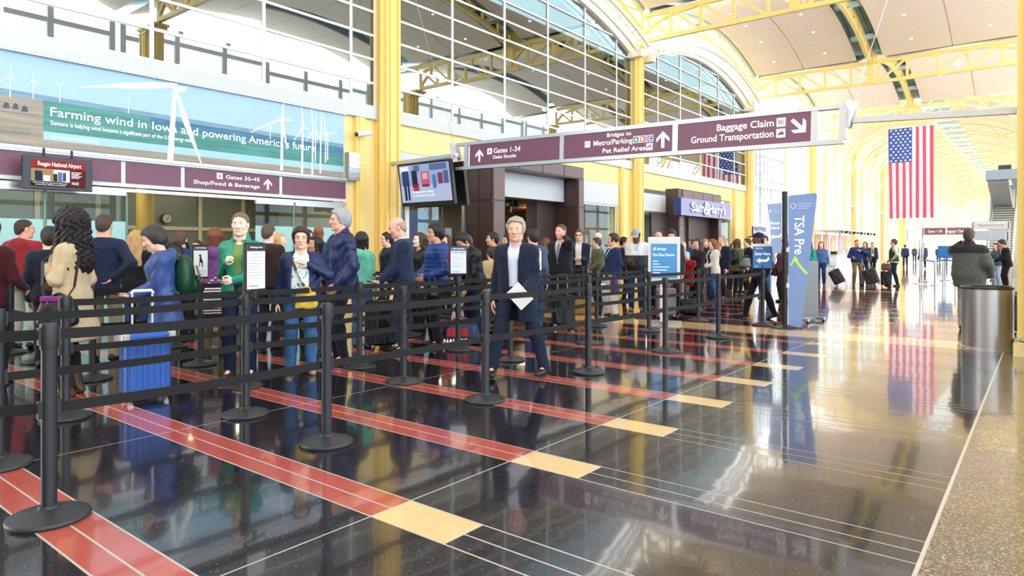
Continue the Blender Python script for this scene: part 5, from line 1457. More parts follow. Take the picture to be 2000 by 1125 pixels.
def frame_sign(x, y, rz, w, h, z0, label, header, hcol, lines=9, dots=False, dog=False):
    t = thing('notice_board', label, 'sign', (x, y, z0), rz, group='notice frames on barrier posts')
    MB().bevbox((-w / 2, -.012, 0), (w / 2, .012, h), .006).build('frame', M_BLACK, t); MB().cyl((0, 0, -.06), (0, 0, .02), .02, 10).build('socket', M_BLACK, t)
    MB().box((-w / 2 + .018, -.014, .02), (w / 2 - .018, -.0125, h - .02)).build('notice', M_PAPER, t)
    def q(a, b, c, d, m, nm): MB().box((-w / 2 + .018 + (w - .036) * a, -.0155, .02 + (h - .04) * c), (-w / 2 + .018 + (w - .036) * b, -.0142, .02 + (h - .04) * d)).build(nm, m, t)
    q(0, 1, .86, 1, mat('notice_' + hcol[1:], srgb(hcol), rough=.5), 'header_band'); mg = mat('small_print', srgb('#9aa4ad'), rough=.6)
    text_fit(header, (w - .036) * .7, (h) * .035, M_TXTW, t, (-w * .3, -.016, h * .89), RY, bold=.01)
    if dog:
        md = M_BLACK; zc = h * .5
        MB().prism([(-.03, -.06), (-.018, -.06), (-.014, -.01), (.012, -.015), (.016, -.07), (.028, -.07), (.03, .0), (.016, .03), (.004, .06), (.002, .085), (-.018, .09), (-.03, .07), (-.015, .06), (-.02, .02)], lambda a, b, c: (a, -.0145 - c, zc + b), 0, .0015).build('dog_print', md, t); lines = 3
    for k in range(lines): q(.08, .9 - .07 * (k % 3), .78 - k * .068 if not dog else .2 - k * .05, .79 - k * .068 if not dog else .21 - k * .05, mg, 'text_line')
    if dots:
        for k, hc in enumerate(('#d23a3a', '#6cc0d8', '#2c8f4e', '#24408c', '#e6c832', '#5cb04a', '#24408c', '#d23a3a', '#d23a3a')): q(.05 + k * .1, .12 + k * .1, .78, .82, mat('dot_' + hc[1:], srgb(hc), rough=.5), 'colour_square')
    q(.1, .6, .06, .075, mat('print_blue', srgb('#2d55a5'), rough=.5), 'footer_line')
    return t
def facing(x, y, off=0.0): return math.atan2(-y, -x) + PI / 2 + math.radians(off)      # local -y looks to the viewpoint
frame_sign(-5.22, 3.08, facing(-5.28, 3.03, 48), .25, .41, 1.045, 'black framed notice with orange heading on the post beside the woman in teal', 'Waiting in line', '#2a2d36')
frame_sign(-6.36, 6.81, facing(-6.36, 6.81, 4), .25, .40, 1.045, 'black framed notice with a row of coloured squares on a post', 'Airport boarding', '#5b6f96', dots=True)
frame_sign(-8.0, 4.0, facing(-8, 4.0, 44), .25, .41, 1.045, 'black framed notice with a black dog picture beside the purple jacket', 'Screening', '#4a4f5a', dog=True)
frame_sign(-6.36, 8.6, facing(-6.36, 8.6, 30), .25, .40, 1.045, 'black framed notice half hidden behind the walking man', 'Screening', '#5b6f96')
# blue "Enter Here" plate on the last front post
t = thing('entry_sign', 'blue plate reading Enter Here with an arrow on the last front post', 'sign', (-4.05, 12.50, 1.0), facing(-4.05, 12.5, 6)); m_bl = mat('sign_blue', srgb('#3a78b8'), rough=.4)
MB().cyl((0, 0, 0), (0, 0, .1), .016, 8).build('stem', M_BLACK, t); MB().box((-.17, -.01, .05), (.17, .01, .50)).build('plate', m_bl, t); MB().box((-.17, -.012, .45), (.17, -.009, .50)).build('top_band', M_PAPER, t)
text_fit('TSA Pre', .13, .03, M_TXTW, t, (-.13, -.013, .40), RY); text_fit('Enter Here', .26, .055, M_TXTW, t, (-.13, -.013, .29), RY, bold=.012)
def turn_arrow(cx, cz, s, parent, m, off):
    p = [(-.5, 0), (-.2, .22), (-.2, .09), (.25, .09), (.36, .13), (.4, .3), (.5, .3), (.5, .1), (.42, -.04), (.28, -.09), (-.2, -.09), (-.2, -.22)]
    return MB().prism([(cx + a * s, cz + b * s) for a, b in p], lambda a, b, c: (a, off - c, b), 0, .002).build('arrow', m, parent)
turn_arrow(0, .19, .22, t, M_TXTW, -.011)
text_fit('TSA', .05, .022, M_TXTW, t, (-.13, -.013, .075), RY)
# airline check-in board
x, y = gp(1297, 633); rz = facing(x, y, -6)
t = thing('check_in_board', 'white framed blue board reading US Airways First Class Check-In on a post', 'sign', (x, y, 0), rz)
MB().box((-.29, -.03, .80), (.29, .03, 1.63)).build('frame', M_WHITE, t); MB().box((-.24, -.034, .86), (.24, -.030, 1.50)).build('blue_panel', mat('board_blue', srgb('#4a93c8'), rough=.35, emit=srgb('#4a93c8'), estr=.12), t); MB().box((-.24, -.034, 1.52), (.24, -.030, 1.59)).build('heading_panel', M_PAPER, t)
MB().box((-.07, -.04, .04), (.07, .04, .80)).build('post', M_WHITE, t); MB().box((-.30, -.20, 0), (.30, -.14, .05)).box((-.30, .14, 0), (.30, .20, .05)).box((-.06, -.2, 0), (.06, .2, .05)).build('base', M_GREYM, t)
text_fit('US Airways', .24, .055, M_TXTW, t, (-.20, -.036, 1.38), RY, bold=.006); text_fit('First Class Check-in', .39, .055, M_TXTW, t, (-.20, -.036, 1.27), RY, bold=.006)
for k, w_ in enumerate((.09, .12, .30, .26, .13, .24)): MB().box((-.20, -.036, 1.17 - k * .055), (-.20 + w_, -.034, 1.183 - k * .055)).build('text_line', M_TXTW, t)
# security lane blade sign
x, y = gp(1533, 641)
t = thing('lane_pole', 'tall black pole with round base holding the blue security lane signs', 'pole', (x, y, 0)); MB().cyl((0, 0, .03), (0, 0, 2.42), .045, 14).build('pole', M_BLACK, t, smooth=True); MB().lathe([(0, 0), (.24, 0), (.24, .015), (.06, .06), (0, .06)], n=24).build('base', M_BASE, t, smooth=True)
for z in (.72, 1.35): MB().box((.04, -.06, z), (.075, .03, z + .08)).build('clip', M_WHITE, t)
b = thing('lane_banner', 'tall tapering blue banner reading TSA Pre with a green check mark', 'sign', (x, y, 0), facing(x, y, 0)); mbn = mat('banner_blue', srgb('#7c98cc'), rough=.45, emit=srgb('#6e90c4'), estr=.06)
o_ = [(.055, .045), (.27, .03), (.325, .5), (.52, 2.33), (.50, 2.38), (.055, 2.34)]
MB().prism(o_, lambda a, c, d_: (a, -.012 + d_, c), 0, .024).build('panel', mbn, b)
lt = text_fit('TSA Pre', .68, .16, M_TXTW, b, (.16, -.014, 1.99), (PI / 2, PI / 2, 0), bold=.006)
MB().prism([(.075, 1.13), (.10, 1.10), (.145, 1.17), (.165, 1.185), (.20, 1.13), (.30, 1.00), (.355, .95), (.375, .985), (.31, 1.05), (.225, 1.17), (.19, 1.26), (.165, 1.275), (.14, 1.24), (.11, 1.16)], lambda a, c, d_: (a, -.013 - d_, c), 0, .002).build('check_mark', mat('mark_green', srgb('#a5d860'), rough=.5, emit=srgb('#a5d860'), estr=.2), b)
MB().lathe([(.0, 0), (.055, 0), (.055, .002), (0, .002)], n=20).build('seal', mat('seal_pale', srgb('#c7d6ea'), rough=.5), b, (.135, -.013, 2.16), (PI / 2, 0, 0))
MB().lathe([(.0, 0), (.035, 0), (.035, .002), (0, .002)], n=16).build('seal_core', mbn, b, (.135, -.0155, 2.16), (PI / 2, 0, 0))
for k in range(3): MB().box((.21, -.015, 2.19 - k * .04), (.46 - .04 * k, -.0125, 2.203 - k * .04)).build('text_line', MATS['seal_pale'], b)
b2 = thing('entry_board', 'pale blue Enter Here board with bent arrow left of the black pole', 'sign', (x, y, 0), facing(x, y, 0))
MB().prism([(-.29, 2.20), (-.055, 2.22), (-.055, 1.33), (-.20, 1.32)], lambda a, c, d_: (a, -.005 + d_, c), 0, .02).build('panel', mat('board_pale_blue', srgb('#93aad6'), rough=.45, emit=srgb('#8fa9d2'), estr=.06), b2)
text_fit('Enter', .17, .055, M_TXTW, b2, (-.245, -.008, 1.84), RY, bold=.012); text_fit('Here', .15, .055, M_TXTW, b2, (-.235, -.008, 1.755), RY, bold=.012); turn_arrow(-.15, 1.62, .18, b2, M_TXTW, -.006)
MB().lathe([(.0, 0), (.03, 0), (.03, .002), (0, .002)], n=16).build('seal', MATS['seal_pale'], b2, (-.24, -.006, 2.08), (PI / 2, 0, 0))
MB().box((-.19, -.008, 2.05), (-.08, -.006, 2.06)).box((-.19, -.008, 2.08), (-.09, -.006, 2.09)).build('text_line', MATS['seal_pale'], b2)
x, y = gp(1578, 628)
t = thing('board_stand', 'grey sign board seen edge-on on a wheeled stand behind the blue banner', 'sign', (x, y, 0), facing(x, y, 62)); MB().bevbox((-.32, -.05, .10), (.32, .05, 1.16), .02).build('board', mat('stand_grey', srgb('#84868a'), rough=.5, bump=(180, .3, .003)), t); MB().box((-.34, -.18, .03), (-.26, .18, .08)).box((.26, -.18, .03), (.34, .18, .08)).box((-.3, -.03, .04), (.3, .03, .10)).build('foot', M_GREYM, t)
for sx in (-.3, .3):
    for sy in (-.15, .15): MB().cyl((sx - .015, sy, .025), (sx + .015, sy, .025), .025, 10).build('castor', M_BLACK, t)

# ---------------------------------------------------------------- trash can
def perf_mat():
    m = mat('perforated_steel', srgb('#8d8f92'), rough=.33, metal=.9); nt = m.node_tree; b = nt.nodes['Principled BSDF']
    uv = nt.nodes.new('ShaderNodeTexCoord'); sep = nt.nodes.new('ShaderNodeSeparateXYZ'); nt.links.new(uv.outputs['Object'], sep.inputs[0])
    at_ = nt.nodes.new('ShaderNodeMath'); at_.operation = 'ARCTAN2'; nt.links.new(sep.outputs[1], at_.inputs[0]); nt.links.new(sep.outputs[0], at_.inputs[1])
    def sinw(src, k, ph=0.0):
        a = nt.nodes.new('ShaderNodeMath'); a.operation = 'MULTIPLY_ADD'; nt.links.new(src, a.inputs[0]); a.inputs[1].default_value = k; a.inputs[2].default_value = ph
        s_ = nt.nodes.new('ShaderNodeMath'); s_.operation = 'SINE'; nt.links.new(a.outputs[0], s_.inputs[0]); return s_.outputs[0]
    p = nt.nodes.new('ShaderNodeMath'); p.operation = 'MULTIPLY'; nt.links.new(sinw(at_.outputs[0], 130), p.inputs[0]); nt.links.new(sinw(sep.outputs[2], 420), p.inputs[1])
    gt = nt.nodes.new('ShaderNodeMath'); gt.operation = 'GREATER_THAN'; gt.inputs[1].default_value = .62; nt.links.new(p.outputs[0], gt.inputs[0])
    mx = nt.nodes.new('ShaderNodeMix'); mx.data_type = 'RGBA'; mx.inputs[6].default_value = (*srgb('#c4c6c8'), 1); mx.inputs[7].default_value = (.08, .08, .085, 1); nt.links.new(gt.outputs[0], mx.inputs[0]); nt.links.new(mx.outputs[2], b.inputs['Base Color'])
    return m
x, y = gp(1928, 681)
t = thing('trash_can', 'round perforated steel trash can beside the right column', 'trash can', (x, y, 0))
MB().lathe([(.0, .03), (.305, .03), (.305, .86), (.29, .86), (.29, .1), (0, .1)], n=48).build('drum', perf_mat(), t, smooth=True); MB().lathe([(.0, 0), (.31, 0), (.312, .035), (.305, .04), (0, .04)], n=48).build('base_band', M_ALU, t, smooth=True); MB().lathe([(.285, .84), (.312, .84), (.315, .865), (.30, .885), (.272, .88), (.27, .84)], n=48).build('rim', mat('dark_rim', srgb('#4b4a4c'), rough=.35, metal=.6), t, smooth=True); MB().lathe([(0, .78), (.28, .78), (.28, .80), (0, .80)], n=32).build('liner', M_BLACK, t)

# ---------------------------------------------------------------- luggage
def suitcase(name, label, pos, rz, w, d, h, m, mt=None, ribs=0, handle=.45, tilt=0.0, trim=None, group=None):
    t = thing(name, label, 'suitcase', (pos[0], pos[1], 0), rz, group); t.rotation_euler = (tilt, 0, rz)
    mt = mt or M_BLACK; trim = trim or M_GREYM
    MB().bevbox((-w / 2, -d / 2, .06), (w / 2, d / 2, .06 + h), min(w, d) * .22, 4).build('shell', m, t, smooth=True)
    for k in range(ribs):
        x_ = -w / 2 + w * (k + 1) / (ribs + 1)
        for sy in (-1, 1): MB().bevbox((x_ - .012, sy * d / 2 - .008, .12), (x_ + .012, sy * d / 2 + .008, h), .005, 2).build('rib', m, t, smooth=True)
    MB().bevbox((-w / 2 - .004, -.012, .075), (w / 2 + .004, .012, .05 + h), .006, 2).build('zip_band', mt, t)
    if handle > 0:
        for sx in (-1, 1): MB().cyl((sx * w * .22, d * .33, h), (sx * w * .22, d * .33, h + handle), .009, 8).build('handle_tube', trim, t, smooth=True)
        MB().tube([(-w * .24, d * .33, h + handle), (-w * .2, d * .33, h + handle + .025), (w * .2, d * .33, h + handle + .025), (w * .24, d * .33, h + handle)], .015, 8).build('grip', mt if trim is not M_WHITE else trim, t, smooth=True)
    MB().tube([(-.08, 0, .055 + h), (-.05, 0, .09 + h), (.05, 0, .09 + h), (.08, 0, .055 + h)], .011, 8).build('top_handle', mt, t, smooth=True)
    for sx in (-1, 1):
        for sy in (-1, 1):
            br = MB().box((sx * w * .38 - .02, sy * d * .32 - .02, .03), (sx * w * .38 + .02, sy * d * .32 + .02, .08)).build('wheel_bracket', trim, t); MB().cyl((sx * w * .38 - .012, sy * d * .32, .03), (sx * w * .38 + .012, sy * d * .32, .03), .03, 12).build('wheel', trim if trim is M_WHITE else M_BLACK, br)
    return t
m_bs = mat('blue_shell', srgb('#2f62b8'), rough=.32, spec=.5); x, y = gp(284, 777)
sc1 = suitcase('suitcase', 'glossy blue ribbed hard-shell suitcase with white corners in front of the queue', (x, y), facing(x, y, 18), .40, .25, .56, m_bs, mat('blue_trim', srgb('#22457e'), rough=.4), 7, .42, trim=M_WHITE)
for sx in (-1, 1): MB().bevbox((sx * .2 - .035, -.135, .53), (sx * .2 + .035, .135, .625), .02, 3).build('corner_guard', mat('silver_corner', srgb('#cfd3d6'), rough=.3, metal=.5), sc1, smooth=True)
m_bk = cloth('#1b1b1f', 'nylon'); m_dg = cloth('#3a3d40', 'nylon')
def bag_lump(name, label, cat, pos, rz, size, m, handles=True, z0=0.0, strap=None, mb=None, sag=.2, group=None):
    """soft bag: rounded body, side seam, two handles"""
    t = thing(name, label, cat, (pos[0], pos[1], z0), rz, group); w, d, h = size
    G = Grid((-w / 2 - .02, -d / 2 - .02, 0), (w / 2 + .02, d / 2 + .02, h + .02), max(.012, min(size) / 12))
    def fn(P):
        q = np.abs(P - np.array([0, 0, h / 2], np.float32)); k = 1 - sag * np.clip(P[..., 2] / h, 0, 1)
        r = ((q[..., 0] / (w / 2 * k)) ** 4 + (q[..., 1] / (d / 2 * k)) ** 4 + (q[..., 2] / (h / 2)) ** 6) ** .25
        return ((r - 1) * min(w, d, h) / 2 + .004 * np.sin(P[..., 0] * 40 + 3 * np.sin(P[..., 2] * 25))).astype(np.float32)
    G.add(fn, (-w / 2, -d / 2, 0), (w / 2, d / 2, h)); V, Q = G.mesh(); link_mesh('body', np_mesh('body', V, Q, [m]), t)
    MB().tube([(-w * .42, 0, h * .93), (0, 0, h * .985), (w * .42, 0, h * .93)], .006, 6).build('zip', M_BLACK, t)
    if handles:
        for sy in (-1, 1): MB().tube([(-w * .2, sy * d * .3, h * .85), (-w * .17, sy * d * .2, h * 1.12), (0, sy * d * .12, h * 1.25), (w * .17, sy * d * .2, h * 1.12), (w * .2, sy * d * .3, h * .85)], .012, 7).build('handle', mb or m, t, smooth=True)
    return t
# ================================================================ the people
def ground(u, v=None, X=None):
    if v is not None: return gp(u, v)
    t = (u - 1000) / CAM_F; Y = X * (_c - t * _s) / (_s + t * _c); return (X, Y)
floral_mat()
GF = mat('glasses_frame', (.02, .02, .025), rough=.3)
DK = mat('sunglasses', (.01, .01, .012), rough=.15)
PEOPLE = {}
SUIT = ([-.2, .0, .16, .30, .47], [.02, .0, .012, .045, .07])
OPEN = ([-.3, .5], [.055, .06])
ZIPV = ([.25, .30, .50], [.0, .01, .05])
def pp(key, label, u, v=None, face=0, top=None, bot='#23252b', X=None, h=1.75, fem=0, hair=('short', '#2b211b'), shirt=None, tie=None, skin='light', glasses=0,
       cap=None, shoe='#1a1614', boots=0, botk='cloth', lod=None, hvol=0.0, extra=None, **k):
    pos = ground(u, v, X); d = -pos[0] * math.sin(CAM_TH) + pos[1] * math.cos(CAM_TH) 
    if lod is None: lod = 0 if d < 8.6 else (1 if d < 14.5 else 2)
    p = Person(label, pos, toward(pos, face), h=h, fem=bool(fem), skin=skin, lod=lod, **k)
    hc = hair[1] if hair else '#3a2a20'
    p.haircol = np.array(srgb(hc)); p.body()
    if shirt:
        sm = MATS.get(shirt) or cloth(shirt, 'plain'); p.shirt(sm)
        if lod < 2: p.collar(sm)
    if tie: p.tie(cloth(tie, 'plain'))
    if top:
        nm, col, kind, kw = top; jm = cloth(col, kind) if isinstance(col, str) else col; jk = p.top(jm, nm, **kw)
        if kw.get('opening') is SUIT and jk and lod < 2: p.lapels(jm, SUIT, kw.get('e', .022), jk)
    p.trousers(cloth(bot, botk)); p.shoes(cloth(shoe, 'leather'), shaft=.30 if boots else 0)
    if hair: p.hair(cloth(hc, 'hair'), hair[0], vol=hvol)
    if cap: p.cap(cloth(cap, 'cloth'))
    if glasses: p.glasses(DK if glasses == 2 else GF, glasses == 2)
    PEOPLE[key] = p
    return p
PH = dict(rh=(.06, .30, .06), lh=(-.06, .29, .05), hpitch=.45, rhp=('hold', dict(palm=(-.3, .2, 1))), lhp=('hold', dict(palm=(.3, .2, 1))))
HIPS = dict(rh=(.22, .12, .02), lh=(-.22, .12, .02))

# --- front of the queue
pp('maroon', 'person in a maroon jacket cut off by the left edge', -22, 748, 150, ('jacket', '#5a1f2a', 'cloth', dict(hem=-.14)), '#1d2230', h=1.74, rh=(.24, .22, .05), lh=(-.22, .2, .05))
pp('red', 'person in a red hooded sweatshirt and pale trousers seen from behind', 46, 679, 150, ('hoodie', '#b8343c', 'cloth', dict(e=.036, hem=-.06, hood=True)), '#b9c4b4', h=1.84, hair=('buzz', '#3a2c26'), glasses=1, hyaw=-.75, fat=.35, skin='red')
pp('trench', 'person in a beige trench coat with long curly black hair and a shoulder bag', 140, 772, -114, ('trench_coat', '#d3bd98', 'cloth', dict(e=.034, hem=-.42, skirt=True, flare=.02, collar_h=.03, wr=.0042, opening=([-.5, .2, .5], [.03, .0, .03]))), '#2a2622', h=1.78, fem=1, hvol=.02, hair=('curly', '#1a1213'), skin='brown', boots=1, shoe='#6a523a', rh=(.10, .16, .10), lh=(-.05, .19, .27), lel=(-.7, -.6, -.4), lhp='grip', rhp='grip', hyaw=-.75)
pp('navyback', 'person in a navy suit jacket and khaki trousers behind the trench coat', 203, 704, 160, ('jacket', '#2b3a5e', 'cloth', dict(e=.03, hem=-.16)), '#a89a80', h=1.86, hair=('buzz', '#4a3a30'), rh=(.15, -.12, .05), rel=(1, -.2, 0), skin='red')
pp('navyleft', 'person in a dark navy sweater half hidden behind the trench coat', 98, 715, 170, ('sweater', '#232c44', 'cloth', dict(e=.028)), '#23262e', h=1.68, hair=('short', '#2a2019'))
pp('blonde', 'person with long blonde hair and a black jacket facing the doors', 266, X=-10.2, face=160, top=('jacket', '#23232b', 'cloth', dict(e=.026, hem=-.06)), bot='#3d5c8c', botk='denim', h=1.68, fem=1, hair=('long', '#c9a06a'))
pp('bluejkt', 'person in a blue rain jacket with short grey-black hair reading a phone', 318, 746, -88, ('rain_jacket', '#4a67b4', 'nylon', dict(e=.036, hem=-.30, skirt=True, hood=True, flare=-.01, opening=OPEN)), '#232b44', h=1.66, fem=1, hair=('short', '#34332f'), hvol=.010, shirt='#e9e4e2', skin='light', lean=.06, **{**PH, 'hpitch': .35})
pp('backpackman', 'person in a blue shirt bending forward under a black backpack', 345, X=-10.2, face=165, top=('shirt', '#33509c', 'cloth', dict(e=.03)), bot='#26303f', h=1.72, lean=.35, hair=('buzz', '#5a4034'))
pp('smallface', 'person with a dark ponytail and chequered shirt beside the black backpack', 385, X=-10.75, face=-20, top=('shirt', '#8a8ea6', 'cloth', dict(e=.02)), bot='#3a3f55', h=1.56, fem=1, hair=('bun', '#2a211e'), skin='tan')
pp('purple', 'person in a purple hooded jacket with auburn hair seen from behind', 420, 690, 172, ('rain_jacket', '#8a4a9c', 'nylon', dict(e=.04, hem=-.14, hood=True, puff=.006)), '#7c7258', h=1.70, fem=1, fat=.3, hair=('bob', '#7c4326'))
pp('teal', 'person in a teal fleece jacket and brown boots gripping a strap', 470, 737, -14, ('jacket', '#2aa98c', 'nylon', dict(e=.030, hem=-.10, collar_h=.05, opening=([-.2, .2, .5], [.03, .04, .055]))), '#27375e', h=1.82, fem=1, hair=('bun', '#8a6644'), shirt='#6f8f4e', skin='pale', boots=1, shoe='#6a4424', botk='denim', rh=(.10, .17, .28), lh=(.02, .22, .10), rhp='grip', lhp='grip')
pp('brownshirt', 'person in a dark brown sweater with cropped hair behind the teal jacket', 524, X=-8.7, face=150, top=('sweater', '#46302c', 'cloth', dict(e=.028)), bot='#2b2d38', h=1.78, hair=('buzz', '#5a4a40'), skin='pale')
pp('blondeshort', 'person with short blonde hair in a bright blue jacket facing right', 544, X=-10.1, face=75, top=('jacket', '#2b4c9c', 'nylon', dict(e=.03)), bot='#2a2f45', h=1.68, fem=1, hair=('bob', '#d8b070'), skin='pale')
pp('baldback', 'person with thin white hair partly hidden behind the cropped brown hair', 524, X=-10.9, face=165, top=('jacket', '#2d4a8c', 'cloth', dict(e=.028)), bot='#3a3a40', h=1.84, hair=('bald', '#d8d4d0'), skin='pale')
pp('floral', 'person in a floral blouse and open navy jacket with a black shoulder strap', 588, 728, -2, ('jacket', '#273a74', 'nylon', dict(e=.032, hem=-.10, opening=([-.3, .0, .5], [.115, .11, .09]))), '#4f83bd', h=1.66, fem=1, fat=.5, hair=('short', '#3a2420'), hvol=.010, shirt='floral_print', glasses=1, botk='denim', shoe='#b9a184', lh=(-.10, .17, .36), lel=(-.9, -.2, -.5), rh=(.27, .05, -.10), lf=(-.12, .06, 0), rf=(.12, -.02, 0))
pp('tallgrey', 'person with grey hair and glasses in a navy windbreaker facing left', 666, 708, -72, ('windbreaker', '#24356e', 'nylon', dict(e=.042, hem=-.18, opening=ZIPV, collar_h=.02, puff=.006, wr=.007)), '#262a3c', h=1.92, hair=('short', '#a9adb3'), hvol=.006, shirt='#c3d2ee', glasses=1, fat=.3, skin='red', rh=(.20, .14, -.02), lh=(-.2, .1, -.05))
pp('denimback', 'person with a shaved head in a denim jacket seen from behind', 622, X=-10.2, face=170, top=('denim_jacket', '#3f6396', 'denim', dict(e=.032)), bot='#2a2f3c', h=1.84, hair=None, skin='#8d5a3c')
pp('darkface', 'person with short dark hair peering past the denim jacket', 600, X=-10.8, face=30, top=('jacket', '#22252d', 'cloth', dict(e=.028)), bot='#22252d', h=1.78, hair=('short', '#241a16'))
pp('blackbob', 'person with straight black hair below the denim jacket', 616, X=-8.6, face=-60, top=('jacket', '#23335c', 'cloth', dict(e=.026)), bot='#2a2c34', h=1.60, fem=1, hair=('bob', '#141114'), skin='tan')
pp('mint', 'person in a mint green hoodie with black hair and headphones', 706, 677, 150, ('hoodie', '#74cfb8', 'cloth', dict(e=.034, hem=-.08, hood=True)), '#5a86b8', h=1.66, fem=1, hair=('bob', '#1c1a1d'), botk='denim', shoe='#2f6f8a', hyaw=.3)
pp('glassdark', 'person with dark hair and glasses in a dark jacket by the yellow column', 757, X=-9.4, face=-75, top=('jacket', '#23262e', 'nylon', dict(e=.03, hood=True)), bot='#26282e', h=1.72, hair=('short', '#2a1e19'), glasses=1)
pp('suit', 'balding person in a dark blue suit looking down at a phone', 788, 688, -82, ('suit_jacket', '#2e3f63', 'cloth', dict(e=.030, hem=-.17, opening=SUIT)), '#2e3f63', h=1.86, hair=('bald', '#b09a86'), shirt='#dfe6f2', tie='#3c5a9c', skin='red', lean=.06, **{**PH, 'hpitch': .30, 'rh': (.06, .30, .0), 'lh': (-.06, .29, .0)})
pp('mouth', 'person with brown hair holding a hand over the mouth', 820, X=-8.5, face=-60, top=('jacket', '#25242c', 'nylon', dict(e=.03, collar_h=.03)), bot='#23252e', h=1.70, fem=1, hair=('bob', '#4a3028'), skin='pale', rh=(.03, .20, .50), rel=(.7, .1, -.7))
pp('puffer', 'person in a royal blue quilted jacket with glasses holding a phone', 852, 676, -72, ('puffer_jacket', '#2a4fa6', 'nylon', dict(e=.040, hem=-.08, hood=True, quilt=.012, puff=.008, wr=.003)), '#1f1f26', h=1.78, hair=('short', '#17120f'), hvol=.008, skin='tan', glasses=1, rh=(.05, .30, .02), lh=(-.18, .20, .06), lod=0, rhp=('hold', dict(palm=(-.3, .2, 1))))
pp('redcoat', 'person in a bright red top behind the blue quilted jacket', 872, X=-10.1, face=-40, top=('sweater', '#c02a38', 'cloth', dict(e=.026)), bot='#2a2a30', h=1.72, fem=1, hair=('wavy', '#5a3020'))
pp('brownhair', 'person with brown hair and glasses facing left near the shelf', 910, X=-9.2, face=-85, top=('coat', '#3d3a3e', 'cloth', dict(e=.03)), bot='#26262c', h=1.70, fem=1, hair=('wavy', '#7a5a42'), glasses=1, skin='pale')
pp('headdown', 'person in a black jacket with the head bowed over a bag', 928, 662, -55, ('jacket', '#1e1f2a', 'nylon', dict(e=.034, hem=-.10, collar_h=.03)), '#23304e', h=1.72, hair=('short', '#131114'), lean=.28, hpitch=.55, skin='tan', rh=(.10, .30, .0), lh=(-.10, .28, -.05), botk='denim')
pp('bluehood', 'person in a black jacket with a blue hood looking left', 963, X=-8.3, face=-80, top=('jacket', '#22242c', 'nylon', dict(e=.03, hood=True)), bot='#26282e', h=1.74, hair=('short', '#1a1513'), shirt='#3a62a8', skin='olive')
pp('darkman', 'person with black hair looking left behind the walking man', 992, X=-8.7, face=-60, top=('jacket', '#2a2a30', 'cloth', dict(e=.028)), bot='#26282e', h=1.72, hair=('short', '#1c1614'), skin='olive', glasses=1)
pp('tancoat', 'short person in a tan coat behind the walking man', 962, X=-7.3, face=-150, top=('coat', '#c9ad82', 'cloth', dict(e=.04, hem=-.2, hood=True)), bot='#5a4a3c', h=1.44, hair=('short', '#3a2a22'))
pp('walker', 'grey-haired person in a dark navy jacket walking past the belts with papers', 1008, 733, -16, ('jacket', '#222b46', 'cloth', dict(e=.036, hem=-.34, skirt=True, flare=-.02, collar_h=.02, opening=([-.4, -.1, .2, .5], [.075, .045, .05, .07]))), '#2d3b55', h=1.76, hair=('messy', '#a8a49c'), shirt='#cfdcf0', skin='red', botk='denim', lf=(-.34, -.02, .0, -.4, 0), rf=(.22, .22, .0, .3, 0), lh=(-.16, .22, .02), rh=(.26, .02, -.10), lhp='hold', hyaw=.1)
pp('greyhood', 'person in a grey-blue jacket behind the walking man', 1042, 645, 160, ('jacket', '#5a6f92', 'cloth', dict(e=.034, hood=True)), '#3f5f94', h=1.76, hair=('short', '#2a221d'), botk='denim', hyaw=.9)
pp('whitetop', 'person in a white sweater with brown hair left of the phone caller', 1066, X=-9.0, face=150, top=('sweater', '#d9d9dc', 'cloth', dict(e=.034)), bot='#3a3a44', h=1.66, fem=1, hair=('wavy', '#6a4a30'))
pp('caller', 'person in a black suit and striped tie talking on a phone', 1096, 634, -25, ('suit_jacket', '#23242c', 'cloth', dict(e=.034, hem=-.18, opening=SUIT)), '#23242c', h=1.88, hair=('buzz', '#5a3c2c'), shirt='#e6e4ea', tie='#8a7f98', skin='red', fat=.25, lh=(-.12, .08, .58), lel=(-.75, .5, -.7), rh=(.22, .1, -.02), lhp='grip', hyaw=-.2)
pp('shades', 'person in sunglasses and a navy jacket beside the phone caller', 1131, X=-8.4, face=-8, top=('jacket', '#29304a', 'cloth', dict(e=.03, hem=-.12, opening=OPEN)), bot='#26283a', h=1.87, hair=('short', '#6a4630'), shirt='#dfe0e4', glasses=2, rh=(.05, .24, .16), lh=(-.08, .25, .18))
pp('baldblue', 'bald person in a light blue shirt near the yellow column', 1168, X=-9.1, face=-60, top=('shirt', '#a9bfe6', 'cloth', dict(e=.02)), bot='#2a2c3a', h=1.86, hair=None, skin='pale', rh=(.1, .2, .15))
pp('olive', 'person in an olive jacket leaning behind the navy blazer', 1170, X=-8.6, face=-70, top=('jacket', '#7f8266', 'cloth', dict(e=.034)), bot='#2c2c30', h=1.70, hair=('short', '#4a3a2e'), lean=.1, rh=(.08, .28, .02), lh=(-.1, .28, .02))
pp('blazer', 'person with short dark hair in a navy blazer and white trousers', 1198, 618, -65, ('blazer', '#2a3f78', 'cloth', dict(e=.030, hem=-.14, opening=SUIT)), '#d9d9e2', h=1.74, fem=1, fat=.25, hair=('messy', '#3a261e'), shirt='#e8ecf2', skin='red', rh=(.16, .22, -.02), lh=(-.2, .1, -.05), hyaw=-.3)
pp('blackhair', 'person with black hair half hidden behind the navy blazer', 1218, X=-8.9, face=90, top=('jacket', '#26262c', 'cloth', dict(e=.028)), bot='#26262c', h=1.74, hair=('short', '#161213'), skin='tan')
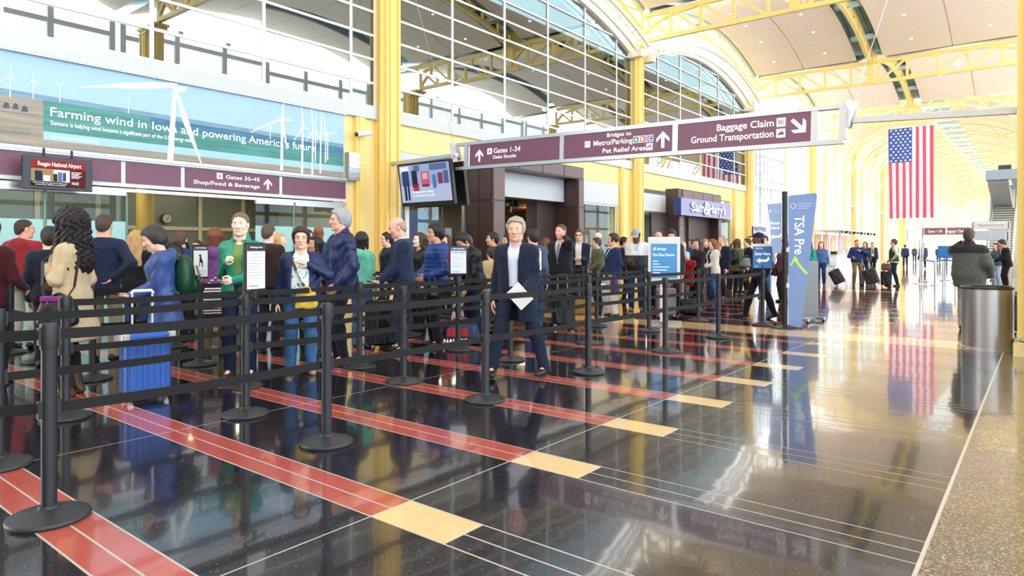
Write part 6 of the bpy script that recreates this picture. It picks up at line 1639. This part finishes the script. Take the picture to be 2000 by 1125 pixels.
pp('capman', 'person in a grey cap and white and black jacket looking at a phone', 1243, 607, -8, ('jacket', two_tone('#23242c', '#e8eaee', 1.26, 'nylon'), 'nylon', dict(e=.042, hem=-.10, puff=.008, opening=ZIPV)), '#2f4a84', h=1.89, hair=('short', '#2a211d'), cap='#b3bac8', skin='brown', fat=.4, botk='denim', shoe='#8a8f94', shirt='#c9d6e6', **{**PH, 'lh': (-.26, .05, -.05), 'lhp': None, 'hpitch': .5})
pp('navycap', 'person in a navy cap behind the check-in board', 1277, X=-8.4, face=-70, top=('jacket', '#3a3f4c', 'cloth', dict(e=.03)), bot='#2a2c34', h=1.70, hair=('short', '#3a3430'), cap='#3b4a72')
pp('baldpeek', 'bald person looking over the check-in board', 1286, v=606, face=-10, top=('jacket', '#54585e', 'cloth', dict(e=.03)), bot='#2a2c34', h=1.82, hair=None, skin='red')
pp('peek', 'person with receding dark hair looking down behind the check-in board', 1312, v=611, face=-5, top=('jacket', '#4a4e58', 'cloth', dict(e=.03)), bot='#2a2c34', h=1.86, hair=('short', '#2d2622'), hpitch=.35)
# --- the middle of the queue
pp('scarf', 'grey-haired person with a pale scarf beside the check-in board', 1333, X=-7.7, face=25, top=('cardigan', '#cfc6b8', 'cloth', dict(e=.034, hem=-.14, opening=ZIPV)), bot='#8f8a80', h=1.62, fem=1, hair=('bob', '#b5b2ac'), skin='pale', shirt='#d8d2c6')
pp('bluesit', 'person in a royal blue top behind the grey hair', 1356, X=-8.0, face=20, top=('sweater', '#2f4ba0', 'cloth', dict(e=.03)), bot='#2a2f44', h=1.70, hair=('short', '#4a4038'), glasses=1)
pp('darkglasses', 'person with dark hair and glasses in the crowd under the restaurant sign', 1352, X=-9.6, face=-60, top=('jacket', '#2c2a30', 'cloth', dict(e=.03)), bot='#2a2a30', h=1.76, hair=('short', '#2a1e1a'), glasses=1)
pp('pinkface', 'person with brown hair holding a bundled red coat', 1364, 600, -50, ('top', '#3a3238', 'cloth', dict(e=.024, sleeve=.5)), '#2a2a32', h=1.66, fem=1, hair=('wavy', '#4a3026'), skin='pale', rh=(.08, .25, .12), lh=(-.02, .26, .10))
pp('blondgrey', 'person with fair grey hair in a dark coat under the restaurant sign', 1377, X=-8.8, face=10, top=('coat', '#2c2a32', 'cloth', dict(e=.03)), bot='#2a2a30', h=1.74, hair=('messy', '#b8a184'), hpitch=.2)
pp('redhead', 'person with long red hair in a white cardigan and jeans', 1393, 592, -60, ('cardigan', '#e6dcd6', 'cloth', dict(e=.032, hem=-.16, opening=OPEN)), '#4a6fa6', h=1.68, fem=1, hair=('long', '#8c4a28'), shirt='#2a2628', skin='pale', botk='denim', rh=(.12, .25, .02), lh=(-.05, .26, .05), boots=1, shoe='#23201f', hpitch=.25)
pp('greyblazer', 'grey-haired person in a dark navy blazer looking up', 1410, 585, -45, ('blazer', '#262c44', 'cloth', dict(e=.034, hem=-.16, opening=SUIT)), '#2a2c38', h=1.80, hair=('short', '#a3a19c'), shirt='#cfdbe8', skin='red', rh=(.1, .25, .14), hpitch=-.1)
pp('tallboy', 'young person with dark hair behind the grey-haired blazer', 1416, X=-8.8, face=20, top=('jacket', '#3a4054', 'cloth', dict(e=.03)), bot='#2a2c34', h=1.80, hair=('short', '#33251e'))
pp('childface', 'child in a blue jacket looking over the olive coat', 1432, X=-7.9, face=20, top=('jacket', '#3b5b9c', 'nylon', dict(e=.03)), bot='#2a2f44', h=1.60, hair=('messy', '#5a3f2c'), skin='pale')
pp('oliveback', 'person in an olive coat carrying a duffel and a black backpack', 1440, 577, 140, ('coat', '#7d7a5c', 'cloth', dict(e=.036, hem=-.2, hood=True)), '#2b2d3a', h=1.72, fem=1, hair=('wavy', '#4a2f22'))
pp('officer', 'person in a dark uniform and cap striding left by the last barrier', 1482, 622, -78, ('uniform_jacket', '#262f4a', 'cloth', dict(e=.032, hem=-.12, opening=SUIT)), '#20222c', h=1.74, hair=('buzz', '#1a1614'), cap='#27304a', skin='brown', glasses=1, shirt='#e4e6ea', tie='#b5453a', rh=(.24, .14, -.06), lh=(-.2, -.1, -.05), lf=(-.08, -.30, .03, 0, .3), rf=(.1, .26, 0, 0, 0))
pp('blueshirt', 'person in a dark jacket and blue shirt behind the uniformed person', 1460, 572, -70, ('jacket', '#2a2a33', 'cloth', dict(e=.03, opening=OPEN)), '#23252e', h=1.76, hair=('short', '#4a3628'), shirt='#3f63b4')
pp('greyhoodie', 'young person in a pale grey hoodie and jeans behind the uniformed person', 1494, 582, -20, ('hoodie', '#a9b0b4', 'cloth', dict(e=.03, hood=True)), '#4f7ab2', h=1.80, hair=('short', '#33251f'), botk='denim', shoe='#8a6a4a')
pp('plum', 'person in a plum sweater mostly hidden by the blue banner', 1530, 590, -60, ('sweater', '#7c4a68', 'cloth', dict(e=.032)), '#3a3a44', h=1.66, fem=1, hair=('bob', '#3a2620'), rh=(.24, .2, -.02))
# --- walking through the hall
pp('tealtop', 'person in a turquoise top with a bag strap right of the blue banner', 1580, 566, -10, ('top', '#2fb0a0', 'cloth', dict(e=.024, sleeve=.6)), '#2a2c38', h=1.72, fem=1, fat=.3, hair=('wavy', '#2d201c'), skin='light')
pp('sweat', 'person in a blue sweatshirt pulling a black suitcase', 1604, 558, -12, ('sweatshirt', '#5b86c8', 'cloth', dict(e=.032, hem=-.06)), '#34518c', h=1.70, fem=1, fat=.2, hair=('wavy', '#8a6a48'), skin='pale', botk='denim', lh=(-.27, .02, -.1), shoe='#7a3030')
pp('khaki', 'person in a blue pullover and khaki trousers with one arm raised', 1674, 558, 18, ('pullover', '#2f4d94', 'cloth', dict(e=.034, hem=-.06)), '#a08c66', h=1.78, fat=.3, hair=('buzz', '#7a5238'), skin='red', rh=(.24, .22, .12), lh=(-.08, .2, .38), lel=(-.9, 0, -.4), lf=(-.14, 0, 0), rf=(.14, .05, 0))
pp('behindkhaki', 'person in a dark jacket close behind the khaki trousers', 1690, 551, -30, ('jacket', '#2b2a33', 'nylon', dict(e=.03)), '#2e3a7a', h=1.72, fem=1, hair=('wavy', '#7a5a40'))
pp('longcoat', 'person in a dark suit and open overcoat walking forward', 1704, 536, 12, ('overcoat', '#33363f', 'cloth', dict(e=.04, hem=-.30, skirt=True, opening=OPEN)), '#22232a', h=1.80, hair=('short', '#8a6446'), shirt='#e4e8ea', tie='#2f4a44', skin='red', rf=(.1, .2, 0), lf=(-.1, -.15, 0))
pp('vest', 'person in a green vest over a pale shirt facing left with luggage', 1746, 559, -80, ('shirt', '#d3deec', 'cloth', dict(e=.024)), '#2c4650', h=1.80, hair=('short', '#4a3a30'), skin='red', fat=.2, lh=(-.24, .08, .06), lel=(-1, -.4, 0), rh=(.22, .12, 0), lf=(-.14, -.1, 0), rf=(.12, .12, 0), shoe='#6a4426')
PEOPLE['vest'].top(cloth('#4f5a34', 'cloth'), 'vest', e=.034, hem=-.04, sleeve=0)
pp('faraway', 'distant person in a blue jacket and jeans walking away', 1768, 522, 175, ('jacket', '#3d5488', 'cloth', dict(e=.034)), '#33518a', h=1.78, hair=('short', '#4a3a30'), botk='denim', rf=(.1, .15, 0), lf=(-.1, -.15, 0))
pp('farsuit', 'distant person in a grey open overcoat carrying a dark briefcase', 1803, 525, -8, ('overcoat', '#6a7286', 'cloth', dict(e=.04, hem=-.28, skirt=True, opening=OPEN)), '#23232c', h=1.82, hair=('short', '#5a4030'), shirt='#b9c9ea', skin='red', rf=(.09, .3, 0), lf=(-.09, -.25, .02))
pp('dist1', 'tiny distant person in grey left of the briefcase carrier', 1786, 513, 0, ('jacket', '#6a7078', 'cloth', dict(e=.03)), '#33405a', h=1.75)
pp('dist2', 'tiny distant person in blue near the blue belt barrier', 1833, 514, 0, ('jacket', '#3e62a8', 'cloth', dict(e=.03)), '#2c3a5a', h=1.72)
pp('dist3', 'tiny distant person in white and blue beside the blue belt barrier', 1846, 516, 30, ('jacket', '#4f7ac0', 'cloth', dict(e=.03)), '#2c3a5a', h=1.72)
# --- right foreground
pp('rightman', 'heavy-set person in a two-tone grey jacket on the phone seen from behind', 1893, 645, 170, ('jacket', two_tone('#565c58', '#26282c', 1.33), 'cloth', dict(e=.046, hem=-.20, puff=.010, collar_h=.02)), '#b9b3a6', h=1.78, fat=.7, hair=('buzz', '#4a4038'), skin='red', lh=(-.13, .10, .55), lel=(-.7, .3, -.75), rh=(.30, .05, .0))
pp('jeans', 'person in a grey top and pale jeans near the right column', 1946, 561, -35, ('top', '#5b6b80', 'cloth', dict(e=.026)), '#a9c0e2', h=1.62, fem=1, fat=.2, hair=('wavy', '#5a2f20'), skin='light', glasses=1, botk='denim', rh=(.05, .28, .14), lh=(-.05, .28, .14))
pp('suitright', 'person in a black suit leaning over papers at the right edge', 1966, 567, -75, ('suit_jacket', '#23222c', 'cloth', dict(e=.034, hem=-.16, opening=SUIT)), '#23222c', h=1.76, hair=('short', '#231c19'), skin='tan', shirt='#e4e4ea', lean=.15, hpitch=.3, rh=(.06, .34, .12), lh=(-.08, .34, .12))
# ================================================================ things people carry, luggage on the floor
def at_person(p, pt): return p.world(p.T(np.array(pt, float) * p.S))
def backpack(key, label, m, mtrim, size=(.32, .17, .46), z=.02, mstrap=None):
    mstrap = mstrap or mtrim
    p = PEOPLE[key]; w, d, h = size
    b = at_person(p, (0, -.125 - d / 2, z)); lean = 0.0
    t = thing('backpack', label, 'backpack', b, p.face)
    G = Grid((-w / 2 - .04, -d / 2 - .06, -.03), (w / 2 + .04, d / 2 + .04, h + .05), .014)
    G.ell((0, 0, h * .40), (w / 2, d / 2, h * .42)); G.ell((0, .01, h * .70), (w * .42, d * .45, h * .32), .06); G.ell((0, -d * .42, h * .30), (w * .33, d * .30, h * .22), .02)
    G.F[...] = np.maximum(G.F, -1)
    V, Q = G.mesh(); link_mesh('body', np_mesh('body', V, Q, [m]), t)
    for sx in (-1, 1):
        MB().tube([(sx * .07, d * .35, h * .90), (sx * .10, d * .5 + .04, h * .98), (sx * .125, d * .5 + .13, h * .985), (sx * .13, d * .5 + .225, h * .82), (sx * .125, d * .5 + .255, h * .55), (sx * .15, d * .5 + .18, h * .25), (sx * .14, d * .3, h * .12)], .020, 7).build('shoulder_strap', mstrap, t, smooth=True)
        MB().bar((sx * w * .2, -d * .55, h * .75), (sx * w * .2, -d * .80, h * .35), .022, .012, (0, 1, 0)).build('buckle_strap', mtrim, t)
    MB().tube([(-.04, d * .3, h * .95), (0, d * .3, h * 1.02), (.04, d * .3, h * .95)], .009, 6).build('grab_loop', mtrim, t)
    MB().bevbox((-w * .30, -d * .74, h * .40), (w * .30, -d * .55, h * .52), .01, 2).build('pocket_flap', m, t)
    return t
backpack('bluejkt', 'dark green canvas backpack with tan leather straps on the blue rain jacket', cloth('#1f5a3c', 'nylon'), cloth('#a8702c', 'leather'), (.34, .20, .46), -.02, cloth('#1f5a3c', 'nylon'))
backpack('backpackman', 'black backpack on the person bending forward', m_bk, m_dg, z=.06)
backpack('teal', 'red and black backpack behind the teal fleece jacket', cloth('#b8303a', 'nylon'), cloth('#2a2a30', 'nylon'), (.36, .20, .50), -.06)
backpack('oliveback', 'black backpack on the olive coat', m_bk, m_dg)
backpack('tealtop', 'black rucksack behind the turquoise top', m_bk, m_dg)
def handbag(key, label, off, size, m, rz=0.0, strap=None, cat='bag', name='handbag', mb=None):
    p = PEOPLE[key]; b = at_person(p, off)
    t = bag_lump(name, label, cat, (b[0], b[1]), p.face + rz, size, m, True, b[2], mb=mb)
    if strap:
        inv = t.matrix_basis.inverted() if False else None
        pts = [at_person(p, q) for q in strap]
        c, s_ = math.cos(-(p.face + rz)), math.sin(-(p.face + rz))
        loc = [(c * (x - b[0]) - s_ * (y - b[1]), s_ * (x - b[0]) + c * (y - b[1]), z - b[2]) for x, y, z in pts]
        MB().barpath(loc, .03, .006, up=(.3, .3, 1)).build('shoulder_strap', mb or M_BLACK, t)
    return t
handbag('trench', 'large black shoulder bag with magenta lining against the trench coat', (-.30, -.02, -.27), (.36, .15, .25), cloth('#221d24', 'leather'), PI / 2, [(-.28, .10, -.04), (-.24, .14, .12), (-.17, .17, .34), (-.13, .02, .50), (-.15, -.13, .40), (-.24, -.13, .1), (-.30, -.06, -.05)])
p = PEOPLE['trench']; b = at_person(p, (-.30, .0, -.03)); tag(MB().bevbox((-.12, -.05, 0), (.12, .05, .05), .02).build('folded_scarf', cloth('#a83a9c', 'cloth'), None, b, (0, 0, p.face + PI / 2)), 'folded magenta scarf on top of the black shoulder bag', 'scarf')
handbag('floral', 'colourful patterned bag in pink and yellow at the hip of the floral blouse', (-.06, .20, -.16), (.26, .10, .20), mat('patterned_cloth', srgb('#d8b43c'), rough=.7, var=.5, bump=(14, .2)), 0, [(-.10, .22, .02), (-.02, .205, .15), (.05, .19, .30), (.10, .14, .42), (.12, .02, .475)])
handbag('puffer', 'glossy black handbag hanging on the arm of the blue quilted jacket', (-.24, .16, -.24), (.36, .16, .26), cloth('#201c20', 'leather'))
handbag('blazer', 'violet tote bag held by the navy blazer', (-.26, .10, -.42), (.30, .12, .28), cloth('#6a4ab0', 'nylon'))
handbag('oliveback', 'grey-green duffel bag slung over the olive coat', (.34, .02, -.06), (.55, .26, .28), cloth('#7f8f8a', 'nylon'), PI / 2, cat='bag', name='duffel_bag', mb=M_BLACK)
handbag('plum', 'dark handbag under the plum sleeve', (.30, .10, -.22), (.26, .12, .24), cloth('#2a242a', 'leather'))
handbag('farsuit', 'small dark briefcase carried by the distant grey overcoat', (.28, .04, -.32), (.36, .12, .26), cloth('#26242a', 'leather'), PI / 2, name='briefcase')
# zebra striped tote of the purple jacket
def stripe_mat():
    m = mat('zebra_cloth', (.8, .8, .8), rough=.8); nt = m.node_tree; b = nt.nodes['Principled BSDF']; tc = nt.nodes.new('ShaderNodeTexCoord'); w = nt.nodes.new('ShaderNodeTexWave'); w.bands_direction = 'Z'; w.inputs['Scale'].default_value = 9; w.inputs['Distortion'].default_value = 1.2
    r = nt.nodes.new('ShaderNodeValToRGB'); r.color_ramp.interpolation = 'CONSTANT'; r.color_ramp.elements[0].color = (*srgb('#2a2028'), 1); r.color_ramp.elements[1].color = (*srgb('#e6dce0'), 1); r.color_ramp.elements[1].position = .5
    nt.links.new(tc.outputs['Object'], w.inputs['Vector']); nt.links.new(w.outputs['Fac'], r.inputs[0]); nt.links.new(r.outputs[0], b.inputs['Base Color']); return m
handbag('purple', 'black and white striped tote bag hanging behind the purple jacket', (.05, -.32, -.40), (.42, .22, .40), stripe_mat(), .2, cat='bag', name='tote_bag')
# phones, papers, cards in hands
def held(key, i, label, cat, name, size, m, off=(0, 0, .02), rot=(0, 0, 0), screen=None):
    p = PEOPLE[key]; a, el, w, _ = p.arm[i]; c = p.world(w + unit(w - el) * .10 + np.array(off))
    t = MB().bevbox((-size[0] / 2, -size[1] / 2, -size[2] / 2), (size[0] / 2, size[1] / 2, size[2] / 2), min(size) * .4, 2).build(name, m, None, c, (rot[0], rot[1], p.face + rot[2]))
    tag(t, label, cat); return t
m_ph = mat('phone_black', (.015, .015, .02), rough=.15)
held('bluejkt', 1, 'dark phone in the hands of the blue rain jacket', 'phone', 'phone', (.07, .14, .010), m_ph, (0, 0, .03), (.5, 0, 0))
held('bluejkt', 0, 'open passport wallet held above the blue suitcase handle', 'wallet', 'passport_wallet', (.12, .16, .012), cloth('#8a3a34', 'leather'), (0, .03, .035), (.3, 0, .3))
held('suit', 1, 'phone held by the person in the blue suit', 'phone', 'phone', (.07, .14, .010), m_ph, (0, 0, .03), (.6, 0, 0))
held('suit', 0, 'folded white papers held by the person in the blue suit', 'papers', 'papers', (.12, .18, .006), M_PAPER, (0, .03, .045), (.4, .2, .2))
held('puffer', 1, 'phone and boarding pass in the hand of the blue quilted jacket', 'phone', 'phone', (.08, .16, .010), m_ph, (0, 0, .03), (.5, 0, 0))
held('capman', 1, 'phone in the hand of the person with the grey cap', 'phone', 'phone', (.07, .14, .010), m_ph, (0, 0, .03), (.6, 0, 0))
held('caller', 0, 'phone pressed to the ear of the black suit', 'phone', 'phone', (.012, .07, .14), m_ph, (.0, -.02, .06), (0, 0, 0))
p = PEOPLE['walker']; c = p.world(p.palm(0, .12)); tag(MB().box((-.09, -.003, -.12), (.09, .003, .12)).build('papers', M_PAPER, None, c, (0, .75, p.face + .1)), 'printed white papers in the hand of the walking person', 'papers')
held('tallgrey', 1, 'pink card in the hand of the navy windbreaker', 'card', 'card', (.15, .008, .10), cloth('#d88a98', 'plain'), (0, .02, -.02), (0, 0, PI / 2))
held('suitright', 1, 'white papers held by the black suit at the right', 'papers', 'papers', (.2, .28, .006), M_PAPER, (0, .02, .03), (.3, 0, 0))
# red coat over the arm
p = PEOPLE['pinkface']; b = at_person(p, (.02, .27, -.30)); t = thing('folded_coat', 'bright red coat bundled over an arm under the restaurant sign', 'coat', b, p.face)
G = Grid((-.26, -.2, -.1), (.26, .22, .55), .018); G.ell((0, 0, .42), (.20, .11, .09)); G.ell((.03, .02, .20), (.17, .08, .28), .06); G.ell((-.10, .03, .10), (.08, .06, .2), .04)
sl, P = G._blk((-1, -1, -1), (1, 1, 1)); G.F[sl] += .008 * np.sin(P[..., 0] * 45 + 2 * np.sin(P[..., 2] * 12)); V, Q = G.mesh(); link_mesh('body', np_mesh('body', V, Q, [cloth('#cc2334', 'cloth')]), t)
G = Grid((-.22, -.16, .38), (.22, .16, .60), .016); G.cone((-.16, .0, .47), (.14, .04, .49), .055, .06); V, Q = G.mesh(); link_mesh('sleeve', np_mesh('sleeve', V, Q, [cloth('#cc2334', 'cloth')]), t)
# luggage on the floor
def case(u, v, label, off, w=.38, d=.23, h=.54, m=None, tilt=0, handle=.4, ribs=0, name='suitcase'):
    x, y = gp(u, v); t = suitcase(name, label, (x, y), facing(x, y, off), w, d, h, m or m_bk, None, ribs, handle)
    if tilt: t.rotation_euler = (0, tilt, facing(x, y, off)); t.location.z = w * .38 * math.sin(abs(tilt))
    return t
case(746, 681, 'tall black suitcase beside the person in the blue suit', 20, .42, .27, .62)
case(1300, 621, 'grey suitcase behind the check-in board', 10, .40, .25, .55, cloth('#8a8c90', 'nylon'))
case(1643, 559, 'black rolling suitcase pulled by the blue sweatshirt', 12, .40, .26, .54, tilt=-.5, handle=.5)
case(1707, 560, 'dark grey rolling suitcase between the khaki trousers and the green vest', -8, .46, .28, .56, m_dg, tilt=-.32, handle=.5)
case(1731, 560, 'upright black suitcase standing left of the green vest', 0, .36, .24, .52, handle=.3)
case(1981, 652, 'black suitcase standing behind the right column', 60, .42, .28, .60, handle=.1)
case(1100, 640, 'black suitcase beside the phone caller', 10, .40, .26, .52)
x, y = gp(1731, 560); tag(bag_lump('shoulder_bag', 'brown leather bag resting on the upright black suitcase', 'bag', (x, y), facing(x, y), (.36, .16, .26), cloth('#7a4428', 'leather'), True, .61), None)
x, y = gp(900, 671); t = bag_lump('duffel_bag', 'navy and red sports bag lettered NAUTICA on the floor', 'bag', (x, y), facing(x, y, 4), (.62, .30, .32), cloth('#263a70', 'nylon'), True, mb=cloth('#c03a3a', 'nylon'))
MB().bevbox((-.22, -.156, .12), (.10, -.12, .24), .01).build('red_panel', cloth('#c8353a', 'nylon'), t); lp = MB().bevbox((-.29, -.155, .02), (.29, -.12, .105), .01).build('letter_panel', cloth('#1c2342', 'nylon'), t); text_fit('NAUTICA', .42, .06, M_TXTW, lp, (-.26, -.157, .035), RY, bold=.01)
x, y = gp(905, 660); bag_lump('shopping_bag', 'big cream shopping bag above the sports bag', 'bag', (x - .12, y + .25), facing(x, y, -8), (.62, .3, .66), cloth('#d9d6cc', 'plain'), True, mb=M_BLACK, sag=.3)
x, y = gp(1140, 614); bag_lump('duffel_bag', 'tan duffel bag on the floor behind the belts', 'bag', (x, y), facing(x, y, 20), (.6, .28, .32), cloth('#b08a52', 'cloth'), True)
x, y = gp(1348, 614); bag_lump('duffel_bag', 'black bag on the floor below the red coat', 'bag', (x, y), facing(x, y, 0), (.5, .26, .34), m_bk, True)
# ---------------------------------------------------------------- far down the hall
def spot(x, y, label, bm=None):
    t = thing('steel_stanchion', label, 'barrier', (x, y, 0)); MB().lathe([(0, 0), (.18, 0), (.18, .012), (.05, .04), (0, .04)], n=20).build('base', M_ALU, t, smooth=True); MB().cyl((0, 0, .03), (0, 0, .98), .035, 12).build('post', M_ALU, t, smooth=True); return t
pts = [gp(1826, 558), gp(1842, 549), gp(1800, 548), gp(1866, 553)]
for k, (x, y) in enumerate(pts):
    t = spot(x, y, 'steel barrier post with blue belt, %s of the far barriers' % ('nearest', 'second', 'leftmost', 'rightmost')[k])
    if k in (0, 2):
        q = pts[1] if k == 0 else pts[0]; MB().bar((0, 0, .92), (q[0] - x, q[1] - y, .92), .004, .06).build('belt', mat('belt_blue', srgb('#2f6fc0'), rough=.6), t)
    if k == 1: q = pts[3]; MB().bar((0, 0, .92), (q[0] - x, q[1] - y, .92), .004, .06).build('belt', mat('belt_blue', srgb('#2f6fc0'), rough=.6), t)
x, y = at_depth(1846, 30); t = thing('blue_kiosk', 'small bright blue notice panel on a stand beyond the steel barriers', 'sign', (x, y, 0), facing(x, y)); MB().cyl((0, 0, 0), (0, 0, 1.0), .03).box((-.2, -.2, 0), (.2, .2, .03)).build('stand', M_ALU, t); MB().box((-.28, -.02, 1.0), (.28, .02, 1.55)).build('panel', mat('kiosk_blue', srgb('#2d79c8'), rough=.4), t)
# white shop kiosk by the far glass
x, y = -12.0, 46.5
t = thing('kiosk', 'white shopping kiosk with spotlights along the far glass wall', 'kiosk', (x, y, 0)); L = 11.5
MB().box((0, 0, .35), (1.6, L, 1.0)).box((.1, .1, 0), (1.5, L - .1, .35)).build('counter', M_WHITE, t); MB().box((-.05, -.05, 1.0), (1.7, L + .05, 1.05)).build('worktop', M_CREAM, t)
for yy in (.2, L / 3, 2 * L / 3, L - .2): MB().box((.05, yy - .05, 1.05), (.15, yy + .05, 2.6)).build('upright', M_WHITE, t)
MB().box((-.1, -.1, 2.6), (1.9, L + .1, 2.68)).build('canopy', M_WHITE, t)
for k in range(10): MB().cyl((1.75, .6 + k * 1.15, 2.45), (1.85, .6 + k * 1.15, 2.6), .07, 8).build('spotlight', M_BLACK if k % 2 else M_GREYM, t)
for k, hx in enumerate(('#e8a060', '#d8886a', '#f0c090', '#c8a0b8', '#e0b070')): MB().box((.1, .8 + k * 2.1, 1.06), (.14, 2.3 + k * 2.1, 2.4)).build('display_panel', mat('kiosk_' + hx[1:], srgb(hx), rough=.5), t)
for k in range(6): MB().box((1.0, .9 + k * 1.7, 1.05), (1.4, 1.3 + k * 1.7, 1.25 + .1 * (k % 3))).build('display_case', M_BLACK if k % 3 == 0 else M_WHITE, t)
t = thing('poster_rack', 'white rack of narrow posters past the navy restaurant sign', 'rack', (-12.3, 41.2, 0)); MB().box((0, 0, .3), (.1, 2.6, 2.7)).build('back', M_WHITE, t); MB().box((-.3, 0, 0), (.5, 2.6, .3)).build('foot', M_WHITE, t)
for k in range(4): MB().box((.1, .1 + k * .62, 1.3), (.12, .58 + k * .62, 2.3)).build('poster', mat('poster_%d' % k, srgb(('#8c8a88', '#c9b0a0', '#6a6e74', '#b5a8a0')[k]), rough=.5), t)
# staircase and deck at the right of the far hall
ys = 47.0
(xa, za), (xb, zb2) = onY(1928, 446, ys), onY(1976, 446, ys)
t = thing('staircase', 'steel staircase with a grey mezzanine deck above it at the right of the hall', 'staircase', (xa, ys, 0)); W = xb - xa
for k in range(22): MB().box((0, k * .30, .16 * k + .60), (W, k * .30 + .32, .16 * k + .66)).build('tread', mat('tread_dark', srgb('#5a5f64'), rough=.5), t); MB().box((0, k * .30, .16 * k + .5), (W, k * .30 + .04, .16 * k + .6)).build('riser', M_CREAM, t)
for x_ in (-.06, W): MB().bar((x_ + .03, -.2, .55), (x_ + .03, 6.8, 4.15), .06, .35, (0, 0, 1)).build('stringer', M_CREAM, t); MB().bar((x_ + .03, -.2, 1.6), (x_ + .03, 6.8, 5.2), .05, .05).build('handrail', M_ALU, t)
MB().bar((-.12, -.4, .0), (-.12, 7.0, 4.6), .05, 1.9).build('side_glass', mat('balustrade_white', srgb('#eef0ef'), rough=.3), t)
dk_ = bpy.data.objects.new('mezzanine_deck', None); COL.objects.link(dk_); dk_.parent = t; dk_.location = (-.1, 6.9, 4.0); t = dk_
MB().box((0, -6.5, 1.4), (W + .9, 2, 1.95)).build('edge_beam', mat('deck_grey', srgb('#8b98a4'), rough=.45), t); MB().bar((W * .5, -6.0, 1.35), (W * .5, .6, .0), W * .9, .18).build('flight_soffit', mat('soffit_grey', srgb('#b5b6b2'), rough=.4, metal=.3), t)
for k in range(4): MB().cyl((W * .9, -5.6 + k * 1.0, 1.38), (W * .9, -5.6 + k * 1.0, 1.4), .12, 10).build('downlight', mat('downlight', (1, .95, .85), emit=(1, .95, .85), estr=6), t)
MB().box((.6, -6.5, 1.95), (1.2, -6.1, 2.2)).build('equipment_box', M_BLACK, t); MB().box((0, 1.5, -4.0), (W + .9, 2, 1.4)).build('pier', M_CREAM, t)
# far hanging signs
def farsign(u0, u1, v0, v1, Y, label, m, panels=2, txt=None, leg=True):
    (x0, z1), (x1, z0) = onY(u0, v0, Y), onY(u1, v1, Y)
    t = thing('overhead_sign', label, 'sign', (x0, Y, z0)); W_, H_ = x1 - x0, z1 - z0
    MB().box((-.05, -.05, -.06), (W_ + .05, .05, H_ + .06)).build('frame', M_ALU, t)
    for k in range(panels): MB().box((W_ * k / panels + .05, -.065, 0), (W_ * (k + 1) / panels - .05, -.05, H_)).build('panel', m, t)
    if txt: text_fit(txt, W_ * .8, H_ * .45, M_TXTW if m is not M_WHITE else M_PURP, t, (W_ * .1, -.07, H_ * .28), RY)
    if leg:
        for xx in (-.1, W_ + .02): MB().box((xx, -.05, -z0), (xx + .08, .05, H_)).build('post', M_ALU, t)
    return t
farsign(1804, 1894, 446, 457, 44, 'far purple overhead sign down the hall', mat('far_purple', srgb('#8a5a68'), rough=.5), 2, 'Gates 1-34    Baggage Claim')
farsign(1902, 1968, 435, 444, 38, 'white overhead sign with dark lettering near the staircase', M_WHITE, 1, 'Ticketing, Security & Concourse Gates')
farsign(1904, 1966, 453, 467, 36, 'pale blue-grey counter sign below the staircase', mat('far_blue', srgb('#b9c6d2'), rough=.4), 2)
x, y = at_depth(1797, 27); t = thing('flat_monitor', 'white monitor on a pole near the far walkers', 'monitor', (x, y, 0), facing(x, y, 25)); MB().cyl((0, 0, 0), (0, 0, 2.3), .03).box((-.2, -.2, 0), (.2, .2, .03)).build('pole', M_ALU, t); MB().bevbox((-.5, -.05, 1.75), (-.02, .05, 2.2), .02).build('housing', M_WHITE, t)
